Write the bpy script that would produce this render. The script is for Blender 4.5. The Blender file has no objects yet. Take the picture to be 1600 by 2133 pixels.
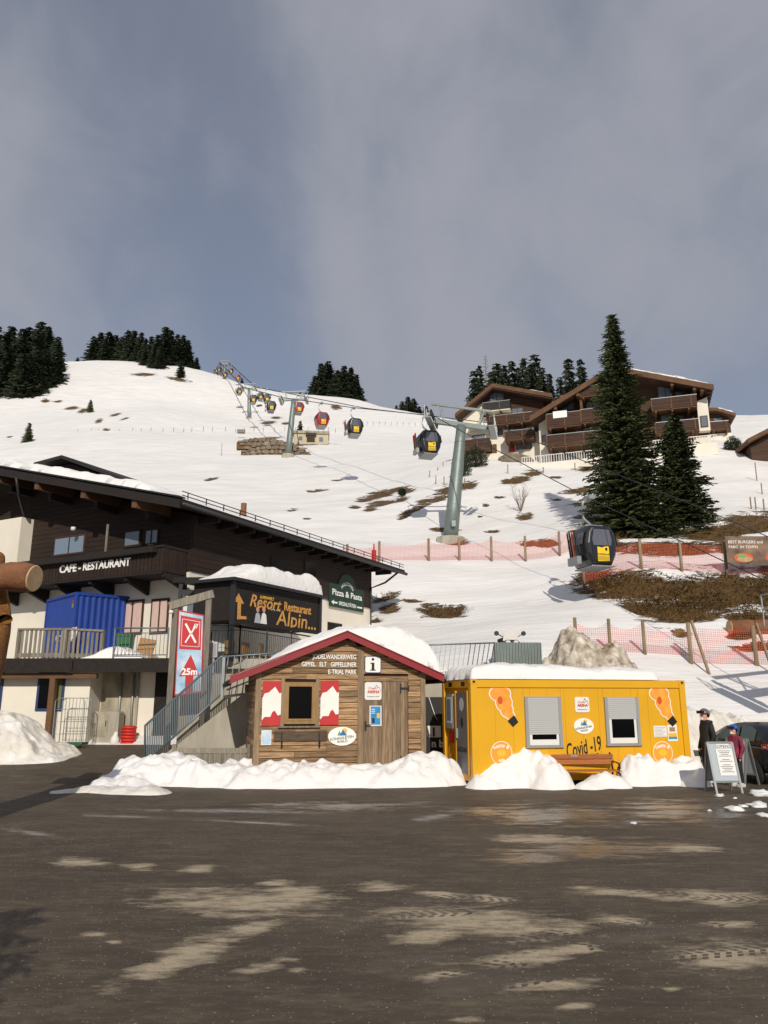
import bpy, bmesh, math, random
import numpy as np
from mathutils import Vector, Matrix, noise as mnoise
R = math.radians
sc = bpy.context.scene
col = sc.collection
# ---------------------------------------------------------------- camera
PITCH, FPX, CH = R(13.66), 1600.0, 2.1
cam = bpy.data.objects.new('camera', bpy.data.cameras.new('camera')); col.objects.link(cam)
cam.location = (0, 0, CH); cam.rotation_euler = (math.pi/2 + PITCH, 0, 0)
cam.data.sensor_fit = 'HORIZONTAL'; cam.data.sensor_width = 36; cam.data.lens = 36*FPX/1600
cam.data.clip_start = .1; cam.data.clip_end = 3000
sc.camera = cam
# ---------------------------------------------------------------- sun, sky
SUN_EL, SUN_DX = R(28), .10           # the sun stands behind the camera, a little to the right
sdir = Vector((SUN_DX, -1, 0)).normalized()
sdir = Vector((sdir.x*math.cos(SUN_EL), sdir.y*math.cos(SUN_EL), math.sin(SUN_EL)))
sun = bpy.data.objects.new('sun', bpy.data.lights.new('sun', 'SUN')); col.objects.link(sun)
sun.data.energy = 3.3; sun.data.angle = R(.55); sun.data.color = (1, .93, .82)
sun.rotation_euler = sdir.to_track_quat('Z', 'Y').to_euler()
world = bpy.data.worlds.new('World'); sc.world = world; world.use_nodes = True
wn, wl = world.node_tree.nodes, world.node_tree.links
wn.clear()
wo = wn.new('ShaderNodeOutputWorld'); bg = wn.new('ShaderNodeBackground'); wl.new(bg.outputs[0], wo.inputs[0])
bg.inputs[1].default_value = .1
sky = wn.new('ShaderNodeTexSky'); sky.sky_type = 'NISHITA'; sky.sun_disc = False
sky.sun_elevation = SUN_EL; sky.sun_rotation = math.pi - math.atan2(sdir.x, -sdir.y)
sky.altitude = 1600; sky.air_density = 1; sky.dust_density = .6
tc = wn.new('ShaderNodeTexCoord')
def wnoise(scale, sx, sy, sz, detail, rough, dist, off):
    mp = wn.new('ShaderNodeMapping'); mp.inputs['Scale'].default_value = (sx, sy, sz); mp.inputs['Location'].default_value = off
    mp.inputs['Rotation'].default_value = (0, R(38), R(20))
    n = wn.new('ShaderNodeTexNoise'); n.inputs['Scale'].default_value = scale; n.inputs['Detail'].default_value = detail
    n.inputs['Roughness'].default_value = rough; n.inputs['Distortion'].default_value = dist
    wl.new(tc.outputs['Generated'], mp.inputs[0]); wl.new(mp.outputs[0], n.inputs['Vector']); return n
n1 = wnoise(1.7, 1.5, 1.0, 1.0, 4, .5, .3, (5.7, 4.6, -2.47))
n2 = wnoise(6.0, 1.2, 1.0, 1.0, 7, .62, .5, (2.1, .4, 1.3))
ad = wn.new('ShaderNodeMath'); ad.operation = 'MULTIPLY_ADD'; ad.inputs[1].default_value = .28
wl.new(n2.outputs[0], ad.inputs[0]); wl.new(n1.outputs[0], ad.inputs[2])
cr = wn.new('ShaderNodeValToRGB'); cr.color_ramp.elements[0].position = .46; cr.color_ramp.elements[1].position = .82
cr.color_ramp.elements[0].color = (0, 0, 0, 1); cr.color_ramp.elements[1].color = (1, 1, 1, 1); cr.color_ramp.interpolation = 'EASE'
wl.new(ad.outputs[0], cr.inputs[0])
veil = wn.new('ShaderNodeMixRGB'); veil.inputs[0].default_value = .38; veil.inputs[2].default_value = (2.5, 2.6, 3.0, 1)   # thin high haze
wl.new(sky.outputs[0], veil.inputs[1])
cl = wn.new('ShaderNodeMixRGB'); cl.inputs[2].default_value = (3.6, 3.7, 4.2, 1)
sc01 = wn.new('ShaderNodeMath'); sc01.operation = 'MULTIPLY_ADD'; sc01.inputs[1].default_value = .72; sc01.inputs[2].default_value = .2
wl.new(cr.outputs[0], sc01.inputs[0]); wl.new(sc01.outputs[0], cl.inputs[0]); wl.new(veil.outputs[0], cl.inputs[1]); wl.new(cl.outputs[0], bg.inputs[0])
sc.view_settings.view_transform = 'Standard'; sc.view_settings.look = 'None'
sc.view_settings.exposure = 0; sc.view_settings.gamma = 1; sc.view_settings.use_curve_mapping = False
# ---------------------------------------------------------------- pixels to rays
CP, SP = math.cos(PITCH), math.sin(PITCH)
def ray(u, v):
    a, k = (u-800)/FPX, (1066.5-v)/FPX
    return Vector((a, CP - k*SP, SP + k*CP))
def PY(u, v, Y):
    d = ray(u, v); return Vector((0, 0, CH)) + d*(Y/d.y)
def PZ(u, v, z):
    d = ray(u, v); return Vector((0, 0, CH)) + d*((z-CH)/d.z)
def project(x, y, z):
    dz = z-CH; ax = y*CP + dz*SP; up = -y*SP + dz*CP
    return 800 + FPX*x/ax, 1066.5 - FPX*up/ax
class Frame:                      # a place on the ground with a heading: local x right, y back, z up
    def __init__(s, o, yaw): s.o = Vector(o); s.yaw = yaw; s.M = Matrix.Translation(s.o) @ Matrix.Rotation(yaw, 4, 'Z'); s.I = s.M.inverted()
    def xz(s, u, v, off=0):       # where the sight line meets the plane local y = off
        c = s.I @ Vector((0, 0, CH)); d = s.I.to_3x3() @ ray(u, v); t = (off-c.y)/d.y; p = c+d*t; return p.x, p.z
    def yz(s, u, v, off=0):
        c = s.I @ Vector((0, 0, CH)); d = s.I.to_3x3() @ ray(u, v); t = (off-c.x)/d.x; p = c+d*t; return p.y, p.z
    def rect(s, u0, v0, u1, v1, off=0):
        p = [s.xz(u, v, off) for u, v in ((u0, v0), (u1, v0), (u0, v1), (u1, v1))]
        return (p[0][0]+p[2][0])/2, (p[1][0]+p[3][0])/2, (p[2][1]+p[3][1])/2, (p[0][1]+p[1][1])/2   # x0 x1 z0 z1
# ---------------------------------------------------------------- materials
def lin(c): return tuple(((x/255)/12.92 if x/255 <= .04045 else ((x/255+.055)/1.055)**2.4) for x in c) + (1,)
MATS = {}
def mat(name, rgb, rough=.7, metal=0, var=.0, vscale=3.0, stretch=(1, 1, 1), bump=0, bscale=20, objvar=0, rgb2=None, coat=0, spec=.5, local=False, alpha=None):
    m = bpy.data.materials.new(name); m.use_nodes = True; N, L = m.node_tree.nodes, m.node_tree.links
    b = N['Principled BSDF']; b.inputs['Roughness'].default_value = rough; b.inputs['Metallic'].default_value = metal
    b.inputs['Specular IOR Level'].default_value = spec
    if coat: b.inputs['Coat Weight'].default_value = coat
    base = lin(rgb); b.inputs['Base Color'].default_value = base
    geo = N.new('ShaderNodeNewGeometry'); tcc = N.new('ShaderNodeTexCoord')
    vec = tcc.outputs['Object'] if local else geo.outputs['Position']
    if var or rgb2:
        mp = N.new('ShaderNodeMapping'); mp.inputs['Scale'].default_value = stretch; L.new(vec, mp.inputs[0])
        if objvar:
            oi = N.new('ShaderNodeObjectInfo'); ml = N.new('ShaderNodeMath'); ml.operation = 'MULTIPLY'; ml.inputs[1].default_value = 37
            L.new(oi.outputs['Random'], ml.inputs[0]); L.new(ml.outputs[0], mp.inputs['Location'])
        n = N.new('ShaderNodeTexNoise'); n.inputs['Scale'].default_value = vscale; n.inputs['Detail'].default_value = 5; n.inputs['Roughness'].default_value = .62
        L.new(mp.outputs[0], n.inputs['Vector'])
        rp = N.new('ShaderNodeValToRGB'); rp.color_ramp.elements[0].position = .3; rp.color_ramp.elements[1].position = .7
        c2 = lin(rgb2) if rgb2 else tuple(min(1, x*(1+var)) for x in base[:3])+(1,)
        c1 = base if rgb2 else tuple(x*(1-var) for x in base[:3])+(1,)
        rp.color_ramp.elements[0].color = c1; rp.color_ramp.elements[1].color = c2
        L.new(n.outputs[0], rp.inputs[0]); out = rp.outputs[0]
        if objvar:
            hs = N.new('ShaderNodeHueSaturation'); mr = N.new('ShaderNodeMapRange'); mr.inputs[3].default_value = 1-objvar; mr.inputs[4].default_value = 1+objvar
            L.new(oi.outputs['Random'], mr.inputs[0]); L.new(mr.outputs[0], hs.inputs['Value']); L.new(out, hs.inputs['Color']); out = hs.outputs[0]
        L.new(out, b.inputs['Base Color'])
    if bump:
        mp2 = N.new('ShaderNodeMapping'); mp2.inputs['Scale'].default_value = stretch; L.new(vec, mp2.inputs[0])
        n2 = N.new('ShaderNodeTexNoise'); n2.inputs['Scale'].default_value = bscale; n2.inputs['Detail'].default_value = 4; L.new(mp2.outputs[0], n2.inputs['Vector'])
        bp = N.new('ShaderNodeBump'); bp.inputs['Strength'].default_value = bump; bp.inputs['Distance'].default_value = .05
        L.new(n2.outputs[0], bp.inputs['Height']); L.new(bp.outputs[0], b.inputs['Normal'])
    if alpha is not None: b.inputs['Alpha'].default_value = alpha
    MATS[name] = m; return m
mat('snow', (236, 233, 230), .65, var=.04, vscale=1.6, bump=.9, bscale=5, spec=.25)
mat('snow_dirty', (205, 196, 180), .7, rgb2=(238, 234, 228), vscale=1.6, bump=.8, bscale=7, spec=.2)
mat('snow_brown', (112, 90, 62), .9, rgb2=(226, 218, 204), vscale=2.6, bump=1, bscale=9, spec=.1)
mat('ice', (225, 226, 226), .35, var=.05, bump=.4, bscale=10)
mat('plank', (104, 80, 58), .85, rgb2=(198, 160, 118), vscale=2.4, stretch=(.8, .8, 11), bump=.5, bscale=6, objvar=.38)
mat('shelf_wood', (70, 58, 46), .85, rgb2=(104, 88, 70), vscale=3, stretch=(1, 1, 8), bump=.4)
mat('plank_v', (96, 79, 62), .85, rgb2=(168, 142, 112), vscale=2.2, stretch=(11, 11, .7), bump=.5, bscale=6, objvar=.34)
mat('post_wood', (120, 98, 74), .85, rgb2=(160, 138, 110), vscale=3, stretch=(6, 6, .6), bump=.3, objvar=.15)
mat('grey_wood', (112, 104, 92), .85, rgb2=(150, 142, 128), vscale=3, stretch=(6, 6, .6), bump=.4, objvar=.2)
mat('frame_wood', (132, 100, 56), .55, rgb2=(158, 122, 74), vscale=3, stretch=(5, 5, .8))
mat('dark_wood', (30, 20, 15), .85, rgb2=(52, 33, 22), vscale=1.5, stretch=(.6, .6, 7), bump=.3, objvar=.15)
mat('black_wood', (26, 21, 18), .85, rgb2=(42, 33, 27), vscale=2, stretch=(3, 3, 3), bump=.3, objvar=.1)
mat('hotel_wood', (46, 29, 20), .8, rgb2=(80, 52, 34), vscale=.9, stretch=(.5, .5, 6), objvar=.12)
mat('hotel_trim', (84, 57, 36), .8, rgb2=(108, 76, 48), vscale=1)
mat('bench_wood', (150, 84, 38), .45, rgb2=(176, 106, 54), vscale=3, stretch=(1, 5, 8), objvar=.12)
mat('red_paint', (140, 30, 38), .5, var=.1)
mat('shutter_red', (188, 42, 44), .6, var=.1, vscale=5)
mat('white_paint', (238, 234, 226), .6, var=.03)
mat('plaster', (230, 222, 206), .85, var=.05, vscale=.8, bump=.15, bscale=40)
mat('plaster_stain', (112, 103, 84), .9, rgb2=(190, 180, 158), vscale=1.1, stretch=(1.5, 1.5, .6), bump=.2)
mat('concrete', (150, 143, 128), .9, rgb2=(182, 175, 160), vscale=1.2, stretch=(2, 2, .5), bump=.2)
mat('yellow', (222, 166, 28), .42, var=.05, vscale=.8, spec=.4)
mat('yellow_dark', (204, 146, 16), .45, var=.06)
mat('glass_dark', (8, 8, 9), .12, spec=.15)
mat('glass_grey', (104, 114, 126), .08, spec=.9)
mat('glass_sky', (120, 136, 152), .06, spec=.9)
mat('pvc', (224, 222, 216), .4)
mat('grey_frame', (150, 150, 150), .45)
mat('roller', (186, 186, 184), .5)
mat('door_grey', (96, 96, 98), .5, var=.04)
mat('steel', (150, 154, 152), .5, metal=.55, var=.1, vscale=4)
mat('galv', (122, 132, 128), .5, metal=.35, var=.12, vscale=2)
mat('rail_steel', (112, 122, 128), .45, metal=.5, var=.08)
mat('black_metal', (22, 22, 23), .5)
mat('dark_metal', (50, 50, 52), .5, metal=.3)
mat('blue_box', (22, 58, 140), .5, var=.12, vscale=1.2)
mat('letter_white', (240, 238, 232), .5)
mat('ink_black', (20, 19, 18), .5)
mat('ink_grey', (120, 118, 116), .6)
mat('ink_blue', (38, 122, 178), .5, rgb2=(56, 150, 200), vscale=5)
mat('sign_blue', (60, 66, 110), .5)
mat('sign_red', (188, 34, 40), .45)
mat('sign_sky', (110, 168, 206), .5, rgb2=(214, 224, 232), vscale=1.8)
mat('sign_green', (24, 56, 44), .6)
mat('sun_yellow', (232, 184, 52), .5)
mat('mountain_blue', (44, 108, 172), .5)
mat('mountain_green', (108, 160, 84), .5)
mat('orange_print', (236, 140, 34), .5, rgb2=(250, 176, 70), vscale=6)
mat('orange_disc', (240, 158, 50), .5)
mat('orange_deep', (206, 84, 22), .5)
mat('gold_letter', (226, 178, 88), .5, rgb2=(190, 120, 60), vscale=9)
mat('paper', (228, 226, 222), .6)
mat('panel_grey', (176, 184, 190), .3)
mat('curtain', (196, 162, 150), .9, rgb2=(222, 196, 184), vscale=9, stretch=(6, 6, .3))
mat('curtain_green', (110, 112, 60), .9, var=.2, vscale=8, stretch=(6, 6, .2))
mat('blue_frame', (40, 58, 100), .5)
mat('roof_dark', (40, 36, 34), .7, var=.15)
mat('stone', (94, 84, 70), .9, rgb2=(142, 130, 112), vscale=3, bump=.5, bscale=5, objvar=.25)
mat('bark', (66, 50, 38), .95, var=.25, vscale=6, stretch=(3, 3, .6), bump=.5)
mat('twig', (112, 92, 76), .9, var=.15)
mat('cable', (44, 45, 46), .5, metal=.4)
mat('cabin_black', (26, 28, 32), .3, coat=.4)
mat('cabin_red', (150, 26, 26), .3, coat=.4)
mat('cabin_glass', (92, 94, 104), .1, spec=.8)
mat('cabin_yellow', (236, 194, 30), .5)
mat('sand_beige', (190, 178, 152), .85, var=.06)
mat('skin', (206, 152, 126), .6)
mat('jacket', (24, 24, 27), .75, var=.15)
mat('kid_suit', (38, 36, 62), .8, rgb2=(176, 40, 66), vscale=9)
mat('helmet_grey', (96, 98, 98), .3, coat=.3)
mat('helmet_blue', (30, 96, 190), .3, coat=.4)
mat('goggle', (40, 30, 26), .15)
mat('boot', (196, 196, 190), .5)
mat('car_paint', (20, 21, 24), .22, coat=.8)
mat('car_glass', (104, 122, 118), .06, spec=.9)
mat('tyre', (26, 26, 26), .85)
mat('rim', (84, 86, 88), .4, metal=.6)
mat('lamp_red', (176, 26, 24), .2, coat=.5)
mat('lamp_clear', (220, 214, 208), .15, coat=.5)
mat('log_end', (196, 168, 130), .8, rgb2=(168, 136, 98), vscale=5)
mat('log_bark', (140, 94, 62), .8, rgb2=(112, 70, 44), vscale=3, bump=.4)
mat('bear_fur', (172, 118, 56), .85, rgb2=(118, 76, 36), vscale=5, stretch=(2, 2, 6), bump=1, bscale=14)
mat('sack_red', (198, 48, 40), .6, var=.15, vscale=8)
mat('sack_white', (226, 222, 216), .6, var=.05)
mat('bin_green', (30, 92, 54), .6)
mat('cardboard', (168, 126, 76), .8)
mat('banner', (58, 50, 46), .7, rgb2=(150, 120, 96), vscale=1.3)
mat('soil', (92, 66, 42), .95, rgb2=(120, 92, 58), vscale=4, bump=.6, bscale=12)
mat('grass_dry', (82, 62, 36), .95, rgb2=(126, 100, 60), vscale=2.5, objvar=.1)
def foliage(name, c1, c2):
    m = mat(name, c1, .8, rgb2=c2, vscale=.9, spec=.15, objvar=.12); return m
foliage('needles', (44, 54, 34), (84, 92, 56)); foliage('needles_far', (36, 44, 34), (66, 74, 54)); foliage('pine_light', (70, 80, 48), (104, 112, 72))
foliage('needles_blue', (30, 40, 28), (56, 68, 46))
def net_mat(name, rgb, cell, thick):
    m = mat(name, rgb, .8); N, L = m.node_tree.nodes, m.node_tree.links; b = N['Principled BSDF']; t = N.new('ShaderNodeUVMap')
    sp = N.new('ShaderNodeSeparateXYZ'); L.new(t.outputs[0], sp.inputs[0]); fs = []
    for i in (0, 1):
        dv = N.new('ShaderNodeMath'); dv.operation = 'DIVIDE'; dv.inputs[1].default_value = cell; L.new(sp.outputs[i], dv.inputs[0])
        fr = N.new('ShaderNodeMath'); fr.operation = 'FRACT'; L.new(dv.outputs[0], fr.inputs[0])
        lt = N.new('ShaderNodeMath'); lt.operation = 'LESS_THAN'; lt.inputs[1].default_value = thick; L.new(fr.outputs[0], lt.inputs[0]); fs.append(lt)
    mx = N.new('ShaderNodeMath'); mx.operation = 'MAXIMUM'; L.new(fs[0].outputs[0], mx.inputs[0]); L.new(fs[1].outputs[0], mx.inputs[1])
    L.new(mx.outputs[0], b.inputs['Alpha']); return m
net_mat('net', (214, 84, 62), .09, .13)
# ---------------------------------------------------------------- objects
def setp(o, label=None, cat=None, group=None, kind=None):
    if label: o['label'] = label
    if cat: o['category'] = cat
    if group: o['group'] = group
    if kind: o['kind'] = kind
    return o
def thing(name, label, cat, loc=(0, 0, 0), rz=0, group=None):
    o = bpy.data.objects.new(name, None); col.objects.link(o); o.location = loc; o.rotation_euler = (0, 0, rz); o.empty_display_size = .2
    return setp(o, label, cat, group)
def add(name, me, m, parent=None, smooth=False):
    if m is not None: me.materials.append(MATS[m] if isinstance(m, str) else m)
    if smooth: me.polygons.foreach_set('use_smooth', [True]*len(me.polygons))
    o = bpy.data.objects.new(name, me); col.objects.link(o)
    if parent is not None: o.parent = parent
    return o
def mk(name, vs, fs, m, parent=None, smooth=False):
    me = bpy.data.meshes.new(name); me.from_pydata([tuple(v) for v in vs], [], fs); me.update(); return add(name, me, m, parent, smooth)
BF = [(0, 3, 2, 1), (4, 5, 6, 7), (0, 1, 5, 4), (1, 2, 6, 5), (2, 3, 7, 6), (3, 0, 4, 7)]
def bv(x0, x1, y0, y1, z0, z1): return [(x0, y0, z0), (x1, y0, z0), (x1, y1, z0), (x0, y1, z0), (x0, y0, z1), (x1, y0, z1), (x1, y1, z1), (x0, y1, z1)]
def box(p, name, m, x0, x1, y0, y1, z0, z1, bev=0):
    if not bev: return mk(name, bv(x0, x1, y0, y1, z0, z1), BF, m, p)
    bm = bmesh.new(); vs = [bm.verts.new(v) for v in bv(x0, x1, y0, y1, z0, z1)]
    for f in BF: bm.faces.new([vs[i] for i in f])
    bmesh.ops.bevel(bm, geom=bm.edges[:], offset=bev, segments=2, affect='EDGES', profile=.6)
    me = bpy.data.meshes.new(name); bm.to_mesh(me); bm.free(); return add(name, me, m, p)
class MB:
    def __init__(s): s.v = []; s.f = []
    def box(s, *a):
        n = len(s.v); s.v += bv(*a); s.f += [tuple(i+n for i in f) for f in BF]; return s
    def bar(s, a, b, w, h=None, up=(0, 0, 1)):     # a straight bar of square section between two points
        a, b = Vector(a), Vector(b); h = h or w; d = (b-a).normalized(); upv = Vector(up)
        if abs(d.dot(upv)) > .98: upv = Vector((0, 1, 0))
        x = d.cross(upv).normalized()*w/2; y = x.cross(d).normalized()*h/2; n = len(s.v)
        for p in (a, b): s.v += [p-x-y, p+x-y, p+x+y, p-x+y]
        s.f += [(n, n+3, n+2, n+1), (n+4, n+5, n+6, n+7)] + [(n+i, n+(i+1) % 4, n+4+(i+1) % 4, n+4+i) for i in range(4)]; return s
    def tube(s, pts, r, k=8, cap=True):
        pts = [Vector(p) for p in pts]; rs = r if isinstance(r, (list, tuple)) else [r]*len(pts); n = len(s.v); ref = None
        for i, p in enumerate(pts):
            d = (pts[min(i+1, len(pts)-1)]-pts[max(i-1, 0)]).normalized()
            if ref is None: ref = Vector((0, 0, 1)) if abs(d.z) < .9 else Vector((1, 0, 0))
            x = d.cross(ref).normalized(); y = d.cross(x).normalized(); ref = -y if False else ref
            for j in range(k):
                a = 2*math.pi*j/k; s.v.append(p + x*math.cos(a)*rs[i] + y*math.sin(a)*rs[i])
        for i in range(len(pts)-1):
            for j in range(k): s.f.append((n+i*k+j, n+i*k+(j+1) % k, n+(i+1)*k+(j+1) % k, n+(i+1)*k+j))
        if cap: s.f.append(tuple(n+j for j in range(k))[::-1]); s.f.append(tuple(n+(len(pts)-1)*k+j for j in range(k)))
        return s
    def prism(s, pts, y0, y1):                     # polygon in x,z pulled along y
        n = len(s.v); k = len(pts); s.v += [(x, y0, z) for x, z in pts] + [(x, y1, z) for x, z in pts]
        s.f += [tuple(range(n, n+k)), tuple(range(n+2*k-1, n+k-1, -1))] + [(n+i, n+k+i, n+k+(i+1) % k, n+(i+1) % k) for i in range(k)]; return s
    def build(s, name, m, p=None, smooth=False): return mk(name, s.v, s.f, m, p, smooth)
def prism(p, name, m, pts, y0, y1): return MB().prism(pts, y0, y1).build(name, m, p)
def tube(p, name, m, pts, r, k=8): return MB().tube(pts, r, k).build(name, m, p, True)
def ell(cx, cz, rx, rz, n=28, a0=0): return [(cx+rx*math.cos(a0+2*math.pi*i/n), cz+rz*math.sin(a0+2*math.pi*i/n)) for i in range(n)]
def rrect(x0, x1, z0, z1, r, n=4):
    o = []
    for cx, cz, a in ((x1-r, z1-r, 0), (x0+r, z1-r, 90), (x0+r, z0+r, 180), (x1-r, z0+r, 270)):
        for i in range(n+1): t = R(a+90*i/n); o.append((cx+r*math.cos(t), cz+r*math.sin(t)))
    return o
def text(p, name, body, m, x, y, z, size, align='LEFT', rot=0, shear=0, sx=1, bold=0, plane='xz', ext=.002, arc=None):
    c = bpy.data.curves.new('lettering', 'FONT'); c.body = body; c.size = size; c.align_x = align; c.extrude = ext; c.offset = bold; c.shear = shear; c.resolution_u = 3
    o = bpy.data.objects.new('lettering', c); col.objects.link(o)
    me = bpy.data.meshes.new_from_object(o.evaluated_get(bpy.context.evaluated_depsgraph_get()))
    bpy.data.objects.remove(o); bpy.data.curves.remove(c)
    n = len(me.vertices); a = np.empty(n*3); me.vertices.foreach_get('co', a); a = a.reshape(-1, 3)
    X, Z, D = a[:, 0]*sx, a[:, 1].copy(), a[:, 2].copy()
    if arc: th = X/arc; rad = arc+Z; X, Z = rad*np.sin(th), rad*np.cos(th)-arc
    cr_, sr_ = math.cos(rot), math.sin(rot); X, Z = X*cr_-Z*sr_, X*sr_+Z*cr_
    if plane == 'xz': b = np.stack([x+X, y-D, z+Z], 1)
    else: b = np.stack([x+D, y+X, z+Z], 1)         # faces local +x
    me.vertices.foreach_set('co', b.ravel()); me.update(); me.materials.clear(); me.name = name
    return add(name, me, m, p)
def dup(o, parent=None):
    c = o.copy(); col.objects.link(c); c.parent = parent
    for ch in list(o.children): dup(ch, c)
    return c
def fbm(x, y, z=0, oct=4): return mnoise.fractal(Vector((x, y, z)), .9, 2.1, oct, noise_basis='PERLIN_ORIGINAL')
def sstep(a, b, x):
    t = min(1, max(0, (x-a)/(b-a))); return t*t*(3-2*t)
# ================================================================ TERRAIN
def lot_z(x, y):                     # the parking lot, with the lane climbing to the restaurant on the left
    return .55*sstep(19, 28, y)*sstep(-2.5, -6, x)
ctrl = []
def cp(u, v, Y): p = PY(u, v, Y); ctrl.append((p.x, p.y, p.z))
for a in ((1000,1390,31),(1000,1290,40),(1000,1165,52),(940,1132,60),(820,1165,53),(700,1160,55),(860,1290,41),(1180,1165,51),(1150,1330,35),(1180,1250,42),(1250,1300,37),
          (1500,1540,27),(1500,1400,32),(1600,1440,30),(1400,1360,33.5),(1500,1340,35),(1600,1370,33.5),(1350,1290,37.5),(1500,1290,37.5),(1600,1265,38.5),(1300,1182,44),(1420,1185,44),(1600,1185,44.5),(1250,1110,53),(1400,1112,53),(1580,1100,52),(1560,1040,62),(1560,930,92),
          (1160,972,86),(1480,937,84),(1085,1075,66),(1200,1000,76),(960,1000,80),(1000,960,92),(1050,1020,74),(900,1060,72),(860,1010,86),
          (600,950,132),(520,882,215),(680,925,150),(800,1000,95),(700,1060,75),(600,1100,66),(450,1040,85),(350,1000,100),(100,930,140),(100,880,180),(100,835,228),(0,835,228),(300,850,220),(400,900,175),
          (250,769,310),(130,766,312),(0,762,320),(-150,770,320),(480,800,300),(400,782,308),(330,772,310),(560,819,280),(640,831,270),(760,843,260),(900,869,238),(800,900,185),(900,930,135),(700,880,195),
          (1000,895,190),(1100,885,215),(1300,880,220),(1600,890,190),(1750,900,170)): cp(*a)
for u, v, Y in ((-150,770,320),(0,762,320),(250,769,310),(480,800,300),(640,831,270),(900,869,238),(1100,885,215),(1300,880,220),(1600,890,190)):
    p = PY(u, v, Y)
    for k, dz in ((1.2, -9), (1.5, -40), (1.9, -90)): ctrl.append((p.x*k, p.y*k, p.z+dz))
for x in range(-28, 40, 6): ctrl.append((x, 25.2, -.25)); ctrl.append((x, 20, -1.6)); ctrl.append((x, 12, -4))
ctrl += [(-28,32,2),(-20,36,3.5),(-30,45,8),(-12,38,4.4),(-15,50,9.5),(-8,46,7.5),(-3,36,3.6),(-34,60,14),(-25,75,20),(-60,60,12),(-60,90,24),(-120,150,45),(-180,230,95),(-60,200,78),
         (26,30,1.5),(34,40,6.5),(40,55,14),(60,70,20),(75,100,36),(120,150,60),(15,26,.5),(9,26.5,.4),(5,26.6,.4),(0,27,.6),(1,31,2.9)]
C = np.array(ctrl); SCL = 60.0
def tpsk(r2): return np.where(r2 > 1e-12, r2*np.log(np.maximum(r2, 1e-12))*.5, 0)
def tps_fit():
    n = len(C); P = C[:, :2]/SCL; d2 = ((P[:, None]-P[None])**2).sum(-1); K = tpsk(d2) + np.eye(n)*2e-4
    Q = np.hstack([np.ones((n, 1)), P]); A = np.zeros((n+3, n+3)); A[:n, :n] = K; A[:n, n:] = Q; A[n:, :n] = Q.T
    return np.linalg.solve(A, np.concatenate([C[:, 2], np.zeros(3)]))
W_ = tps_fit()
def tz_arr(x, y):
    x = np.asarray(x, float).ravel(); y = np.asarray(y, float).ravel(); o = np.empty(len(x)); P = C[:, :2]/SCL
    for i in range(0, len(x), 20000):
        q = np.stack([x[i:i+20000], y[i:i+20000]], 1)/SCL; d2 = ((q[:, None]-P[None])**2).sum(-1)
        o[i:i+20000] = tpsk(d2) @ W_[:-3] + W_[-3] + q @ W_[-2:]
    return o
def tz(x, y): return float(tz_arr([x], [y])[0])
def ground_at(u, Y):                 # the point of the hillside straight above a ground distance, seen in column u
    z = 10.0
    for _ in range(6): x = (u-800)/FPX*(Y*CP+(z-CH)*SP); z = tz(x, Y)
    return Vector((x, Y, z))
def hill_hit(u, v):                  # where the sight line meets the hillside
    d = ray(u, v); ys = np.geomspace(26, 330, 400); X = d.x/d.y*ys; Z = CH+d.z/d.y*ys; g = tz_arr(X, ys)-Z
    i = int(np.argmax(g > 0)) or 399
    return Vector((X[i], ys[i], g[i]+Z[i]))
def grid_mesh(name, X, Y, Z, attrs, m):
    nr, nc = X.shape; me = bpy.data.meshes.new(name); co = np.stack([X, Y, Z], -1).reshape(-1, 3)
    i = np.arange(nr*nc).reshape(nr, nc); q = np.stack([i[:-1, :-1], i[:-1, 1:], i[1:, 1:], i[1:, :-1]], -1).reshape(-1, 4)
    me.vertices.add(len(co)); me.vertices.foreach_set('co', co.ravel()); me.loops.add(q.size); me.loops.foreach_set('vertex_index', q.ravel().astype(np.int32))
    me.polygons.add(len(q)); me.polygons.foreach_set('loop_start', (np.arange(len(q))*4).astype(np.int32)); me.polygons.foreach_set('loop_total', np.full(len(q), 4, np.int32))
    me.polygons.foreach_set('use_smooth', np.ones(len(q), bool)); me.update(); me.validate()
    for k, a in attrs.items(): at = me.attributes.new(k, 'FLOAT', 'POINT'); at.data.foreach_set('value', a.ravel().astype(np.float32))
    return add(name, me, m)
rngn = np.random.default_rng(4)
def vnoise(x, y, seed, s):           # smooth value noise, vectorised
    t = np.random.default_rng(seed).random((257, 257)); x = x/s; y = y/s; xi = np.floor(x).astype(int); yi = np.floor(y).astype(int); fx = x-xi; fy = y-yi
    fx = fx*fx*(3-2*fx); fy = fy*fy*(3-2*fy); g = lambda a, b: t[a % 257, b % 257]
    return (g(xi, yi)*(1-fx)+g(xi+1, yi)*fx)*(1-fy)+(g(xi, yi+1)*(1-fx)+g(xi+1, yi+1)*fx)*fy - .5
ss = np.linspace(-1.05, 1.05, 620); yy = np.concatenate([np.geomspace(22, 75, 330), np.geomspace(75.4, 620, 300)])
S, Yg = np.meshgrid(ss, yy); Xg = S*Yg; Zg = tz_arr(Xg, Yg).reshape(Xg.shape)
relief = vnoise(Xg, Yg, 1, 9)*.5 + vnoise(Xg, Yg, 2, 3.1)*.2 + vnoise(Xg, Yg, 3, 1.2)*.07
Zg = Zg + relief*np.clip((Yg-27)/15, 0, 1) + vnoise(Xg, Yg, 5, 30)*np.clip((Yg-110)/80, 0, 1)*2.2
dz_ = Zg-CH; ax_ = Yg*CP+dz_*SP; U = 800+FPX*Xg/ax_; V = 1066.5-FPX*(-Yg*SP+dz_*CP)/ax_
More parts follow.
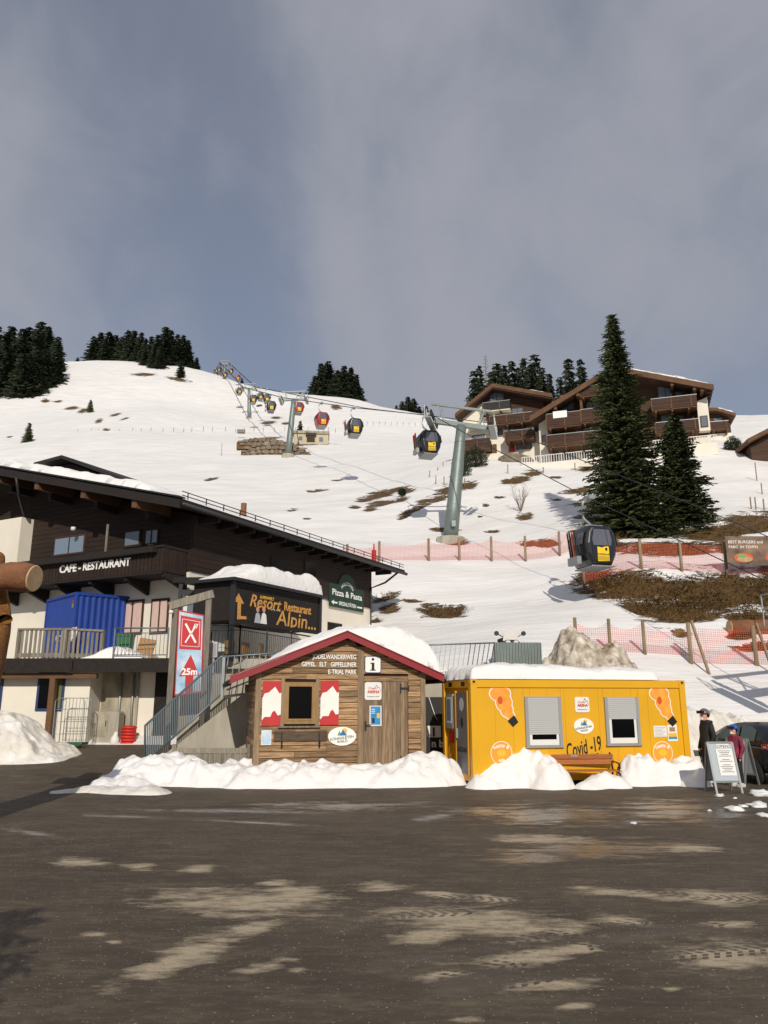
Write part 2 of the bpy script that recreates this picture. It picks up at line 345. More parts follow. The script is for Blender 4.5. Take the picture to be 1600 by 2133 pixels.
# bare ground showing through the snow: (u, v, half width, half height, tilt in degrees)
PATCH = [(1330,1222,150,38,2),(1500,1232,130,52,0),(1250,1205,60,22,8),(1420,1270,110,30,0),(1560,1280,60,20,0),(1340,1262,70,22,18),(1610,1230,60,60,0),
 (1400,1142,130,17,0),(1270,1138,60,12,0),(1530,1140,60,14,0),(1560,1090,80,26,-8),(1480,1110,90,18,0),(1330,1108,110,14,0),(1590,1345,60,10,-6),(1540,1325,30,8,0),(1420,1318,22,9,0),
 (925,1272,54,16,0),(800,1243,36,9,-12),(810,1268,28,9,-8),(862,1250,24,5,0),(780,1290,20,7,0),
 (790,1030,40,9,-14),(820,1022,34,6,-16),(800,1047,36,7,-8),(760,1040,22,6,-8),(845,1022,22,7,-10),(770,1060,18,5,-4),(740,1056,14,4,0),(835,1040,20,5,-10),
 (905,1040,40,8,-14),(940,1020,40,12,-14),(975,1010,24,10,-8),(860,1063,34,5,-20),(845,1075,20,4,-25),(925,1103,32,5,0),(950,1128,30,8,0),
 (1092,1075,22,9,-4),(1075,1000,36,8,-8),(1110,985,24,7,0),(1100,1132,26,6,0),(1140,1132,30,9,-4),(1025,1106,18,4,0),(1160,1040,16,3,0),(1205,1022,38,6,-8),(1220,1048,34,5,-8),(1225,975,30,7,-6),(1225,1075,30,5,-6),(1160,994,14,3,0),(1040,1035,12,3,0),(1012,1052,8,4,0),
 (440,998,18,3,-12),(610,1062,14,3,-8),(700,1000,14,2,0),(660,1022,24,3,-6),(600,925,95,3,0),(545,915,44,4,-6),
 (95,835,10,5,0),(120,836,12,3,0),(150,850,18,4,-6),(175,855,16,5,-14),(205,877,10,5,-20),(240,864,14,3,-14),(222,895,9,3,0),(260,872,12,2,-15),(20,910,8,2,-10),
 (370,790,30,4,10),(300,780,30,4,0),(560,880,18,4,-6),(575,870,14,3,0),(596,882,10,3,0),(700,848,14,6,10),(540,845,8,3,0),(1000,1075,6,3,0),(640,1080,10,2,0)]
gr = np.full(U.shape, -3.0)
for (u, v, ru, rv, an) in PATCH:
    c_, s_ = math.cos(R(an)), math.sin(R(an)); du, dv = U-u, V-v; gr = np.maximum(gr, 1-np.sqrt(((du*c_+dv*s_)/ru)**2+((-du*s_+dv*c_)/rv)**2))
gr[Yg > 330] = -3; gr[V > 1420] = -3
Zg = Zg - np.clip(gr, 0, .35)*.5*np.clip(40/Yg, .3, 1)         # snow lies a little higher than the bare turf
def snow_hill_mat():
    m = mat('hill_snow', (234, 231, 228), .62, spec=.2); N, L = m.node_tree.nodes, m.node_tree.links; b = N['Principled BSDF']
    at = N.new('ShaderNodeAttribute'); at.attribute_name = 'bare'; geo = N.new('ShaderNodeNewGeometry')
    def nz(scale, det=5, st=(1, 1, 1), rough=.6):
        mp = N.new('ShaderNodeMapping'); mp.inputs['Scale'].default_value = st; L.new(geo.outputs['Position'], mp.inputs[0])
        n = N.new('ShaderNodeTexNoise'); n.inputs['Scale'].default_value = scale; n.inputs['Detail'].default_value = det; n.inputs['Roughness'].default_value = rough; L.new(mp.outputs[0], n.inputs['Vector']); return n
    def mth(op, a, b_):
        q = N.new('ShaderNodeMath'); q.operation = op
        for i, x in enumerate((a, b_)):
            if isinstance(x, (int, float)): q.inputs[i].default_value = x
            else: L.new(x, q.inputs[i])
        return q.outputs[0]
    edge = mth('ADD', at.outputs['Fac'], mth('MULTIPLY', mth('SUBTRACT', nz(.8, 10, (.6, 1.3, 1.3), .78).outputs[0], .5), 3.4))
    mask = N.new('ShaderNodeMapRange'); mask.inputs[1].default_value = .1; mask.inputs[2].default_value = .22; L.new(edge, mask.inputs[0])
    g = N.new('ShaderNodeValToRGB'); e = g.color_ramp.elements; e[0].position = .3; e[0].color = lin((58, 43, 27)); e[1].position = .7; e[1].color = lin((124, 98, 58))
    L.new(nz(2.2, 8, (1, 1, 1), .75).outputs[0], g.inputs[0])
    s = N.new('ShaderNodeValToRGB'); e = s.color_ramp.elements; e[0].position = .3; e[0].color = lin((222, 218, 214)); e[1].position = .7; e[1].color = lin((241, 239, 237))
    L.new(nz(.35, 8, (.5, 1.6, .5), .7).outputs[0], s.inputs[0])
    mx = N.new('ShaderNodeMixRGB'); L.new(mask.outputs[0], mx.inputs[0]); L.new(s.outputs[0], mx.inputs[1]); L.new(g.outputs[0], mx.inputs[2]); L.new(mx.outputs[0], b.inputs['Base Color'])
    # ski and sledge tracks as fine relief, turf as coarse relief
    tr = nz(1.1, 4, (.35, 2.6, .35), .6); t2 = nz(7, 4, (1, 1, 1), .6); tu = nz(9, 6)
    hgt = mth('ADD', mth('MULTIPLY', tr.outputs[0], .35), mth('MULTIPLY', t2.outputs[0], .06))
    hgt = mth('ADD', hgt, mth('MULTIPLY', mth('MULTIPLY', tu.outputs[0], mask.outputs[0]), .5))
    bp = N.new('ShaderNodeBump'); bp.inputs['Strength'].default_value = .75; bp.inputs['Distance'].default_value = .35; L.new(hgt, bp.inputs['Height']); L.new(bp.outputs[0], b.inputs['Normal'])
snow_hill_mat()
setp(grid_mesh('snow_hillside', Xg, Yg, Zg, {'bare': gr}, 'hill_snow'), 'snow covered ski slope with bare patches of turf', None, kind='structure')
# dry grass tufts on the bank that has melted free
def tufts():
    rg = random.Random(3); V_, F_ = [], []
    for (u, v, ru, rv, an) in PATCH[:15] + PATCH[16:18]:
        for _ in range(int(ru*rv/5.0)):
            a = rg.random()*6.283; r_ = math.sqrt(rg.random())*.8; p = hill_hit(u+ru*r_*math.cos(a), v+rv*r_*math.sin(a)) if rg.random() < .45 else None
            if p is None: continue
            for _k in range(3):
                x, y = p.x+rg.uniform(-.3, .3), p.y+rg.uniform(-.3, .3); z = p.z-.12; h = rg.uniform(.06, .17); dx, dy = rg.uniform(-.22, .22), rg.uniform(-.3, 0); w = rg.uniform(.015, .04); n = len(V_)
                V_.extend([(x-w, y, z), (x+w, y, z), (x+dx, y+dy, z+h)]); F_.append((n, n+1, n+2))
    setp(mk('dry_grass', V_, F_, 'grass_dry'), 'dry brown grass on the thawed bank below the net fence', 'grass', kind='stuff')
tufts()
# ---------------------------------------------------------------- the parking lot
xs = np.unique(np.concatenate([np.linspace(-60, -14, 40), np.linspace(-14, 13, 520), np.linspace(13, 60, 40)])); ysl = np.unique(np.concatenate([np.linspace(-40, 3.6, 20), np.linspace(3.6, 19, 420), np.linspace(19, 29, 80)]))
XL, YL = np.meshgrid(xs, ysl)
st = lambda a, b, x: (lambda t: t*t*(3-2*t))(np.clip((x-a)/(b-a), 0, 1))
ZL = .55*st(19, 28, YL)*st(-2.5, -6, XL) + vnoise(XL, YL, 7, 2.5)*.02
axl = YL*CP-CH*SP; axl[axl < .5] = .5; UL = 800+FPX*XL/axl; VL = 1066.5+FPX*(YL*SP+CH*CP)/axl
DRY = [(165,1797,60,10,0),(290,1806,34,8,0),(410,1810,42,7,-4),(500,1880,180,28,2),(620,1862,90,18,4),(575,1840,40,8,0),(790,1846,50,10,0),(380,1995,160,26,-22),(520,1935,70,14,-14),(1000,1920,210,32,4),(900,1945,80,20,-6),(1100,1990,150,20,-8),(1200,1975,60,14,-8),
 (1130,1747,110,10,1),(1440,1768,60,9,0),(1500,1870,130,16,3),(1300,1860,120,8,4),(1520,1990,120,34,0),(920,2030,70,10,-8),(1160,2050,110,12,-3),(1400,2060,24,7,0),(620,2020,26,7,0),(560,2010,50,12,-12),(920,1862,50,9,4),(1020,1872,60,8,4),(1290,1915,70,10,6),(200,1945,26,5,0),(240,1962,18,5,0),(1200,2095,40,8,0),(980,2125,40,8,0),(1520,1925,50,8,0)]
PALE = [(540,1715,170,5,3),(60,1735,80,7,8),(900,1702,60,10,-6),(480,1690,300,6,1),(250,1700,120,4,2),(1000,1690,90,4,0),(1230,1688,60,4,0),(1410,1694,60,8,0),(1320,1711,40,4,0)]
WET = [(1140,1700,230,34,0),(1400,1690,190,40,0),(1250,1770,330,34,0),(1000,1690,120,20,0),(700,1680,300,14,0),(1480,1700,130,30,0),(1100,1780,160,30,0)]
def field(lst):
    g = np.full(UL.shape, -2.0)
    for (u, v, ru, rv, an) in lst:
        c_, s_ = math.cos(R(an)), math.sin(R(an)); du, dv = UL-u, VL-v; g = np.maximum(g, 1-np.sqrt(((du*c_+dv*s_)/ru)**2+((-du*s_+dv*c_)/rv)**2))
    return np.where(YL > 3, g, -2)
TRK = [[(800,2010),(950,1985),(1150,1945),(1330,1920)],[(930,2040),(1120,1990),(1330,1945),(1500,1925)],[(860,1875),(960,1868),(1100,1885),(1300,1880)],[(700,1935),(840,1905),(960,1900)],[(900,2075),(1150,2030),(1400,1990),(1600,1975)],[(1300,1850),(1450,1868),(1600,1875)]]
td = np.full(XL.shape, 9.0); ts = np.zeros(XL.shape)
for tr in TRK:
    pts = [PZ(u, v, 0) for u, v in tr]; acc = 0
    for a, b_ in zip(pts[:-1], pts[1:]):
        ex, ey = b_.x-a.x, b_.y-a.y; L_ = math.hypot(ex, ey); t = np.clip(((XL-a.x)*ex+(YL-a.y)*ey)/L_**2, 0, 1); d = np.hypot(XL-a.x-ex*t, YL-a.y-ey*t)
        sg = np.sign((XL-a.x)*ey-(YL-a.y)*ex); k = d < np.abs(td); td = np.where(k, d*sg, td); ts = np.where(k, acc+t*L_, ts); acc += L_
def asphalt():
    m = mat('wet_asphalt', (70, 63, 54), .6); N, L = m.node_tree.nodes, m.node_tree.links; b = N['Principled BSDF']; geo = N.new('ShaderNodeNewGeometry')
    def nz(scale, det=5, st_=(1, 1, 1), rough=.6):
        mp = N.new('ShaderNodeMapping'); mp.inputs['Scale'].default_value = st_; L.new(geo.outputs['Position'], mp.inputs[0])
        n = N.new('ShaderNodeTexNoise'); n.inputs['Scale'].default_value = scale; n.inputs['Detail'].default_value = det; n.inputs['Roughness'].default_value = rough; L.new(mp.outputs[0], n.inputs['Vector']); return n.outputs[0]
    def mth(op, a, b_=0, c_=None):
        q = N.new('ShaderNodeMath'); q.operation = op
        for i, x in enumerate((a, b_) if c_ is None else (a, b_, c_)):
            if isinstance(x, (int, float)): q.inputs[i].default_value = x
            else: L.new(x, q.inputs[i])
        return q.outputs[0]
    def att(n): a = N.new('ShaderNodeAttribute'); a.attribute_name = n; return a.outputs['Fac']
    def rng(x, a, b_):
        q = N.new('ShaderNodeMapRange'); q.inputs[1].default_value = a; q.inputs[2].default_value = b_; L.new(x, q.inputs[0]); return q.outputs[0]
    def mixc(f, a, b_):
        q = N.new('ShaderNodeMixRGB')
        for i, x in ((0, f), (1, a), (2, b_)):
            if isinstance(x, tuple): q.inputs[i].default_value = x
            else: L.new(x, q.inputs[i])
        return q.outputs[0]
    fine = mth('SUBTRACT', nz(9, 8, (.45, 1.3, 1), .75), .5); mid = mth('SUBTRACT', nz(1.7, 8, (.5, 1.5, 1), .7), .5)
    breakup = mth('ADD', mth('MULTIPLY', mth('SUBTRACT', nz(3.2, 6, (.6, 1.4, 1), .65), .5), 3.0), mth('MULTIPLY', fine, 1.2))
    tdv, tsv = att('track_d'), att('track_s')
    tread = mth('LESS_THAN', mth('FRACT', mth('ADD', mth('MULTIPLY', tsv, 9), mth('MULTIPLY', mth('ABSOLUTE', tdv), 6))), .5)
    intrk = mth('MULTIPLY', mth('LESS_THAN', mth('ABSOLUTE', tdv), .13), rng(nz(.9, 3), .38, .55))
    rib = mth('LESS_THAN', mth('FRACT', mth('MULTIPLY', mth('ADD', tdv, 5), 15)), .75)
    tyre = mth('MULTIPLY', intrk, mth('MULTIPLY', tread, rib))
    dry = rng(mth('SUBTRACT', mth('ADD', att('dry'), breakup), mth('MULTIPLY', tyre, 1.3)), -.12, .6)
    dry = mth('MULTIPLY', dry, rng(nz(4.5, 6, (.6, 1.6, 1), .7), .26, .5))
    haze = rng(mth('ADD', mid, mth('MULTIPLY', fine, 1.3)), -.05, .34)                  # thin grit film everywhere
    pale = rng(mth('ADD', att('pale'), mth('MULTIPLY', mth('SUBTRACT', nz(7, 8, (.3, 1.6, 1), .75), .5), 4)), .3, 1.1)
    wetm = rng(mth('ADD', att('wet'), mth('ADD', mth('MULTIPLY', mid, 3.2), mth('MULTIPLY', fine, 1.6))), .15, .8)
    grain = nz(70, 4, (1, 1, 1), .75); big = nz(.45, 5)
    c = mixc(rng(big, .3, .7), lin((64, 55, 44)), lin((88, 77, 63))); c = mixc(mth('MULTIPLY', rng(grain, .4, .7), .4), c, lin((112, 101, 86)))
    c = mixc(mth('MULTIPLY', haze, .55), c, lin((134, 120, 100)))
    c = mixc(mth('MULTIPLY', rng(nz(2.4, 8, (.5, 1.8, 1), .75), .5, .72), .5), c, lin((46, 40, 33)))
    c = mixc(mth('MULTIPLY', intrk, .3), c, lin((104, 97, 88)))
    c = mixc(mth('MULTIPLY', wetm, .5), c, lin((52, 45, 37)))
    c = mixc(mth('MULTIPLY', dry, .93), c, mixc(rng(grain, .3, .7), lin((164, 148, 122)), lin((204, 188, 160))))
    c = mixc(mth('MULTIPLY', pale, .75), c, lin((186, 182, 176)))
    chips = rng(nz(34, 2, (1, 1, 1), .5), .69, .71)
    c = mixc(mth('MULTIPLY', chips, .75), c, lin((196, 186, 168)))
    L.new(c, b.inputs['Base Color'])
    ro = mth('SUBTRACT', .72, mth('MULTIPLY', wetm, .5)); ro = mth('ADD', ro, mth('MULTIPLY', mth('MAXIMUM', dry, pale), .3)); L.new(mth('MINIMUM', mth('MAXIMUM', ro, .16), .95), b.inputs['Roughness'])
    b.inputs['Specular IOR Level'].default_value = .3
    bp = N.new('ShaderNodeBump'); bp.inputs['Strength'].default_value = .6; bp.inputs['Distance'].default_value = .012
    hh = mth('ADD', grain, mth('MULTIPLY', tyre, 1.2)); hh = mth('ADD', mth('MULTIPLY', hh, mth('SUBTRACT', 1, mth('MULTIPLY', wetm, .6))), mth('MULTIPLY', nz(6, 5), 1.0)); L.new(hh, bp.inputs['Height']); L.new(bp.outputs[0], b.inputs['Normal'])
asphalt()
setp(grid_mesh('parking_lot', XL, YL, ZL, {'dry': field(DRY), 'pale': field(PALE), 'wet': field(WET), 'track_d': td, 'track_s': ts}, 'wet_asphalt'), 'wet parking lot with sandy dry patches and tyre tracks', None, kind='structure')
# ---------------------------------------------------------------- snow banks
def bank(name, label, pts, m='snow', seed=0, step=.05, lump=.3, group=None, base=None, flat=2.2):
    """heap of snow along a ridge line of (x, y, half width, height)"""
    base = base or lot_z
    x0 = min(p[0]-p[2] for p in pts)-.15; x1 = max(p[0]+p[2] for p in pts)+.15; y0 = min(p[1]-p[2] for p in pts)-.15; y1 = max(p[1]+p[2] for p in pts)+.15
    nx, ny = max(8, int((x1-x0)/step)), max(8, int((y1-y0)/step)); X, Y = np.meshgrid(np.linspace(x0, x1, nx), np.linspace(y0, y1, ny)); H = np.full(X.shape, -.25)
    wob = vnoise(X, Y, seed+11, .7)*.35 + vnoise(X, Y, seed+12, .25)*.14
    if len(pts) == 1: pts = [pts[0], (pts[0][0]+.01,)+pts[0][1:]]
    for a, b_ in zip(pts[:-1], pts[1:]):
        ex, ey = b_[0]-a[0], b_[1]-a[1]; L2 = max(ex*ex+ey*ey, 1e-6); t = np.clip(((X-a[0])*ex+(Y-a[1])*ey)/L2, 0, 1)
        d = np.hypot(X-a[0]-ex*t, Y-a[1]-ey*t)/(a[2]+(b_[2]-a[2])*t) * (1+wob*.6); h = a[3]+(b_[3]-a[3])*t
        H = np.maximum(H, np.where(d < 1, h*(1-np.clip(d, 0, 1)**flat), -.25*(d-1)*3))
    H = H + (vnoise(X, Y, seed+1, .9)*1.0 + vnoise(X, Y, seed+2, .35)*.5 + vnoise(X, Y, seed+3, .16)*.55 + np.abs(vnoise(X, Y, seed+4, .5))*.7)*lump*np.clip(H*4+.15, 0, 1)
    B = np.vectorize(base)(X, Y); o = grid_mesh(name, X, Y, B+np.maximum(H, -.25), {}, m); setp(o, label, 'snow bank', group); return o
gp = lambda u, v, z=0: PZ(u, v, z)
def ridge(*a): return [(gp(u, v).x, gp(u, v).y, w, h) for u, v, w, h in a]
bank('snow_bank', 'long low snow bank in front of the wooden hut', ridge((250,1640,.75,.16),(330,1628,1.15,.5),(450,1632,1.05,.46),(600,1634,1.0,.42),(760,1633,1.0,.42),(880,1630,1.0,.62),(915,1630,.8,.62)), seed=3)
bank('snow_bank', 'thin crust of trodden snow trailing off the bank onto the lane', ridge((120,1652,.2,.04),(190,1648,.35,.08),(250,1650,.45,.1),(320,1652,.4,.1)), 'snow_dirty', 21, lump=.22)
bank('snow_bank', 'rounded snow heap below the container door, left of the bench', ridge((1010,1640,.5,.3),(1065,1633,.85,.86),(1110,1633,.8,.82),(1150,1640,.55,.5)), seed=31)
bank('snow_bank', 'small crumbled snow heap under the right end of the bench', ridge((1225,1642,.35,.12),(1262,1638,.4,.3),(1285,1640,.35,.18)), seed=41, lump=.2)
bank('snow_bank', 'blocky snow heap at the right corner of the yellow container', ridge((1325,1634,.5,.5),(1375,1632,.55,.55),(1425,1632,.55,.5),(1445,1636,.4,.3)), seed=51, lump=.42, flat=4)
bank('snow_bank', 'tall dirty snow pile between the yellow container and the parked car', [(8.9, 24.3, 1.4, 1.9), (9.9, 25.2, 1.5, 1.7), (11.5, 26.5, 1.5, 1.4)], 'snow_dirty', 61, lump=.35)
bank('snow_bank', 'grey edged snow heap beside the restaurant ground floor wall', [(-13.4, 24.4, 2.0, 1.55), (-11.9, 24.6, 1.7, 1.2), (-10.7, 24.6, 1.3, .35)], 'snow_dirty', 71, lump=.25)
q = hill_hit(1195, 1372); bank('snow_bank', 'earth stained heap of old snow behind the yellow container', [(q.x-.7, 29.2, 1.7, 2.7), (q.x+.5, 29.4, 1.5, 2.3)], 'snow_brown', 81, lump=.65, base=lambda x, y: 1.75)
q = PZ(800, 1690, 0)
def chunk(u, v, s, sd):
    p = gp(u, v); rg = random.Random(sd); bm = bmesh.new(); bmesh.ops.create_icosphere(bm, subdivisions=3, radius=1); s *= .8
    for w in bm.verts: n = 1+.55*mnoise.noise(w.co*1.6+Vector((sd*3.1, 0, 0)))+.25*mnoise.noise(w.co*4+Vector((sd, 0, 0))); w.co = Vector((w.co.x*s*1.7*n, w.co.y*s*n, max(w.co.z, -.35)*s*.62*n))
    me = bpy.data.meshes.new('ice_chunk'); bm.to_mesh(me); bm.free(); o = add('ice_chunk', me, 'ice', None, True); o.location = (p.x, p.y, .28*s*.62); o.rotation_euler.z = rg.random()*3
    setp(o, 'lump of dirty ice lying on the wet lot before the folding boards', 'ice', 'ice lumps on the lot')
for i, a in enumerate(((1585,1658,.2),(1580,1681,.16),(1548,1681,.07),(1500,1659,.1),(1532,1664,.05),(1590,1700,.1),(1530,1688,.13),(1478,1690,.05),(1320,1716,.05))): chunk(*a, i)
# ================================================================ WOODEN INFORMATION HUT
def sign_arena(p, x0, x1, z0, z1, y):
    """white rounded plate with the ski arena lettering and a mountain line"""
    s = prism(p, 'plate', 'paper', rrect(x0, x1, z0, z1, .06), y-.012, y); w = x1-x0; cx = (x0+x1)/2; cz = (z0+z1)/2; yy = y-.014
    text(s, 'lettering', 'Zillertal', 'orange_deep', cx-.05*w, yy, cz+.1*(z1-z0), .17*w, 'CENTER', shear=.3)
    text(s, 'lettering', 'ARENA', 'sign_red', cx+.02*w, yy, cz-.12*(z1-z0), .22*w, 'CENTER', bold=.004)
    text(s, 'lettering', 'Königsleiten-Wald' if p.name.startswith('info') else 'zillertalarena.com', 'ink_black', cx, yy, cz-.34*(z1-z0), .095*w, 'CENTER')
    pts = [(cx-.02*w, cz+.10), (cx+.12*w, cz+.15), (cx+.2*w, cz+.22), (cx+.28*w, cz+.14), (cx+.36*w, cz+.16), (cx+.46*w, cz+.04)]
    m = MB()
    for a, b in zip(pts[:-1], pts[1:]): m.bar((a[0], yy, a[1]-.06), (b[0], yy, b[1]-.06), .008, .008)
    m.build('mountain_line', 'ink_black', s); return s
def sign_oval(p, cx, cz, rx, rz, y, rot=.12):
    s = prism(p, 'oval_plate', 'letter_white', ell(cx, cz, rx, rz, 36), y-.015, y); yy = y-.017
    prism(s, 'sun_disc', 'sun_yellow', ell(cx+.16*rx, cz+.55*rz, .2*rx, .3*rz), yy-.001, yy)
    prism(s, 'mountain', 'mountain_green', [(cx-.34*rx, cz+.08*rz), (cx-.2*rx, cz+.62*rz), (cx-.04*rx, cz+.08*rz)], yy-.003, yy-.001)
    prism(s, 'mountain', 'mountain_blue', [(cx-.2*rx, cz+.08*rz), (cx+.06*rx, cz+.7*rz), (cx+.36*rx, cz+.08*rz)], yy-.005, yy-.003)
    text(s, 'lettering', 'KÖNIGSLEITEN', 'ink_black', cx, yy, cz-.32*rz, .25*rx, 'CENTER', rot=rot, bold=.001)
    text(s, 'lettering', 'WALD', 'ink_black', cx+.03*rx, yy, cz-.68*rz, .26*rx, 'CENTER', rot=rot, bold=.001); return s
HF = Frame((PY(528, 1600, 20.5).x, 20.5, .33), R(13.5))
hut = thing('information_hut', 'weathered plank hut with dark red verge boards, red and white shutters and deep roof snow', 'hut', HF.o, HF.yaw)
W, D, EH = HF.xz(886, 1590)[0], 3.0, 2.45; AX, AZ = W*.515, 3.38
roofz = lambda x: EH + (AZ-EH)*(1-abs(x-AX)/(AX if x < AX else W-AX))
prism(hut, 'inner_wall', 'dark_wood', [(0.03, 0), (W-.03, 0), (W-.03, EH-.02), (AX, AZ-.04), (.03, EH-.02)], .03, D)
rg = random.Random(8)
wx0, wx1, wz0, wz1 = HF.rect(585, 1419, 664, 1512); dx0, dx1, dz0, dz1 = HF.rect(757, 1409, 849, 1604); px0, px1, _, _ = HF.rect(745, 1400, 757, 1500)
z = 0.0
while z < AZ-.05:                      # the boarding, plank by plank, cut round window and door
    h = rg.uniform(.135, .185); zt = min(z+h, AZ)
    def clip(x0, x1):
        if x1-x0 < .06 or z > AZ-.08: return
        zm = zt-.016
        if z >= EH-.05:
            f = (z+.02-EH)/(AZ-EH); x0 = max(x0, AX*f+.02); x1 = min(x1, W-(W-AX)*f-.02)
            if x1-x0 < .1: return
            a, b_ = max(0, (zm-EH)/(AZ-EH))*AX, W-max(0, (zm-EH)/(AZ-EH))*(W-AX); pts = [(x0, z), (x1, z), (min(x1, b_), zm), (max(x0, a), zm)]
            if pts[2][0] <= pts[3][0]: return
        else: pts = [(x0, z), (x1, z), (x1, zm), (x0, zm)]
        prism(hut, 'plank', 'plank', pts, -.008-rg.random()*.014, .03)
    spans = [(.1, px0), (px1, W-.1)]
    for s0, s1 in spans:
        if wz0-.02 < z+.05 < wz1 and s0 < wx0 < s1: clip(s0, wx0); clip(wx1, s1)
        elif z < dz1 and s1 > 3.5: clip(dx1+.02, s1)
        elif s1-s0 > 2.2 and rg.random() < .5: k = rg.uniform(s0+.7, s1-.7); clip(s0, k-.004); clip(k+.004, s1)
        else: clip(s0, s1)
    # side wall on the left
    if z < EH: MB().box(-.02-rg.random()*.01, .03, .1, D, z, min(zt-.012, EH)).build('plank', 'plank', hut); MB().box(W-.03, W+.02, .1, D, z, min(zt-.012, EH)).build('plank', 'plank', hut)
    z = zt
for a, b_, zz in ((0, .1, EH+.02), (W-.1, W, EH+.02)): box(hut, 'corner_post', 'post_wood', a-.02, b_+.02, -.04, .1, 0, zz, .006)
box(hut, 'wall_post', 'post_wood', px0, px1, -.05, .03, -.08, roofz((px0+px1)/2)-.06, .006)
# window
fx0, fx1, fz0, fz1 = HF.rect(592, 1421, 660, 1508); gx0, gx1, gz0, gz1 = HF.rect(601, 1430, 649, 1497)
for xx in (wx0, wx1-.09): box(hut, 'window_post', 'post_wood', xx, xx+.09, -.05, .03, wz0-.05, wz1+.1, .005)
fr = mk('window_frame', *(lambda m: (m.v, m.f))(MB().box(fx0, gx0, -.06, .02, fz0, fz1).box(gx1, fx1, -.06, .02, fz0, fz1).box(gx0, gx1, -.06, .02, gz1, fz1).box(gx0, gx1, -.06, .02, fz0, gz0)), 'frame_wood', hut)
box(fr, 'pane', 'glass_dark', gx0, gx1, -.015, -.005, gz0, gz1)
box(fr, 'glazing_bead', 'frame_wood', gx0-.02, gx1+.02, -.075, -.062, gz0-.05, gz0-.02)
box(hut, 'window_sill', 'grey_wood', wx0-.06, wx1+.04, -.11, .0, wz0-.04, wz0)
for (u0, v0, u1, v1) in ((546, 1419, 585, 1512), (667, 1418, 705, 1510)):
    x0, x1, z0, z1 = HF.rect(u0, v0, u1, v1); sh = box(hut, 'shutter', 'shutter_red', x0, x1, -.055, -.025, z0, z1, .004); w = x1-x0; h = z1-z0
    top = [(x1, z0+.74*h), (x0+.9*w, z0+.72*h), (x0+.66*w, z0+.875*h), (x0+.33*w, z0+.745*h), (x0+.1*w, z0+.72*h), (x0+.02*w, z0+.63*h), (x0, z0+.63*h)]
    bot = [(x0, z0+.12*h), (x0+.14*w, z0+.2*h), (x0+.45*w, z0+.2*h), (x0+.55*w, z0+.31*h), (x0+.68*w, z0+.34*h), (x0+.84*w, z0+.23*h), (x1, z0+.25*h)]
    prism(sh, 'mountain_panel', 'white_paint', top[::-1][::-1]+bot, -.06, -.055)
# shelf
x0, x1, z0, z1 = HF.rect(570, 1523, 681, 1543); sf = box(hut, 'shelf_board', 'dark_wood', x0, x1, -.07, -.025, z0, z1); sf.data.materials[0] = MATS['shelf_wood']
for u in (586, 664):
    bx_, _ = HF.xz(u, 1540); m = MB(); m.bar((bx_, -.08, z1-.03), (bx_, -.08, z0-.17), .03, .015); m.bar((bx_, -.08, z0-.02), (bx_, -.26, z0-.02), .03, .015); m.bar((bx_, -.24, z0-.03), (bx_, -.09, z0-.16), .02, .015); m.build('bracket', 'black_metal', sf)
# door
dr = box(hut, 'door', 'plank_v', dx0, dx1, -.01, .028, dz0, dz1)
k = dx0
while k < dx1-.02:
    w = min(rg.uniform(.1, .17), dx1-k); box(dr, 'door_plank', 'plank_v', k+.004, k+w-.004, -.028-rg.random()*.008, -.012, dz0, dz1-.14); k += w
box(dr, 'lintel', 'plank', dx0, dx1, -.05, -.012, dz1-.135, dz1)
for v in (1434, 1585):
    _, zz = HF.xz(840, v); m = MB(); m.bar((dx1-.2, -.05, zz), (dx1+.03, -.05, zz), .012, .05, up=(0, 0, 1)); m.bar((dx1-.2, -.05, zz-.13), (dx1-.2, -.05, zz+.13), .03, .012); m.bar((dx1+.02, -.05, zz-.07), (dx1+.02, -.05, zz+.07), .03, .012); m.build('hinge', 'black_metal', dr)
hx, hz = HF.xz(761, 1512); MB().box(hx-.02, hx+.02, -.055, -.035, hz-.12, hz+.12).bar((hx, -.06, hz+.02), (hx, -.11, hz+.02), .02).bar((hx, -.1, hz+.02), (hx+.13, -.1, hz+.03), .02).build('door_handle', 'black_metal', dr)
x0, x1, z0, z1 = HF.rect(759, 1421, 794, 1458); sign_arena(hut, x0, x1, z0, z1, -.04)
x0, x1, z0, z1 = HF.rect(769, 1470, 794, 1512); po = box(hut, 'poster', 'paper', x0, x1, -.045, -.04, z0, z1); box(po, 'poster_print', 'ink_blue', x0+.03, x1-.03, -.048, -.046, z0+.03, z1-.02)
for i in range(3): box(po, 'poster_text', 'letter_white', x0+.05, x0+.15, -.05, -.0485, z1-.1-.05*i, z1-.085-.05*i)
box(po, 'poster_picture', 'sun_yellow', x0+.2, x1-.05, -.05, -.0485, z0+.2, z0+.33); box(po, 'poster_picture', 'ink_black', x0+.07, x0+.14, -.05, -.0485, z0+.07, z0+.2)
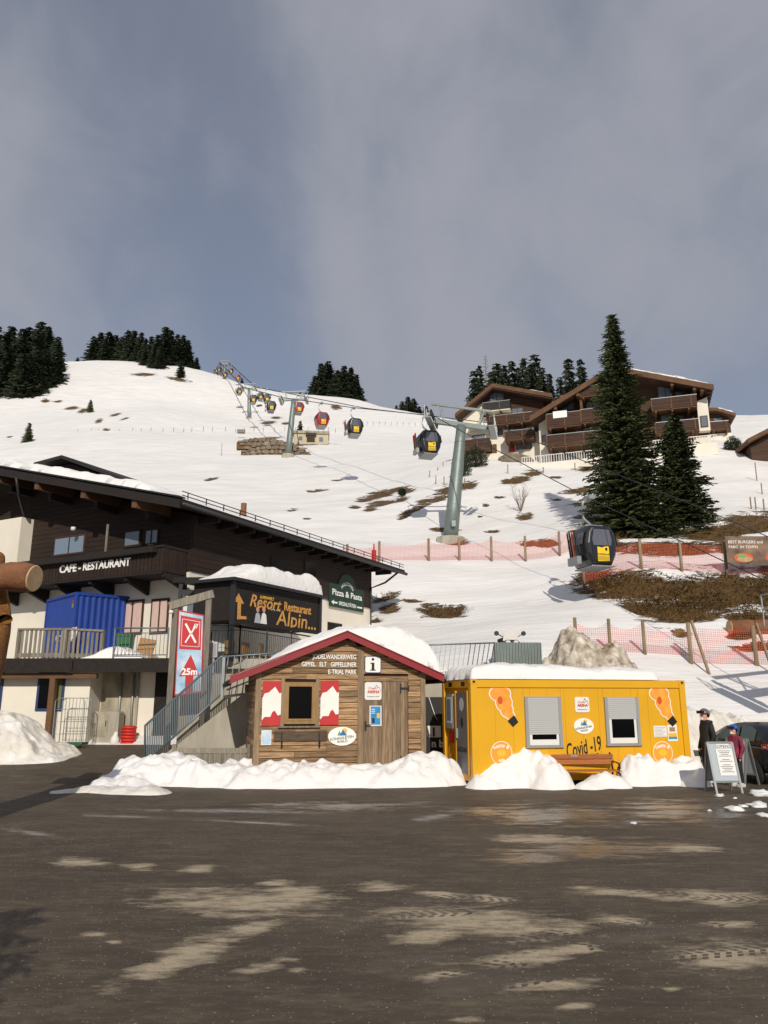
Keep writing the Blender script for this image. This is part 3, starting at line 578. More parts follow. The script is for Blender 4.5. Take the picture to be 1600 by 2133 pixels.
# information plate
x0, x1, z0, z1 = HF.rect(759, 1367, 793, 1402); ip = prism(hut, 'information_plate', 'sign_blue', rrect(x0, x1, z0, z1, .06), -.05, -.03)
prism(ip, 'plate_face', 'letter_white', rrect(x0+.018, x1-.018, z0+.018, z1-.018, .045), -.053, -.05); cx = (x0+x1)/2; cz = (z0+z1)/2
prism(ip, 'letter_i', 'ink_black', [(cx-.075, z0+.06), (cx+.075, z0+.06), (cx+.075, z0+.09), (cx+.04, z0+.09), (cx+.04, cz+.05), (cx-.07, cz+.05), (cx-.07, cz+.02), (cx-.035, cz+.02), (cx-.035, z0+.09), (cx-.075, z0+.09)], -.056, -.053)
prism(ip, 'letter_dot', 'ink_black', ell(cx, z1-.085, .038, .038, 16), -.056, -.053)
for s_, v in (('JODELWANDERWEG', 1377), ('GIPFEL   ELT   GIPFELLINER', 1392.5), ('E-TRIAL PARK', 1408)):
    x, zz = HF.xz(742, v); text(hut, 'lettering', s_, 'letter_white', x, -.03, zz+.045, .17, 'RIGHT', sx=.74, bold=.003, ext=.006)
x0, x1, z0, z1 = HF.rect(683, 1514, 741, 1553); sign_oval(hut, (x0+x1)/2, (z0+z1)/2, (x1-x0)/2, (z1-z0)/2, -.03)
x0, x1, z0, z1 = HF.rect(544, 1521, 565, 1552); po = box(hut, 'notice', 'paper', x0, x1, -.035, -.03, z0, z1); box(po, 'notice_print', 'sign_sky', x0+.015, x1-.015, -.038, -.036, z0+.02, z1-.02)
x0, x1, z0, z1 = HF.rect(859, 1579, 877, 1590); st_ = box(hut, 'sticker', 'paper', x0, x1, -.035, -.03, z0, z1); box(st_, 'sticker_print', 'sun_yellow', x0, x1, -.037, -.0355, z0+.05, z1)
# roof: deck, red verge boards, snow
ex0, ex1 = HF.xz(480, 1405, -.3)[0], HF.xz(925, 1402, -.3)[0]; sl = (AZ-EH)/AX; sr = (AZ-EH)/(W-AX)
rz = lambda x: AZ+.03 - (AX-x)*sl if x < AX else AZ+.03-(x-AX)*sr
prism(hut, 'roof_deck', 'frame_wood', [(ex0, rz(ex0)), (AX, rz(AX)), (ex1, rz(ex1)), (ex1, rz(ex1)+.06), (AX, rz(AX)+.06), (ex0, rz(ex0)+.06)], -.26, D+.3)
for a, b_ in ((ex0, AX), (AX, ex1)):
    e = .04 if a == AX else 0
    prism(hut, 'verge_board', 'red_paint', [(a, rz(a)-.07), (b_, rz(b_)-.07), (b_, rz(b_)+.11), (a, rz(a)+.11)], -.30, -.26)
    prism(hut, 'verge_cap', 'red_paint', [(a-.02, rz(a)+.112), (b_, rz(b_)+.112), (b_, rz(b_)+.14), (a-.02, rz(a)+.14)], -.33, -.18)
tube(hut, 'gutter', 'black_metal', [(ex0-.02, -.26, rz(ex0)-.05), (ex0-.02, D+.3, rz(ex0)-.05)], .07); tube(hut, 'gutter', 'black_metal', [(ex1+.02, -.25, rz(ex1)-.04), (ex1+.02, D+.3, rz(ex1)-.04)], .06)
def roof_snow(p, x0, x1, y0, y1, zf, th, seed, edge=.5, m='snow', name='roof_snow', nx=70, ny=50, sharp=None):
    """a closed slab of snow lying on a roof, thinning to rounded edges"""
    V_, F_ = [], []; top = np.zeros((ny, nx), int); bot = np.zeros((ny, nx), int)
    for j in range(ny):
        for i in range(nx):
            x = x0+(x1-x0)*i/(nx-1); y = y0+(y1-y0)*j/(ny-1); d = min(x-x0, x1-x, y-y0, y1-y); r_ = min(1, d/edge); t = th(x, y)*math.sqrt(max(0, 1-(1-r_)**2)) if callable(th) else th*math.sqrt(max(0, 1-(1-r_)**2))
            n = fbm(x*.9+seed, y*.9, 0, 3)*.09 + fbm(x*3+seed, y*3, 2, 3)*.03; z_ = zf(x, y)
            top[j, i] = len(V_); V_.append((x + .05*fbm(y*2, x*2+seed, 1, 2)*(1 if r_ < .2 else 0), y, z_+.004+max(.0, t*(1+n*1.5)+n*r_*.6)))
            bot[j, i] = len(V_); V_.append((x, y, z_+.002))
    for j in range(ny-1):
        for i in range(nx-1):
            F_.append((top[j, i], top[j, i+1], top[j+1, i+1], top[j+1, i])); F_.append((bot[j, i], bot[j+1, i], bot[j+1, i+1], bot[j, i+1]))
    for i in range(nx-1): F_.append((bot[0, i], bot[0, i+1], top[0, i+1], top[0, i])); F_.append((top[-1, i], top[-1, i+1], bot[-1, i+1], bot[-1, i]))
    for j in range(ny-1): F_.append((top[j, 0], top[j+1, 0], bot[j+1, 0], bot[j, 0])); F_.append((bot[j, -1], bot[j+1, -1], top[j+1, -1], top[j, -1]))
    return mk(name, V_, F_, m, p, True)
zr = lambda x, y: rz(x)+.065
DOME = [HF.xz(u, v, .6) for u, v in ((500,1412),(545,1386),(600,1350),(650,1328),(700,1311),(760,1303),(820,1307),(870,1326),(905,1352),(922,1385))]
def dome(x, y):
    zt2 = float(np.interp(x, [p[0] for p in DOME], [p[1] for p in DOME])); return max(.06, zt2-zr(x, y)-.02)
roof_snow(hut, ex0+.12, ex1-.03, -.17, D+.2, zr, dome, 5, .5, nx=90, ny=60)
# ================================================================ YELLOW CONTAINER
KO = PZ(986, 1640, 0); KF = Frame((KO.x, KO.y, .1), R(13)); kc = thing('site_container', 'yellow office container with two shuttered windows, stickers and snow on its roof', 'container', KF.o, KF.yaw)
L_, DP, H = 6.06, 2.44, KF.xz(986, 1415)[1]
box(kc, 'wall', 'yellow', .08, L_-.08, .05, DP-.05, .1, H-.1)
for a, b_ in ((0, .17), (L_-.17, L_)):
    for c_, d_ in ((0, .17), (DP-.17, DP)): box(kc, 'corner_post', 'yellow', a, b_, c_, d_, .0, H, .01)
for zz, hh in ((0, .16), (H-.2, .2)):
    for c_, d_ in ((.012, .16), (DP-.16, DP-.012)): box(kc, 'frame_rail', 'yellow', .17, L_-.17, c_, d_, zz+.002, zz+hh-.002, .008)
    for a, b_ in ((.012, .16), (L_-.16, L_-.012)): box(kc, 'frame_rail', 'yellow_dark', a, b_, .17, DP-.17, zz+.002, zz+hh-.002, .008)
for a in (0, L_-.17):
    for c_ in (0,): ct = box(kc, 'corner_casting', 'yellow', a-.006, a+.176, -.006, .17, H-.115, H+.006, .012); box(ct, 'casting_hole', 'ink_black', a+.05, a+.12, -.0085, -.004, H-.085, H-.03); 
box(kc, 'forklift_pocket', 'ink_black', .008, .013, .5, .8, H-.16, H-.05); box(kc, 'forklift_pocket', 'ink_black', .008, .013, 1.55, 1.85, H-.16, H-.05)
n = 12
for i in range(1, n):
    x = .17+(L_-.34)*i/n; box(kc, 'wall_panel_seam', 'yellow_dark', x-.004, x+.004, .044, .0505, .16, H-.2)
for i in range(15):
    y = .2+(DP-.4)*i/14; box(kc, 'wall_rib', 'yellow_dark', .052, .08, y-.035, y+.035, .16, H-.2)
def cwin(u0, v0, u1, v1, vs):
    x0, x1, z0, z1 = KF.rect(u0, v0, u1, v1); _, zs = KF.xz((u0+u1)/2, vs)
    w = box(kc, 'window', 'roller', x0, x1, .018, .05, z0, z1, .006); w.data.materials[0] = MATS['grey_frame']
    box(w, 'window_frame', 'pvc', x0+.1, x1-.1, .008, .02, z0+.03, zs+.03); box(w, 'pane', 'glass_dark', x0+.17, x1-.17, .002, .009, z0+.17, zs+.02)
    k = zs
    while k < z1-.03: box(w, 'shutter_slat', 'roller', x0+.085, x1-.085, -.004-.003*(int(k*40) % 2), .018, k+.003, min(k+.047, z1-.02), .003); k += .05
    box(w, 'window_sill', 'grey_frame', x0-.02, x1+.02, -.03, .03, z0-.03, z0)
    for xx in (x0, x1-.085): box(w, 'guide_rail', 'grey_frame', xx, xx+.083, -.012, .018, z0, z1)
    box(kc, 'panel_recess_line', 'yellow_dark', x0-.02, x0-.012, .04, .049, z1, H-.2); box(kc, 'panel_recess_line', 'yellow_dark', x1+.012, x1+.02, .04, .049, z1, H-.2)
cwin(1095, 1451, 1171, 1555, 1530); cwin(1262, 1452, 1333, 1551, 1498)
# door and small window on the short side
def side(u0, v0, u1, v1): a = [KF.yz(u, v, .05) for u, v in ((u0, v0), (u1, v0), (u0, v1), (u1, v1))]; return min(a[1][0], a[3][0]), max(a[0][0], a[2][0]), (a[2][1]+a[3][1])/2, (a[0][1]+a[1][1])/2
y0, y1, z0, z1 = .32, 1.22, .16, H-.32
dr = box(kc, 'door', 'door_grey', .0, .05, y0, y1, z0, z1, .006)
for a, b_ in ((y0-.06, y0), (y1, y1+.06)): box(dr, 'door_frame', 'yellow_dark', -.015, .05, a, b_, z0, z1+.05)
box(dr, 'door_handle', 'steel', -.05, -.0, y1-.12, y1-.06, 1.0, 1.25)
prism_y = lambda p, name, m, pts, x0, x1: mk(name, [(x0, a, b_) for a, b_ in pts]+[(x1, a, b_) for a, b_ in pts], [tuple(range(len(pts))), tuple(range(2*len(pts)-1, len(pts)-1, -1))]+[(i, len(pts)+i, len(pts)+(i+1) % len(pts), (i+1) % len(pts)) for i in range(len(pts))], m, p)
prism_y(dr, 'door_badge', 'roller', ell((y0+y1)/2, z1-.3, .17, .17, 20), -.004, .0)
t_ = text(dr, 'lettering', 'AUSGANG', 'ink_black', 0, 0, 0, .17, 'CENTER'); t_.rotation_euler = (0, 0, -math.pi/2); t_.location = (-.004, (y0+y1)/2, .68)
prism_y(dr, 'door_emblem', 'ink_black', ell((y0+y1)/2-.02, z1-.75, .1, .13, 14), -.003, .0)
y0, y1, z0, z1 = 1.52, 2.14, 1.22, 2.12; w = box(kc, 'side_window', 'grey_frame', -.0, .05, y0, y1, z0, z1, .006); box(w, 'pane', 'glass_sky', -.006, 0, y0+.13, y1-.13, z0+.2, z1-.13); box(w, 'window_frame', 'pvc', -.004, .0, y0+.08, y1-.08, z0+.14, z1-.08)
box(kc, 'notice', 'sign_red', .03, .05, 1.6, 1.95, .85, 1.15)
# stickers on the front
Y0 = .044
for u, v in ((1213, 1468),): x0, x1, z0, z1 = KF.rect(1199, 1452, 1229, 1484); sign_arena(kc, x0, x1, z0, z1, Y0)
x0, x1, z0, z1 = KF.rect(1197, 1496, 1238, 1529); sign_oval(kc, (x0+x1)/2, (z0+z1)/2, (x1-x0)/2, (z1-z0)/2, Y0, .15)
def plain_sticker(u, v):            # plain stand-in for the cartoon sticker: orange patches with a white rim and a dark block
    def pt(du, dv): return KF.xz(u+du, v+dv)
    blobs = [(-4, -22, 22, 15), (4, -4, 17, 18), (10, 12, 13, 14), (18, 24, 8, 8)]
    c = [pt(a, b_) for a, b_, _, _ in blobs]; s_ = .0125
    rim = None
    for k, (a, b_, ru, rv) in enumerate(blobs):
        o = prism(kc if rim is None else rim, 'sticker' if rim is None else 'sticker_rim', 'letter_white', ell(c[k][0], c[k][1], ru*s_+.025, rv*s_+.025, 24), Y0-.002-k*.0004, Y0); rim = rim or o
    for k, (a, b_, ru, rv) in enumerate(blobs): prism(rim, 'sticker_print', 'orange_print', ell(c[k][0], c[k][1], ru*s_, rv*s_, 24), Y0-.006-k*.0004, Y0-.004)
    prism(rim, 'sticker_print', 'orange_deep', ell(c[1][0]-.1, c[1][1]+.05, .07, .1, 16), Y0-.009, Y0-.008)
    x, zz = pt(24, 33); q_ = [(x-.16, zz-.02), (x-.02, zz-.17), (x+.13, zz-.05), (x+.02, zz+.12)]; prism(rim, 'sticker_print', 'ink_black', q_, Y0-.010, Y0-.0085)
plain_sticker(1047, 1467); plain_sticker(1379, 1467)
def round_sticker(u, v):
    x, zz = KF.xz(u, v); s_ = prism(kc, 'round_sticker', 'letter_white', ell(x, zz, .285, .285, 36), Y0-.003, Y0); prism(s_, 'sticker_print', 'orange_disc', ell(x, zz, .27, .27, 36), Y0-.005, Y0-.003)
    text(s_, 'lettering', 'happy &', 'letter_white', x, Y0-.007, zz+.15, .12, 'CENTER', arc=.28, bold=.002); text(s_, 'lettering', 'safe', 'letter_white', x, Y0-.007, zz-.2, .11, 'CENTER', bold=.002)
    prism(s_, 'sticker_print', 'sun_yellow', ell(x, zz, .12, .085, 18), Y0-.007, Y0-.005)
round_sticker(1046, 1569); round_sticker(1383, 1568)
x, zz = KF.xz(1183, 1580); text(kc, 'lettering', 'Covid -19', 'ink_black', x, Y0-.002, zz, .50, rot=.2, shear=.28, sx=.5, bold=.006)
x, zz = KF.xz(1192, 1590); text(kc, 'lettering', 'Testcenter', 'ink_black', x, Y0-.002, zz, .29, rot=.13, shear=.28, sx=.6, bold=.002)
for (u0, v0, u1, v1), pr in (((1364, 1512, 1391, 1535), 'ink_grey'), ((1393, 1510, 1413, 1544), 'orange_disc')):
    x0, x1, z0, z1 = KF.rect(u0, v0, u1, v1); o = box(kc, 'notice', 'paper', x0, x1, Y0-.002, Y0+.004, z0, z1)
    if pr == 'ink_grey':
        for i in range(7): box(o, 'notice_text', pr, x0+.03, x1-.03-.05*(i % 3), Y0-.003, Y0-.002, z1-.05-.035*i, z1-.042-.035*i)
    else: box(o, 'notice_print', 'cardboard', x0+.06, x1-.06, Y0-.003, Y0-.002, z1-.17, z1-.06); box(o, 'notice_print', 'sun_yellow', x0+.02, x1-.02, Y0-.003, Y0-.002, z1-.31, z1-.21); box(o, 'notice_print', 'ink_blue', x0+.02, x1-.02, Y0-.003, Y0-.002, z0+.05, z0+.11)
roof_snow(kc, .0, L_-.75, -.02, DP, lambda x, y: H+.008, lambda x, y: .34+.1*math.exp(-((x-1.2)/.9)**2)-.05*x/5, 9, .32)
box(kc, 'roof', 'yellow_dark', .17, L_-.17, .17, DP-.17, H-.06, H+.004)
# ================================================================ BENCH
bp_ = gp(1216, 1641); bf = Frame((bp_.x, bp_.y+.35, 0), R(6)); bn = thing('park_bench', 'orange brown slatted bench with curled black iron ends', 'bench', bf.o, bf.yaw); bn.scale = (1, 1, .78)
hw = 1.03
for i, (zz, yy) in enumerate(((.86, .36), (.70, .31))): o = box(bn, 'back_slat', 'bench_wood', -hw, hw, yy-.02, yy+.02, zz-.075, zz+.075, .012); o.rotation_euler = (0, 0, 0)
for i in range(4): box(bn, 'seat_slat', 'bench_wood', -hw, hw, -.18+i*.115, -.08+i*.115, .44-.01*(i == 3), .475, .01)
box(bn, 'name_plate', 'steel', -.08, .1, .333, .339, .86, .92)
for s_ in (-1, 1):
    x = s_*(hw-.06); m = MB(); m.tube([(x, .4, .98), (x, .36, .8), (x, .27, .5), (x, .3, .25), (x, .42, .0)], .026); m.tube([(x, .27, .43), (x, -.1, .42), (x, -.2, .36), (x, -.16, .2), (x, -.24, .0)], .024)
    m.tube([(x, .34, .7), (x, .15, .72), (x, -.08, .7), (x, -.2, .64), (x, -.22, .56), (x, -.15, .53), (x, -.12, .58)], .022); m.tube([(x, -.12, .44), (x, -.16, .52), (x, -.2, .6)], .018); m.build('cast_iron_end', 'black_metal', bn, True)
# ================================================================ FOLDING BOARDS
def aboard(u, v, yaw, label, front, tilt=.16):
    p = gp(u, v); t = thing('sandwich_board', label, 'sign board', (p.x, p.y, 0), yaw)
    w, h = .30, 1.1
    def P(x, yl, z, sgn): # leaf coordinates to board coordinates
        return (x, sgn*(.27-z*math.sin(tilt)*.27/.18*.95+(-yl)), z)
    for sgn in (-1, 1):
        m = MB()
        for x in (-w, w): m.bar(P(x, 0, 0, sgn), P(x, 0, h, sgn), .045, .03)
        for z_ in (.25, h): m.bar(P(-w, 0, z_, sgn), P(w, 0, z_, sgn), .03, .045)
        m.build('frame', 'steel', t)
        a = [P(-w+.02, 0, .27, sgn), P(w-.02, 0, .27, sgn), P(w-.02, 0, h-.02, sgn), P(-w+.02, 0, h-.02, sgn)]; mk('panel', a, [(0, 1, 2, 3)], 'panel_grey', t).modifiers.new('t', 'SOLIDIFY').thickness = .008
    if front:
        e = -.012; q_ = lambda x, z_: P(x, e, z_, -1); a = [q_(-.13, .38), q_(.26, .38), q_(.26, .96), q_(-.13, .96)]; pp = mk('paper_sheet', a, [(0, 1, 2, 3)], 'paper', t)
        a = [q_(-.1, .97), q_(.2, .97), q_(.2, 1.07), q_(-.1, 1.07)]; p2 = mk('paper_sheet', a, [(0, 1, 2, 3)], 'paper', t)
        o = text(p2, 'lettering', 'OPEN', 'ink_black', 0, 0, 0, .095, 'CENTER', sx=1.15); q2 = P(.05, e-.004, .985, -1); o.location = q2; o.rotation_euler = (-.25, 0, 0)
        for i in range(13):
            if i in (4, 7): continue
            zz = .91-.038*i; ww = .15-.03*((i*7) % 3); a = [P(.065-ww, e-.003, zz, -1), P(.065+ww, e-.003, zz, -1), P(.065+ww, e-.003, zz+.014, -1), P(.065-ww, e-.003, zz+.014, -1)]; mk('text_line', a, [(0, 1, 2, 3)], 'ink_grey', pp)
    return t
aboard(1508, 1650, R(4), 'grey folding board headed OPEN with two white notices', True)
aboard(1545, 1634, R(-62), 'folding board seen edge on, right behind the OPEN board', False)
# ================================================================ PEOPLE
def skin_body(name, joints, edges, regions, parent, sub=2):
    """one continuous skinned figure; joints: name -> (x, y, z, radius)"""
    ids = {k: i for i, k in enumerate(joints)}; me = bpy.data.meshes.new(name); me.from_pydata([j[:3] for j in joints.values()], [(ids[a], ids[b]) for a, b in edges], [])
    o = bpy.data.objects.new(name, me); col.objects.link(o); o.modifiers.new('skin', 'SKIN'); s = o.modifiers.new('sub', 'SUBSURF'); s.levels = sub; s.render_levels = sub
    for i, j in enumerate(joints.values()):
        r_ = j[3]; me.skin_vertices[0].data[i].radius = r_ if isinstance(r_, tuple) else (r_, r_)
    me.skin_vertices[0].data[0].use_root = True
    ev = bpy.data.meshes.new_from_object(o.evaluated_get(bpy.context.evaluated_depsgraph_get())); bpy.data.objects.remove(o); ev.materials.clear(); ms = []
    for fn, m in regions:
        if m not in ms: ms.append(m); ev.materials.append(MATS[m])
    for f in ev.polygons:
        f.use_smooth = True
        for fn, m in regions:
            if fn(f.center): f.material_index = ms.index(m); break
    ev.name = name; ob = bpy.data.objects.new(name, ev); col.objects.link(ob); ob.parent = parent; return ob
def person(label, loc, yaw, s, kid):
    t = thing('person', label, 'person', loc, yaw); t.scale = (s, s, s)           # faces local -x
    J = {'pelvis': (0, 0, .95, (.17, .15)), 'waist': (.0, 0, 1.1, (.165, .14)), 'chest': (0.01, 0, 1.32, (.19, .15)), 'neck0': (.0, 0, 1.48, (.11, .1)), 'neck': (-.02, 0, 1.55, .065), 'head': (-.03, 0, 1.66, (.09, .095)), 'crown': (-.025, 0, 1.76, .075)}
    E = [('pelvis', 'waist'), ('waist', 'chest'), ('chest', 'neck0'), ('neck0', 'neck'), ('neck', 'head'), ('head', 'crown')]
    for n_, y in (('l', -1), ('r', 1)):
        J.update({n_+'sh': (.01, y*.2, 1.43, .085), n_+'el': (.04, y*.27, 1.14, .065), n_+'wr': (-.06, y*.25, .92, .05), n_+'ha': (-.09, y*.245, .84, (.045, .025)), n_+'hi': (0, y*.1, .88, .11), n_+'kn': (-.02, y*.115, .5, .085), n_+'an': (.03, y*.12, .1, .065), n_+'to': (-.14, y*.13, .05, .05)})
        E += [('chest', n_+'sh'), (n_+'sh', n_+'el'), (n_+'el', n_+'wr'), (n_+'wr', n_+'ha'), ('pelvis', n_+'hi'), (n_+'hi', n_+'kn'), (n_+'kn', n_+'an'), (n_+'an', n_+'to')]
        for k in range(4): J[n_+'f%d' % k] = (-.1-.02*(k == 0)-.012*k+.03, y*(.235), .76+.006*abs(k-1), .011); 
        for k in range(4): J[n_+'k%d' % k] = (-.12+.021*k, y*.243, .80, .012); E += [(n_+'ha', n_+'k%d' % k), (n_+'k%d' % k, n_+'f%d' % k)]
        J[n_+'th'] = (-.14, y*.22, .83, .012); E += [(n_+'ha', n_+'th')]
    suit = 'kid_suit' if kid else 'jacket'
    regs = [(lambda c: c.z > 1.555, 'skin'), (lambda c: c.z < .83 and abs(c.y) > .2 and c.z > .6, 'skin'), (lambda c: c.z < .12, 'boot'), (lambda c: c.z > .86, suit), (lambda c: True, 'jacket')]
    b = skin_body('body', J, E, regs, t)
    def ball(name, m, c, r_, cut=None, sub=3, smooth=True):
        bm = bmesh.new(); bmesh.ops.create_icosphere(bm, subdivisions=sub, radius=1)
        for w in bm.verts: w.co = Vector((w.co.x*r_[0]+c[0], w.co.y*r_[1]+c[1], w.co.z*r_[2]+c[2]))
        if cut: bmesh.ops.delete(bm, geom=[w for w in bm.verts if cut(w.co)], context='VERTS')
        me = bpy.data.meshes.new(name); bm.to_mesh(me); bm.free(); o = add(name, me, m, t, smooth); o.modifiers.new('t', 'SOLIDIFY').thickness = .012; return o
    hc = (-.02, 0, 1.70)
    ball('helmet', 'helmet_blue' if kid else 'helmet_grey', (hc[0]+.012, 0, hc[2]+.015), (.148, .125, .14), lambda c: c.z < hc[2]-.02 and c.x < .05 or c.z < hc[2]-.1)
    g = MB()
    for i in range(9):
        a = R(-68+136*i/8); a2 = R(-68+136*(i+1)/8)
        if i < 8: g.v += [Vector((hc[0]-math.cos(q)*.155, math.sin(q)*.13, hc[2]+zz)) for q, zz in ((a, .02), (a2, .02), (a2, .095), (a, .095))]; k = len(g.v); g.f.append((k-4, k-3, k-2, k-1))
    o = g.build('goggles', 'goggle', t); o.modifiers.new('t', 'SOLIDIFY').thickness = .035
    ball('nose', 'skin', (-.128, 0, 1.655), (.022, .016, .028), None, 2); 
    for y in (-1, 1): ball('eye', 'ink_black', (-.108, y*.035, 1.69), (.012, .014, .009), None, 2)
    box(t, 'mouth', 'sign_red', -.122, -.112, -.028, .028, 1.605, 1.613); ball('face_mask', 'paper', (-.095, 0, 1.585), (.045, .055, .04), None, 2) if not kid or True else None
    tube(t, 'collar', suit, [(.075*math.cos(a), .085*math.sin(a), 1.51+.02*math.cos(a)) for a in [i*math.pi/6 for i in range(13)]], .035)
    if not kid: m = MB(); m.tube([(-.06, -.12, 1.5), (.1, -.1, 1.5), (.14, 0, 1.48), (.1, .1, 1.5), (-.06, .12, 1.5)], .05); m.build('hood', 'jacket', t, True)
    for y in (-1, 1): box(t, 'boot', 'boot', -.18, .1, y*.12-.055, y*.12+.055, 0, .09, .02)
    return t
p1 = gp(1490, 1632); person('person in a black hooded jacket and grey ski helmet looking towards the container', (p1.x, p1.y+.25, 0), R(10), 1.0, False)
p2 = gp(1544, 1640); person('person in a blue ski helmet and patterned red and navy snowsuit', (p2.x, p2.y+.1, 0), R(20), .80, True)
# ================================================================ PARKED CAR (seen from its rear left, heading away)
def car(label, loc, yaw):
    t = thing('parked_car', label, 'car', loc, yaw); Lc, Wc = 4.0, .86                # local +y = heading, rear bumper at y = 0
    # side outline: (y, z) from rear sill round the roof to the front sill
    low = [(0.06, .3), (.02, .55), (.05, .82), (.12, .98)]; hood = [(3.0, 1.0), (3.5, .9), (3.85, .74), (3.96, .55), (3.93, .3)]
    def section(y):
        pass
    ys = [.02, .08, .25, .6, 1.0, 1.5, 2.0, 2.5, 2.9, 3.2, 3.5, 3.75, 3.9, 3.97]
    belt = lambda y: .98 - .05*max(0, (y-2.6))/.8 if y < 3.0 else .96-.3*((y-3.0)/.97)**1.6
    wid = lambda y: Wc*(1-.16*max(0, (y-3.0)/1.0)**2-.1*max(0, (.5-y)/.5)**2)
    V_, F_ = [], []
    for y in ys:
        w = wid(y); b_ = belt(y)
        for x, z in ((-w*.93, .22), (-w, .38), (-w*1.02, .62), (-w*.985, .84), (-w*.93, b_), (-w*.4, b_+.02), (w*.4, b_+.02), (w*.93, b_), (w*.985, .84 if b_ > .85 else b_*.9), (w*1.02, min(.62, b_*.75)), (w, .38), (w*.93, .22)):
            V_.append((x, y, min(z, b_+.02)))
    k = 12
    for i in range(len(ys)-1):
        for j in range(k): F_.append((i*k+j, i*k+(j+1) % k, (i+1)*k+(j+1) % k, (i+1)*k+j))
    F_ += [tuple(range(k))[::-1], tuple(range((len(ys)-1)*k, len(ys)*k))]
    b = mk('body', V_, F_, 'car_paint', t, True); b.modifiers.new('s', 'SUBSURF').levels = 1; b.modifiers['s'].render_levels = 1
    prof = [(.1, .97), (.16, 1.2), (.42, 1.43), (.95, 1.5), (1.6, 1.49), (2.1, 1.4), (2.55, 1.2), (3.0, .98)]; V_, F_ = [], []
    for y, z in prof:
        f = (z-.97)/.53; w = Wc*(.93-.2*f); V_ += [(-w, y, z-.03*f), (-w*.6, y, z+.005), (w*.6, y, z+.005), (w, y, z-.03*f)]
    for i in range(len(prof)-1):
        for j in range(3): F_.append((i*4+j, i*4+j+1, (i+1)*4+j+1, (i+1)*4+j))
    n = len(V_)
    for y, z in prof: V_ += [(-Wc*.93, y, .94), (Wc*.93, y, .94)]
    for i in range(len(prof)-1): F_.append((i*4, (i+1)*4, n+(i+1)*2, n+i*2)); F_.append((i*4+3, n+i*2+1, n+(i+1)*2+1, (i+1)*4+3))
    mk('cabin', V_, F_, 'car_paint', t, True)
    def win(name, ys_, side_):                  # side glass lying just outside the cabin side
        pts = []
        for y, z in ys_:
            f = (z-.97)/.53; pts.append((side_*(Wc*(.93-.2*f)+.008), y, z))
        return mk(name, pts, [tuple(range(len(pts)))], 'car_glass', t)
    for sd in (-1, 1):
        win('side_window', [(.62, 1.03), (.6, 1.3), (.85, 1.4), (1.28, 1.41), (1.28, 1.03)], sd); win('side_window', [(1.36, 1.03), (1.36, 1.41), (1.65, 1.41), (2.05, 1.33), (2.6, 1.03)], sd)
        box(t, 'door_handle', 'car_paint', sd*(Wc*1.0)-.02, sd*(Wc*1.0)+.02, 1.25, 1.42, .82, .85)
        mk('mirror', *(lambda m: (m.v, m.f))(MB().box(sd*.98-.09, sd*.98+.09, 2.3, 2.42, .98, 1.12)), 'car_paint', t)
        o = box(t, 'tail_light', 'lamp_red', sd*.76-.08, sd*.76+.1, .0, .26, .84, 1.0, .03); box(o, 'lamp_glass', 'lamp_clear', sd*.76-.084, sd*.76+.104, .06, .2, .88, .95, .02)
        box(t, 'head_light', 'lamp_clear', sd*.6-.16, sd*.6+.16, 3.72, 3.86, .62, .74, .03)
    mk('rear_window', [(-.6, .11, 1.05), (.6, .11, 1.05), (.52, .3, 1.36), (-.52, .3, 1.36)], [(0, 1, 2, 3)], 'car_glass', t)
    mk('windscreen', [(-.66, 2.86, 1.06), (.66, 2.86, 1.06), (.56, 2.28, 1.35), (-.56, 2.28, 1.35)], [(0, 1, 2, 3)], 'car_glass', t)
    box(t, 'bumper', 'tyre', -.78, .78, -.02, .1, .3, .5, .03); box(t, 'number_plate', 'letter_white', -.26, .26, -.03, -.018, .6, .71)
    for y in (.72, 3.2):
        for sd in (-1, 1):
            x = sd*.8
            tyre = MB().tube([(x-.1, y, .31), (x-.085, y, .31), (x+.085, y, .31), (x+.1, y, .31)], [.27, .31, .31, .27], 28).build('wheel', 'tyre', t, True)
            rim = MB().tube([(x+sd*.06, y, .31), (x+sd*.108, y, .31)], [.2, .19], 20).build('rim', 'rim', tyre, False)
            a = MB().tube([(x-sd*.02, y, .31), (x+sd*.075, y, .31)], .375, 28).build('wheel_arch', 'tyre', t, True)
            for i in range(5): aa = i*2*math.pi/5; MB().bar((x+sd*.112, y, .31), (x+sd*.112, y+.17*math.cos(aa), .31+.17*math.sin(aa)), .04, .015, up=(1, 0, 0)).build('spoke', 'black_metal', rim)
    return t
car('black hatchback parked at the snow wall behind the people', (10.35, 20.0, 0), R(7))
# ================================================================ RESTAURANT (dark timber gable building on the left)
RF = Frame((PY(397, 1150, 28.8).x, 28.8, .4), R(-28)); rest = thing('restaurant_building', 'dark timber chalet restaurant with CAFE-RESTAURANT balcony and snow on its roof', 'building', RF.o, RF.yaw)
GL, SLN = 16.0, RF.yz(771, 1250, 0)[0]; WZ = RF.xz(340, 1187, -1.3)[1]+.15        # level where plaster gives way to timber
ze = RF.xz(375, 1052, -1.9)[1]; xe = RF.xz(375, 1052, -1.9)[0]; RS = (RF.xz(0, 985, -1.9)[1]-ze)/(xe-RF.xz(0, 985, -1.9)[0]); xr = -9.5
rzf = lambda x: ze+(xe-x)*RS if x > xr else ze+(xe-xr)*RS-(xr-x)*RS
box(rest, 'plaster_wall', 'plaster', -GL, 0, 0, SLN, -.4, WZ)
prism(rest, 'timber_wall', 'dark_wood', [(-GL, WZ), (.06, WZ), (.06, rzf(0)-.1), (xr, rzf(xr)-.1), (-GL, rzf(-GL)-.1)], -.06, SLN+.04)
k = WZ
while k < rzf(0)-.2: box(rest, 'wall_board', 'dark_wood', .06, .085, 0, SLN, k+.008, k+.2-.004); k += .2
k = WZ
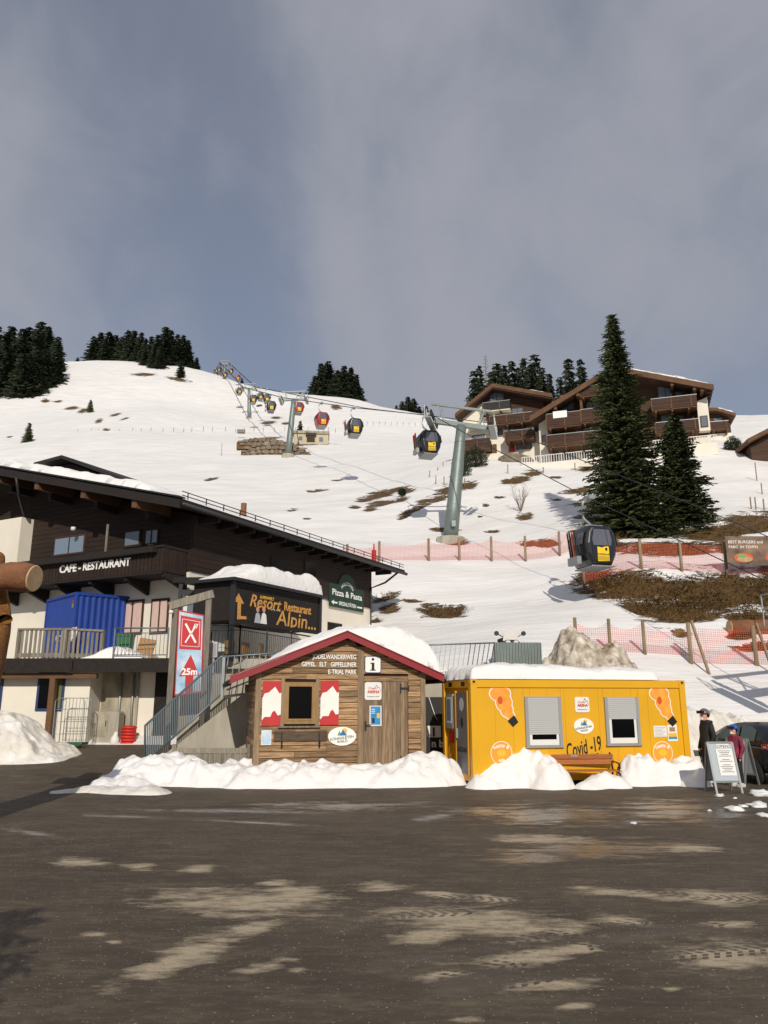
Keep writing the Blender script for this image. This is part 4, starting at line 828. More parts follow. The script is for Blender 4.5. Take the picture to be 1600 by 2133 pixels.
while k < ze+2.4:                      # boarding of the gable
    xl_ = -GL; xt = min(.06, xe-(k+.3-ze)/RS) if k+.3 > ze else .06
    if xt > -9: box(rest, 'wall_board', 'dark_wood', -13, xt, -.085, -.06, k+.008, k+.196)
    k += .2
# roof
RT = .26
roof = prism(rest, 'roof', 'black_wood', [(xe, ze), (xr, rzf(xr)), (-19.5, rzf(-19.5)), (-19.5, rzf(-19.5)+RT), (xr, rzf(xr)+RT), (xe, ze+RT)], -1.9, SLN+2.0)
prism(rest, 'bargeboard', 'black_wood', [(xe+.03, ze-.12), (xr, rzf(xr)-.12), (xr, rzf(xr)+.2), (xe+.03, ze+.2)], -1.97, -1.9)
prism(rest, 'verge_flashing', 'dark_metal', [(xe+.05, ze+.26), (xr, rzf(xr)+.26), (xr, rzf(xr)+.32), (xe+.05, ze+.32)], -2.03, -1.7)
for xx in (-1.2, -4.0, -6.8, -9.4): o = prism(rest, 'purlin', 'hotel_trim', [(xx-.13, rzf(xx)-.38), (xx+.13, rzf(xx)-.42), (xx+.13, rzf(xx+.13)-.01), (xx-.13, rzf(xx-.13)-.01)], -1.86, -.06); prism(rest, 'purlin_bracket', 'black_wood', [(xx-.1, rzf(xx)-.7), (xx+.1, rzf(xx)-.7), (xx+.1, rzf(xx)-.4), (xx-.1, rzf(xx)-.4)], -1.2, -.06)
for i in range(14):                     # rafter tails under the side eave
    y = .3+i*(SLN+1.2)/14; box(rest, 'rafter', 'black_wood', .09, xe-.08, y, y+.13, ze+.0-.16, ze+.1)
gut = tube(rest, 'gutter', 'dark_metal', [(xe+.1, -1.9, ze+.03), (xe+.1, SLN+2.0, ze+.03)], .085, 10)
for y in np.arange(-1.5, SLN+1.6, 1.0): MB().bar((xe-.02, y, ze+.3), (xe-.02, y, ze+.56), .03).build('snow_guard_post', 'black_metal', rest)
for zz in (.4, .54): tube(rest, 'snow_guard_rail', 'black_metal', [(xe-.02, -1.8, ze+zz), (xe-.02, SLN+1.9, ze+zz)], .018, 6)
tube(rest, 'downpipe', 'black_metal', [(xe+.1, SLN+1.0, ze), (xe*.6, SLN+.5, ze-.6), (.12, SLN-.12, ze-.95), (.12, SLN-.12, 1.5)], .055)
pd = RF.xz(40, 1000, -1.8); tube(rest, 'downpipe', 'dark_metal', [(RF.xz(36, 995, -1.9)[0], -1.95, RF.xz(36, 995, -1.9)[1]), (RF.xz(40, 1020, -1.6)[0], -1.6, RF.xz(40, 1030, -1.6)[1]), (RF.xz(52, 1080, -.3)[0], -.3, RF.xz(52, 1080, -.3)[1]), (RF.xz(50, 1160, -.2)[0], -.2, RF.xz(50, 1165, -.2)[1])], .06)
roof_snow(rest, xr-1, xe-.7, -1.75, 9, lambda x, y: rzf(x)+RT, lambda x, y: .38*sstep(xe-.7, xe-2.8, x)+.07, 33, .5, nx=90, ny=40)
# cross gable farther back on the roof
a, b_, c_ = RF.xz(92, 972, 6), RF.xz(150, 957, 6), RF.xz(320, 1019, 6)
dm = prism(rest, 'dormer', 'dark_wood', [(a[0]+.3, a[1]-2.5), (c_[0]-.6, c_[1]-1.5), (c_[0]-.6, c_[1]+.0), (b_[0], b_[1]-.25), (a[0]+.3, a[1]-.15)], 6.0, 11); prism(dm, 'dormer_roof', 'roof_dark', [(a[0], a[1]-.13), (b_[0], b_[1]-.13), (c_[0], c_[1]-.13), (c_[0], c_[1]+.04), (b_[0], b_[1]+.06), (a[0], a[1]+.05)], 5.3, 11)
tube(rest, 'chimney_pipe', 'cabin_red', [(-4.3, 9.5, rzf(-4.3)), (-4.3, 9.5, RF.xz(507, 1048, 9.5)[1])], .09) if False else None
q = RF.yz(507, 1075, -1.0); MB().tube([(-1.0, q[0], rzf(-1)), (-1.0, q[0], RF.yz(507, 1048, -1)[1])], .13, 10).build('flue_pipe', 'log_bark', rest)
# balcony with lettering
BY = -1.3; bx1, bzt = RF.xz(343, 1135, BY); _, bzb = RF.xz(341, 1188, BY); bh = bzt-bzb
fl = box(rest, 'balcony_floor', 'black_wood', -14, bx1, BY-.05, -.06, bzb-.1, bzb)
bal = box(rest, 'balcony_rail', 'black_wood', -14, bx1+.04, BY-.1, BY+.08, bzt-.09, bzt, .01)
box(rest, 'balcony_rail', 'black_wood', bx1-.1, bx1+.06, BY+.08, -.09, bzt-.09, bzt)
box(rest, 'flower_box', 'black_wood', -9, bx1-.25, BY-.32, BY-.1, bzt-.28, bzt-.06)
k = -12.0
while k < bx1-.02: box(bal, 'balcony_board', 'dark_wood', k+.01, k+.17, BY-.05-.012*(int(k*10) % 2), BY-.02, bzb-.03, bzt-.09); k += .19
for i in range(6): y = BY+.06+i*.19; box(bal, 'balcony_board', 'dark_wood', bx1-.01, bx1+.03, y, y+.165, bzb-.03, bzt-.09)
for xx in np.arange(-11.5, bx1, 1.9): prism_y(rest, 'balcony_bracket', 'black_wood', [(-.06, bzb-.65), (-.06, bzb-.1), (BY+.05, bzb-.1), (BY+.05, bzb-.22)], xx-.08, xx+.08)
tx, tz0 = RF.xz(111, 1191, BY-.36); tx1, _ = RF.xz(260, 1167, BY-.36); o = text(rest, 'lettering', 'CAFE - RESTAURANT', 'letter_white', tx, BY-.075, bzb+.3, .42, bold=.012, ext=.012)
w_ = max(v.co.x for v in o.data.vertices)-tx; sxx = (tx1-tx)/w_
for v in o.data.vertices: v.co.x = tx+(v.co.x-tx)*sxx
MB().bar((RF.xz(225, 1090, BY)[0], BY, bzt), (RF.xz(225, 1090, BY)[0], BY, bzt+1.1), .06).build('balcony_pole', 'grey_wood', rest)
def rwin(u0, v0, u1, v1, fm, gm, y=-.086, mull=1):
    x0, x1, z0, z1 = RF.rect(u0, v0, u1, v1, y); w = box(rest, 'window', fm, x0, x1, y-.05, y, z0, z1, .006); n_ = mull+1
    for i in range(n_): a_ = x0+.08+(x1-x0-.08)*i/n_; box(w, 'pane', gm, a_, x0+(x1-x0-.08)*(i+1)/n_, y-.055, y-.048, z0+.09, z1-.09)
rwin(114, 1116, 178, 1157, 'hotel_wood', 'glass_sky'); rwin(260, 1104, 294, 1140, 'dark_wood', 'glass_grey', mull=0); rwin(303, 1101, 332, 1136, 'dark_wood', 'glass_grey')
rwin(255, 1250, 299, 1322, 'hotel_wood', 'curtain', -.0); rwin(315, 1247, 352, 1320, 'hotel_wood', 'curtain', -.0)
x0, x1, z0, z1 = RF.rect(6, 1088, 66, 1163, -.09); box(rest, 'flue_breast', 'plaster', x0, x1, -.7, -.06, WZ, z1)
tube(rest, 'hanging_lamp', 'pvc', [(RF.xz(153, 1098, -.6)[0], -.6, RF.xz(153, 1098, -.6)[1]), (RF.xz(153, 1098, -.6)[0], -.6, RF.xz(153, 1105, -.6)[1])], .1)
# side wall windows and the pizza sign
def swin(u0, v0, u1, v1):
    ya, za = RF.yz(u0, v1, .09); yb, zb = RF.yz(u1, v0, .09); w = box(rest, 'window', 'dark_wood', .085, .12, ya, yb, za, zb); box(w, 'pane', 'glass_dark', .12, .125, ya+.1, yb-.1, za+.1, zb-.1)
swin(563, 1165, 590, 1205); swin(633, 1170, 660, 1205)
ya, za = RF.yz(685, 1262, .1); yb, zb = RF.yz(757, 1240, .1); zt_ = RF.yz(685, 1213, .1)[1]
sg = box(rest, 'pizza_sign', 'sign_green', .09, .13, ya, yb, za, zt_, .01); cy = (ya+yb)/2; cz = (za+zt_)/2; wd = yb-ya
prism_y(sg, 'sign_crest', 'sign_green', [(cy+wd*.25*math.cos(a_), zt_-.02+wd*.19*math.sin(a_)) for a_ in [math.pi*i/16 for i in range(17)]], .092, .128)
def fit(o, axis, a_, b_):
    c = [v.co[axis] for v in o.data.vertices]; lo, hi = min(c), max(c)
    for v in o.data.vertices: v.co[axis] = a_+(v.co[axis]-lo)/(hi-lo)*(b_-a_)
o = text(sg, 'lettering', 'Pizza & Pasta', 'letter_white', .134, cy, cz+.02, .42, 'CENTER', plane='yz', bold=.008); fit(o, 1, ya+.15*wd/2, yb-.06*wd)
o = text(sg, 'lettering', 'SPEZIALITÄTEN', 'letter_white', .134, cy, za+.14, .26, 'CENTER', plane='yz', bold=.004); fit(o, 1, ya+.26*wd, yb-.24*wd)
text(sg, 'lettering', 'HOLZOFEN', 'letter_white', .134, cy, zt_+.06, .23, 'CENTER', plane='yz', arc=wd*.2)
prism_y(sg, 'arrow', 'letter_white', [(ya+.05*wd, za+.22), (ya+.12*wd, za+.34), (ya+.12*wd, za+.26), (ya+.22*wd, za+.26), (ya+.22*wd, za+.18), (ya+.12*wd, za+.18), (ya+.12*wd, za+.1)], .13, .136); box(sg, 'dash', 'letter_white', .13, .136, yb-.2*wd, yb-.05*wd, za+.17, za+.25)
ya, za = RF.yz(682, 1310, .0); yb, zb = RF.yz(712, 1300, .0); w = box(rest, 'window', 'dark_wood', .0, .03, ya, yb, za-.5, zb); box(w, 'pane', 'glass_dark', .03, .034, ya+.08, yb-.08, za-.45, zb-.08)
# ================================================================ TERRACE BUILDING (white ground floor with the terrace above)
TY = 27.2; TZ = PY(200, 1372, TY).z; TF = Frame((0, TY, .5), R(-3)); ter = thing('terrace_building', 'white plastered ground floor with dark fascia carrying the terrace', 'building', TF.o, TF.yaw)
def tr(u0, v0, u1, v1, off=0): return TF.rect(u0, v0, u1, v1, off)
x185, _ = TF.xz(186, 1450); x345, _ = TF.xz(352, 1450, 1.0); zt_ = TZ-.5-.35
box(ter, 'front_wall', 'plaster', -18, x185, 0, 6, -.5, zt_); box(ter, 'recessed_wall', 'plaster', x185, x345+6, 1.0, 5, -.5, zt_)
x0, x1, z0, z1 = TF.rect(189, 1402, 282, 1556, .99); box(ter, 'damp_patch', 'plaster_stain', x185+.02, x1, .985, 1.0, -.3, z1+.1)
slab = prism(ter, 'terrace_slab', 'concrete', [(-18, zt_+.002), (x345+6, zt_+.002), (x345+6, zt_+.33), (-18, zt_+.33)], -.55, 5.5)
xa = TF.xz(150, 1380, -.7)[0]
for a_, b_, y in ((-18, xa, -.68), (xa, x345+2.5, -.6)): box(ter, 'fascia', 'black_wood', a_, b_, y, y+.06, zt_-.12, zt_+.36)
box(ter, 'eave_beam', 'hotel_trim', -18, TF.xz(205, 1385, -.4)[0], -.5, -.34, zt_-.32, zt_-.14)
x0, x1, z0, z1 = tr(78, 1395, 135, 1481); w = box(ter, 'window', 'blue_frame', x0, x1, -.05, .0, z0, z1, .006); box(w, 'curtain', 'curtain_green', x0+.1, x1-.1, -.045, -.052+.004, z0+.1, z1-.1) ; box(w, 'pane', 'glass_dark', x0+.09, (x0+x1)/2-.03, -.058, -.052, z0+.09, z1-.09); box(w, 'curtain', 'curtain_green', (x0+x1)/2+.05, x1-.09, -.058, -.052, z0+.09, z1-.2)
x0, x1, z0, z1 = tr(-6, 1398, 6, 1480); w = box(ter, 'window', 'blue_frame', x0-.5, x1, -.05, 0, z0, z1); box(w, 'pane', 'glass_dark', x0-.4, x1-.08, -.056, -.05, z0+.08, z1-.08)
x0, x1, z0, z1 = TF.rect(322, 1385, 352, 1540, .99); dd = box(ter, 'door', 'black_wood', x0, x1+.5, .93, 1.0, -.4, z1); box(dd, 'door_rail', 'dark_wood', x0, x1+.5, .91, .93, z1-.5, z1-.4)
pu = TF.xz(112, 1400, -.45)[0]; box(ter, 'post', 'hotel_trim', pu-.1, pu+.1, -.5, -.3, -.5, zt_-.32, .01)
for u, m_ in ((250, 'steel'), (276, 'steel'), (286, 'concrete')): xx = TF.xz(u, 1450, .92)[0]; tube(ter, 'pipe', m_, [(xx, .93, zt_), (xx, .93, 1.2), (xx+(.05 if u == 276 else 0), .93, -.3)], .045)
# terrace railings: weathered timber on the left, steel on the right
zr0 = zt_+.36
def wood_rail(x0, x1, y0, y1, post=False):
    r_ = thing('terrace_railing', 'weathered timber railing with close balusters along the terrace edge' if post else 'low grey timber railing returning along the terrace side', 'railing', TF.M @ Vector((0, 0, 0)), TF.yaw)
    n = max(3, int(math.hypot(x1-x0, y1-y0)/.15)); a_, b_ = Vector((x0, y0, 0)), Vector((x1, y1, 0))
    MB().bar(a_+Vector((0, 0, zr0+1.02)), b_+Vector((0, 0, zr0+1.02)), .16, .07).build('top_rail', 'grey_wood', r_); MB().bar(a_+Vector((0, 0, zr0+.12)), b_+Vector((0, 0, zr0+.12)), .05, .14).build('bottom_rail', 'grey_wood', r_)
    for i in range(n+1): p_ = a_.lerp(b_, i/n); MB().bar(p_+Vector((0, -.03, zr0+.0)), p_+Vector((0, -.03, zr0+1.0)), .085, .03).build('baluster', 'grey_wood', r_)
    for p_ in (a_, b_): MB().bar(p_+Vector((0, .06, zr0-.2)), p_+Vector((0, .06, zr0+1.06)), .13, .13).build('post', 'grey_wood', r_)
xw0 = TF.xz(40, 1300, -.5)[0]; xw1 = TF.xz(133, 1300, -.5)[0]; xw2 = TF.xz(215, 1300, .3)[0]
wood_rail(xw0, xw1, -.45, -.5, True); wood_rail(xw1+.1, xw2, -.5, .3)
def steel_rail(pts, label, m_='rail_steel', h=1.05, gap=.13, lean=0, zf=None):
    r_ = thing('steel_railing', label, 'railing', pts[0], 0); o_ = Vector(pts[0])
    for a_, b_ in zip(pts[:-1], pts[1:]):
        a_, b_ = Vector(a_)-o_, Vector(b_)-o_; d = b_-a_; ln = d.length; n = max(2, int(ln/gap)); up = Vector((0, 0, 1))
        tube(r_, 'handrail', m_, [a_+up*h, b_+up*h], .028); tube(r_, 'lower_rail', m_, [a_+up*.12, b_+up*.12], .018); tube(r_, 'upper_rail', m_, [a_+up*(h-.17), b_+up*(h-.17)], .014)
        for i in range(n+1): p_ = a_.lerp(b_, i/n); MB().bar(p_+up*.1, p_+up*(h-.17)+d.normalized()*lean, .016).build('baluster', m_, r_)
        k = max(1, round(ln/1.6))
        for i in range(k+1): p_ = a_.lerp(b_, i/k); MB().bar(p_-up*.15, p_+up*h, .045).build('post', m_, r_)
    return r_
w3 = lambda x, y, z: tuple(TF.M @ Vector((x, y, z)))
steel_rail([w3(TF.xz(241, 1300, -.4)[0], -.4, zr0), w3(TF.xz(352, 1300, -.4)[0], -.4, zr0)], 'slim steel railing on the terrace in front of the curtained windows')
# snow left on the terrace
o = roof_snow(None, TF.xz(155, 1350, -.2)[0], TF.xz(300, 1350, -.2)[0], -.35, 1.6, lambda x, y: zr0-.02, lambda x, y: .42*math.exp(-((x+9.6)/.8)**2)+.3*math.exp(-((x+8.1)/.6)**2), 50, .3, name='terrace_snow', nx=50, ny=30); o.location = TF.o; o.rotation_euler.z = TF.yaw; setp(o, 'leftover snow lying on the terrace behind the railing', 'snow')
# blue shipping container standing on the terrace
bo = w3(TF.xz(153, 1300, 1.0)[0], 1.0, zr0); BFm = Frame(bo, R(-48)); bc = thing('shipping_container', 'blue corrugated shipping container standing on the terrace', 'container', bo, R(-48)); CHh = 2.55
def corr(p, n, ln, fx):       # corrugated sheet of n ribs
    V_, F_ = [], []; st_ = ln/(n*4)
    prof = [0, 0, .05, .05]; pts = [(i*st_, prof[i % 4]) for i in range(n*4+1)]
    for x, d in pts: V_ += [fx(x, d, .12), fx(x, d, CHh-.1)]
    for i in range(len(pts)-1): F_.append((2*i, 2*i+2, 2*i+3, 2*i+1))
    return mk('corrugated_side', V_, F_, 'blue_box', p)
LB, WB = 3.2, 2.6
corr(bc, 14, LB, lambda x, d, z: (-x, .02+d, z)); corr(bc, 11, WB, lambda x, d, z: (-.02-d, x, z))
box(bc, 'box_core', 'blue_box', -LB+.01, -.08, .08, WB, .1, CHh-.05)
for a_ in ((-.1, .0, 0, .1), (-LB, -LB+.1, 0, .1), (-.1, 0, WB-.1, WB)): box(bc, 'corner_post', 'blue_box', a_[0], a_[1], a_[2], a_[3], 0, CHh, .01)
for z_ in (0, CHh-.11): box(bc, 'frame_rail', 'blue_box', -LB+.1, -.1, -.004, .1, z_, z_+.11); box(bc, 'frame_rail', 'blue_box', -.1, .004, .1, WB-.1, z_, z_+.11)
box(bc, 'marking_plate', 'shutter_red', -.32, -.24, -.008, .018, CHh-.45, CHh-.3); box(bc, 'marking_plate', 'mountain_green', -.32, -.24, -.008, .018, CHh-.58, CHh-.45)
# white plastic chair on the terrace
def chair(loc, yaw):
    t = thing('plastic_chair', 'white plastic garden chair with fan back behind the timber railing', 'chair', loc, yaw); box(t, 'seat', 'pvc', -.22, .22, -.22, .22, .40, .44, .015)
    for x in (-.2, .2):
        for y in (-.2, .2): MB().bar((x*1.1, y*1.1, 0), (x, y, .42), .045).build('leg', 'pvc', t)
    for i in range(5): a_ = R(-26+13*i); MB().bar((.2*math.sin(a_)*.7, .22, .42), (.3*math.sin(a_)*1.3, .3, .95-.03*abs(i-2)), .045, .015).build('back_slat', 'pvc', t)
    tube(t, 'back_rim', 'pvc', [(-.25, .24, .5), (-.24, .29, .82), (-.12, .31, .95), (.12, .31, .95), (.24, .29, .82), (.25, .24, .5)], .022)
    for x in (-.26, .26): MB().bar((x, -.2, .62), (x, .24, .64), .05, .03).bar((x, -.2, .42), (x, -.2, .62), .04).build('armrest', 'pvc', t)
chair(w3(TF.xz(139, 1300, .3)[0], .3, zr0+.22), R(-40))
x_, _ = TF.xz(300, 1330, .5); t = thing('cardboard_box', 'brown cardboard sheet leaning behind the steel railing', 'cardboard', w3(x_, .5, zr0), R(-8)); MB().bar((0, 0, 0), (.12, .12, .75), .62, .05, up=(0, 1, 0)).build('sheet', 'cardboard', t); MB().bar((0, -.06, 0), (.0, .06, .35), .4, .04, up=(0, 1, 0)).build('folded_flap', 'cardboard', t)
x_, _ = TF.xz(262, 1330, .8); t = thing('waste_bin', 'green lidded waste bin beside the blue container', 'bin', w3(x_, .8, zr0), 0); prism(t, 'bin_body', 'bin_green', [(-.2, 0), (.2, 0), (.26, .85), (-.26, .85)], -.25, .25); box(t, 'lid', 'bin_green', -.28, .28, -.28, .28, .85, .93, .02)
# things standing before the ground floor wall
def cage(u0, u1):
    x0 = TF.xz(u0, 1540, -1.2)[0]; x1 = TF.xz(u1, 1540, -1.2)[0]; t = thing('roll_cage', 'tall wire roll cage with green base at the white wall', 'trolley', w3((x0+x1)/2, -1.2, .0), TF.yaw); w = (x1-x0)/2; h = 1.62
    for y in (0, .55):
        m = MB(); m.tube([(-w, y, .15), (-w, y, h-.1), (-w+.1, y, h), (w-.1, y, h), (w, y, h-.1), (w, y, .15)], .016, 6); 
        for z_ in np.arange(.45, h-.1, .4): m.bar((-w, y, z_), (w, y, z_), .012)
        for x in np.arange(-w+.12, w-.05, .12): m.bar((x, y, .15), (x, y, h), .008)
        m.build('wire_side', 'steel', t)
    box(t, 'base', 'bin_green', -w, w, 0, .55, .1, .18)
    for x in (-w+.06, w-.06): MB().tube([(x-.02, .06, .05), (x+.02, .06, .05)], .05, 12).build('castor', 'tyre', t)
cage(108, 170)
x0, x1, z0, z1 = TF.rect(195, 1482, 246, 1556, .3); t = thing('meter_cabinet', 'stained concrete meter cabinet against the damp wall', 'cabinet', w3((x0+x1)/2, .3, 0), TF.yaw); w = (x1-x0)/2; prism(t, 'cabinet_body', 'concrete', [(-w, -.1), (w, -.1), (w, z1-.05), (w-.06, z1), (-w+.03, z1), (-w, z1-.04)], 0, .5); box(t, 'cabinet_door', 'plaster_stain', -w+.03, w*.15, -.012, .0, .3, z1-.1); box(t, 'keyhole', 'ink_black', -.03, 0, -.016, -.012, .65, .85); box(t, 'plinth', 'concrete', -w-.02, w+.02, -.02, .5, -.1, .22)
x_, _ = TF.xz(265, 1545, .35)
for i in range(6):
    t = mk('grit_sack', *(lambda m: (m.v, m.f))(MB().tube([(-.33, 0, 0), (-.27, 0, 0), (0, 0, .01), (.27, 0, 0), (.33, 0, 0)], [.03, .13, .15, .13, .03], 10)), 'sack_red', None, True); t.scale = (.8, 1.3, .52); t.location = w3(x_+.02*((i*3) % 2), .4, .08+i*.105); t.rotation_euler.z = TF.yaw+.05*(i % 3); setp(t, 'red plastic grit sack in the flat stack by the downpipes', 'sack', 'stacked red grit sacks')
t = mk('white_sack', *(lambda m: (m.v, m.f))(MB().tube([(0, 0, 0), (0, 0, .08), (.02, 0, .3), (.03, 0, .42), (.05, 0, .52)], [.1, .16, .15, .08, .06], 12)), 'sack_white', None, True); t.location = w3(x_-.42, .25, -.05); setp(t, 'white grit sack standing upright beside the red sacks', 'sack')
# ================================================================ CARVED BEAR CARRYING A LOG (at the picture's left edge)
BY_ = 13.0; bq = PY(-45, 1290, BY_); bear = thing('carved_bear', 'carved wooden bear figure holding a sawn log', 'sculpture', (bq.x, BY_+.2, 0), 0)
lq = PY(74, 1203, BY_); l0 = PY(-130, 1198, BY_)
bm = MB(); rr = .24
pts_ = [Vector((l0.x+(lq.x-l0.x)*i/8, BY_+.2-.25*i/8, lq.z+.03*math.sin(i*1.3))) for i in range(9)]; I_ = bear.matrix_basis.inverted(); pts_ = [Vector((p_.x-bear.location.x, p_.y-bear.location.y, p_.z)) for p_ in pts_]
lg = bm.tube(pts_, [rr*(1+.06*math.sin(i*2.1)) for i in range(9)], 20).build('log', 'log_bark', bear, True)
d_ = (pts_[-1]-pts_[-2]).normalized(); e_ = MB().tube([pts_[-1]-d_*.002, pts_[-1]+d_*.02], [rr*.95, rr*.9], 24).build('log_end', 'log_end', lg)
for i, r_ in enumerate(()): MB().tube([pts_[-1]+d_*.019, pts_[-1]+d_*.0215+d_*.0008*i], [r_, r_-.012], 24).build('growth_ring', 'log_bark' if i % 2 == 0 else 'log_end', e_)
kq = PY(42, 1186, BY_-.1); MB().tube([Vector((kq.x-bear.location.x, -.36, kq.z)), Vector((kq.x-bear.location.x, -.2, kq.z))], [.06, .09], 14).build('knot', 'log_end', lg)
pq = PY(5, 1200, BY_-.2); MB().box(pq.x-bear.location.x-.15, pq.x-bear.location.x+.07, -.29, -.2, pq.z-.13, pq.z+.13).build('badge', 'ink_black', lg)
# body: standing animal with deep chest, thick legs, head against the log
ox = bear.location.x; by = PY(-20, 1270, BY_+.1)
J = {'hip': (-.3, .2, 1.95, .36), 'belly': (-.14, .17, 2.65, .42), 'chest': (-.02, .15, 3.25, .44), 'neck': (-.1, .3, 3.85, .3), 'head': (-.2, .28, 4.35, .28), 'snout': (-.2, -.08, 4.3, .14), 'nose': (-.2, -.2, 4.28, .07)}
E = [('hip', 'belly'), ('belly', 'chest'), ('chest', 'neck'), ('neck', 'head'), ('head', 'snout'), ('snout', 'nose')]
for n_, sd in (('l', -1), ('r', 1)):
    J.update({n_+'h': (-.4+sd*.25, .2, 1.4, .28), n_+'k': (-.45+sd*.28, .08, .75, .22), n_+'a': (-.45+sd*.28, .16, .15, .18), n_+'p': (-.45+sd*.28, -.2, .12, .14), n_+'s': (-.06+sd*.3, .1, 3.45, .2), n_+'w': (-.1+sd*.2, -.22, 3.55, .14), n_+'ear': (-.2+sd*.22, .32, 4.64, .08)})
    E += [('hip', n_+'h'), (n_+'h', n_+'k'), (n_+'k', n_+'a'), (n_+'a', n_+'p'), ('chest', n_+'s'), (n_+'s', n_+'w'), ('head', n_+'ear')]
skin_body('body', J, E, [(lambda c: True, 'bear_fur')], bear)
# ================================================================ CONCRETE STAIR WITH STEEL RAILING
SY = 23.2
s0 = PY(345, 1592, SY); s1 = PY(512, 1440, SY); st = thing('concrete_stair', 'concrete stair flank rising to the terrace behind the hut', 'stair', (s0.x, SY, 0), R(4))
xl = s1.x-s0.x; prism(st, 'stair_flank', 'concrete', [(-.35, -.1), (xl+1.2, -.1), (xl+1.2, s1.z+.0), (xl, s1.z), (-.35, .3)], 0, .22)
for i in range(14): f = i/14; box(st, 'step', 'concrete', -.05+xl*f, -.05+xl*(f+1/14)+.03, .23, 1.6, .0, .1+(s1.z-.3)*f)
box(st, 'landing', 'concrete', xl, xl+1.6, .22, 2.2, 0, s1.z-.003); box(st, 'landing_edge', 'grey_wood', xl-.05, xl+1.2, -.04, .0, s1.z-.02, s1.z+.2)
for u in range(6): xx = .9+u*.45; 
a_ = PY(302, 1592, SY-.3); b_ = PY(460, 1447, SY-.3); ln = Vector((b_.x-a_.x, 0, b_.z-a_.z)); hr_ = thing('stair_railing', 'grey steel stair railing of close slanting bars', 'railing', (a_.x, SY-.3, 0), 0)
top0 = PY(302, 1512, SY-.3); top1 = PY(459, 1369, SY-.3); n = 42
for i in range(n+1):
    f = i/n; p0 = a_.lerp(b_, f); p1_ = top0.lerp(top1, f); o = Vector(hr_.location); MB().bar(p0-o, p1_-o+Vector((.02, 0, 0)), .024, .04).build('bar', 'rail_steel', hr_)
o = Vector(hr_.location); tube(hr_, 'handrail', 'rail_steel', [a_-o+Vector((0, 0, -.02)), top0-o, top1-o, PY(466, 1366, SY-.3)-o], .035); tube(hr_, 'stringer_rail', 'rail_steel', [a_-o+Vector((0, 0, .04)), b_-o], .03); box(hr_, 'end_post', 'steel', (PY(460, 1447, SY-.3)-o).x, (PY(466, 1447, SY-.3)-o).x, -.04, .04, b_.z-.1, top1.z)
# sloping guard fence of thin leaning bars running behind hut and container
def lean_fence(us, label, Y0, Y1):
    (u0, vt0, vb0), (u1, vt1, vb1) = us; A0, A1 = PY(u0, vt0, Y0), PY(u0, vb0, Y0); B0, B1 = PY(u1, vt1, Y1), PY(u1, vb1, Y1); t = thing('bar_fence', label, 'fence', A1, 0); o = A1.copy(); n = max(5, int((B0-A0).length/.2))
    for i in range(n+1): f = i/n; MB().bar(A1.lerp(B1, f)-o, A0.lerp(B0, min(1.05, f+.05))-o, .022).build('bar', 'rail_steel', t)
    for p_, q_, r_ in ((A0, B0, .025), (A1, B1, .04)): tube(t, 'rail', 'rail_steel' if r_ < .03 else 'pvc', [p_-o, q_-o], r_)
    return t
lean_fence(((463, 1368, 1452), (700, 1352, 1420)), 'thin leaning bar fence above the stair landing, left of the hut', 23.3, 25.5)
lean_fence(((880, 1344, 1405), (1032, 1339, 1382)), 'thin leaning bar fence on the ramp behind the hut and container', 26.5, 28.0)
fp = PY(1032, 1382, 27.6); t = thing('sheet_metal_fence', 'grey corrugated sheet metal fence behind the container roof', 'fence', fp, R(3)); w = PY(1131, 1382, 27.6).x-fp.x; h = PY(1032, 1338, 27.6).z-fp.z
V_, F_ = [], []
for i in range(61): x = w*i/60; d = .035*(1 if i % 4 in (1, 2) else 0); V_ += [(x, d, -1.2), (x, d, h)]
for i in range(60): F_.append((2*i, 2*i+2, 2*i+3, 2*i+1))
mk('corrugated_sheet', V_, F_, 'galv', t).modifiers.new('t', 'SOLIDIFY').thickness = .006
for x in (.05, w*.5, w-.05): box(t, 'post', 'grey_wood', x-.05, x+.05, .05, .15, -1.2, h-.02)
# retaining wall with black banner between hut and container, carrying the ramp
wq = PY(700, 1500, 25.5); t = thing('retaining_wall', 'pale concrete retaining wall behind the hut', 'wall', (0, 25.6, 0), R(6)); zt_ = PY(900, 1405, 25.8).z; box(t, 'wall', 'concrete', -6.5, 4.2, 0, .4, -.2, zt_)
t = thing('banner', 'black banner with white lettering hung between hut and container', 'banner', (PY(890, 1500, 24.4).x, 24.4, 0), R(6)); w = 1.3; zb, zt_ = .25, PY(900, 1452, 24.4).z; box(t, 'banner_sheet', 'ink_black', -.35, w, 0, .02, zb, zt_); zc = PY(900, 1524, 24.4).z; box(t, 'white_band', 'letter_white', -.3, .42, -.004, 0, zc-.17, zc+.17); text(t, 'lettering', 'I', 'ink_black', .2, -.006, zc-.13, .36, 'CENTER', bold=.012); text(t, 'lettering', 'n b', 'letter_white', .12, -.004, PY(900, 1556, 24.4).z, .3, bold=.012); tube(t, 'cable_loop', 'pvc', [(.05, -.05, zt_), (.25, -.05, zt_-.6), (.45, -.05, zt_-.85), (.62, -.05, zt_-.5), (.7, -.05, zt_)], .012)
for x in (-.3, w-.05): box(t, 'post', 'dark_metal', x, x+.05, .02, .07, 0, zt_+.05)
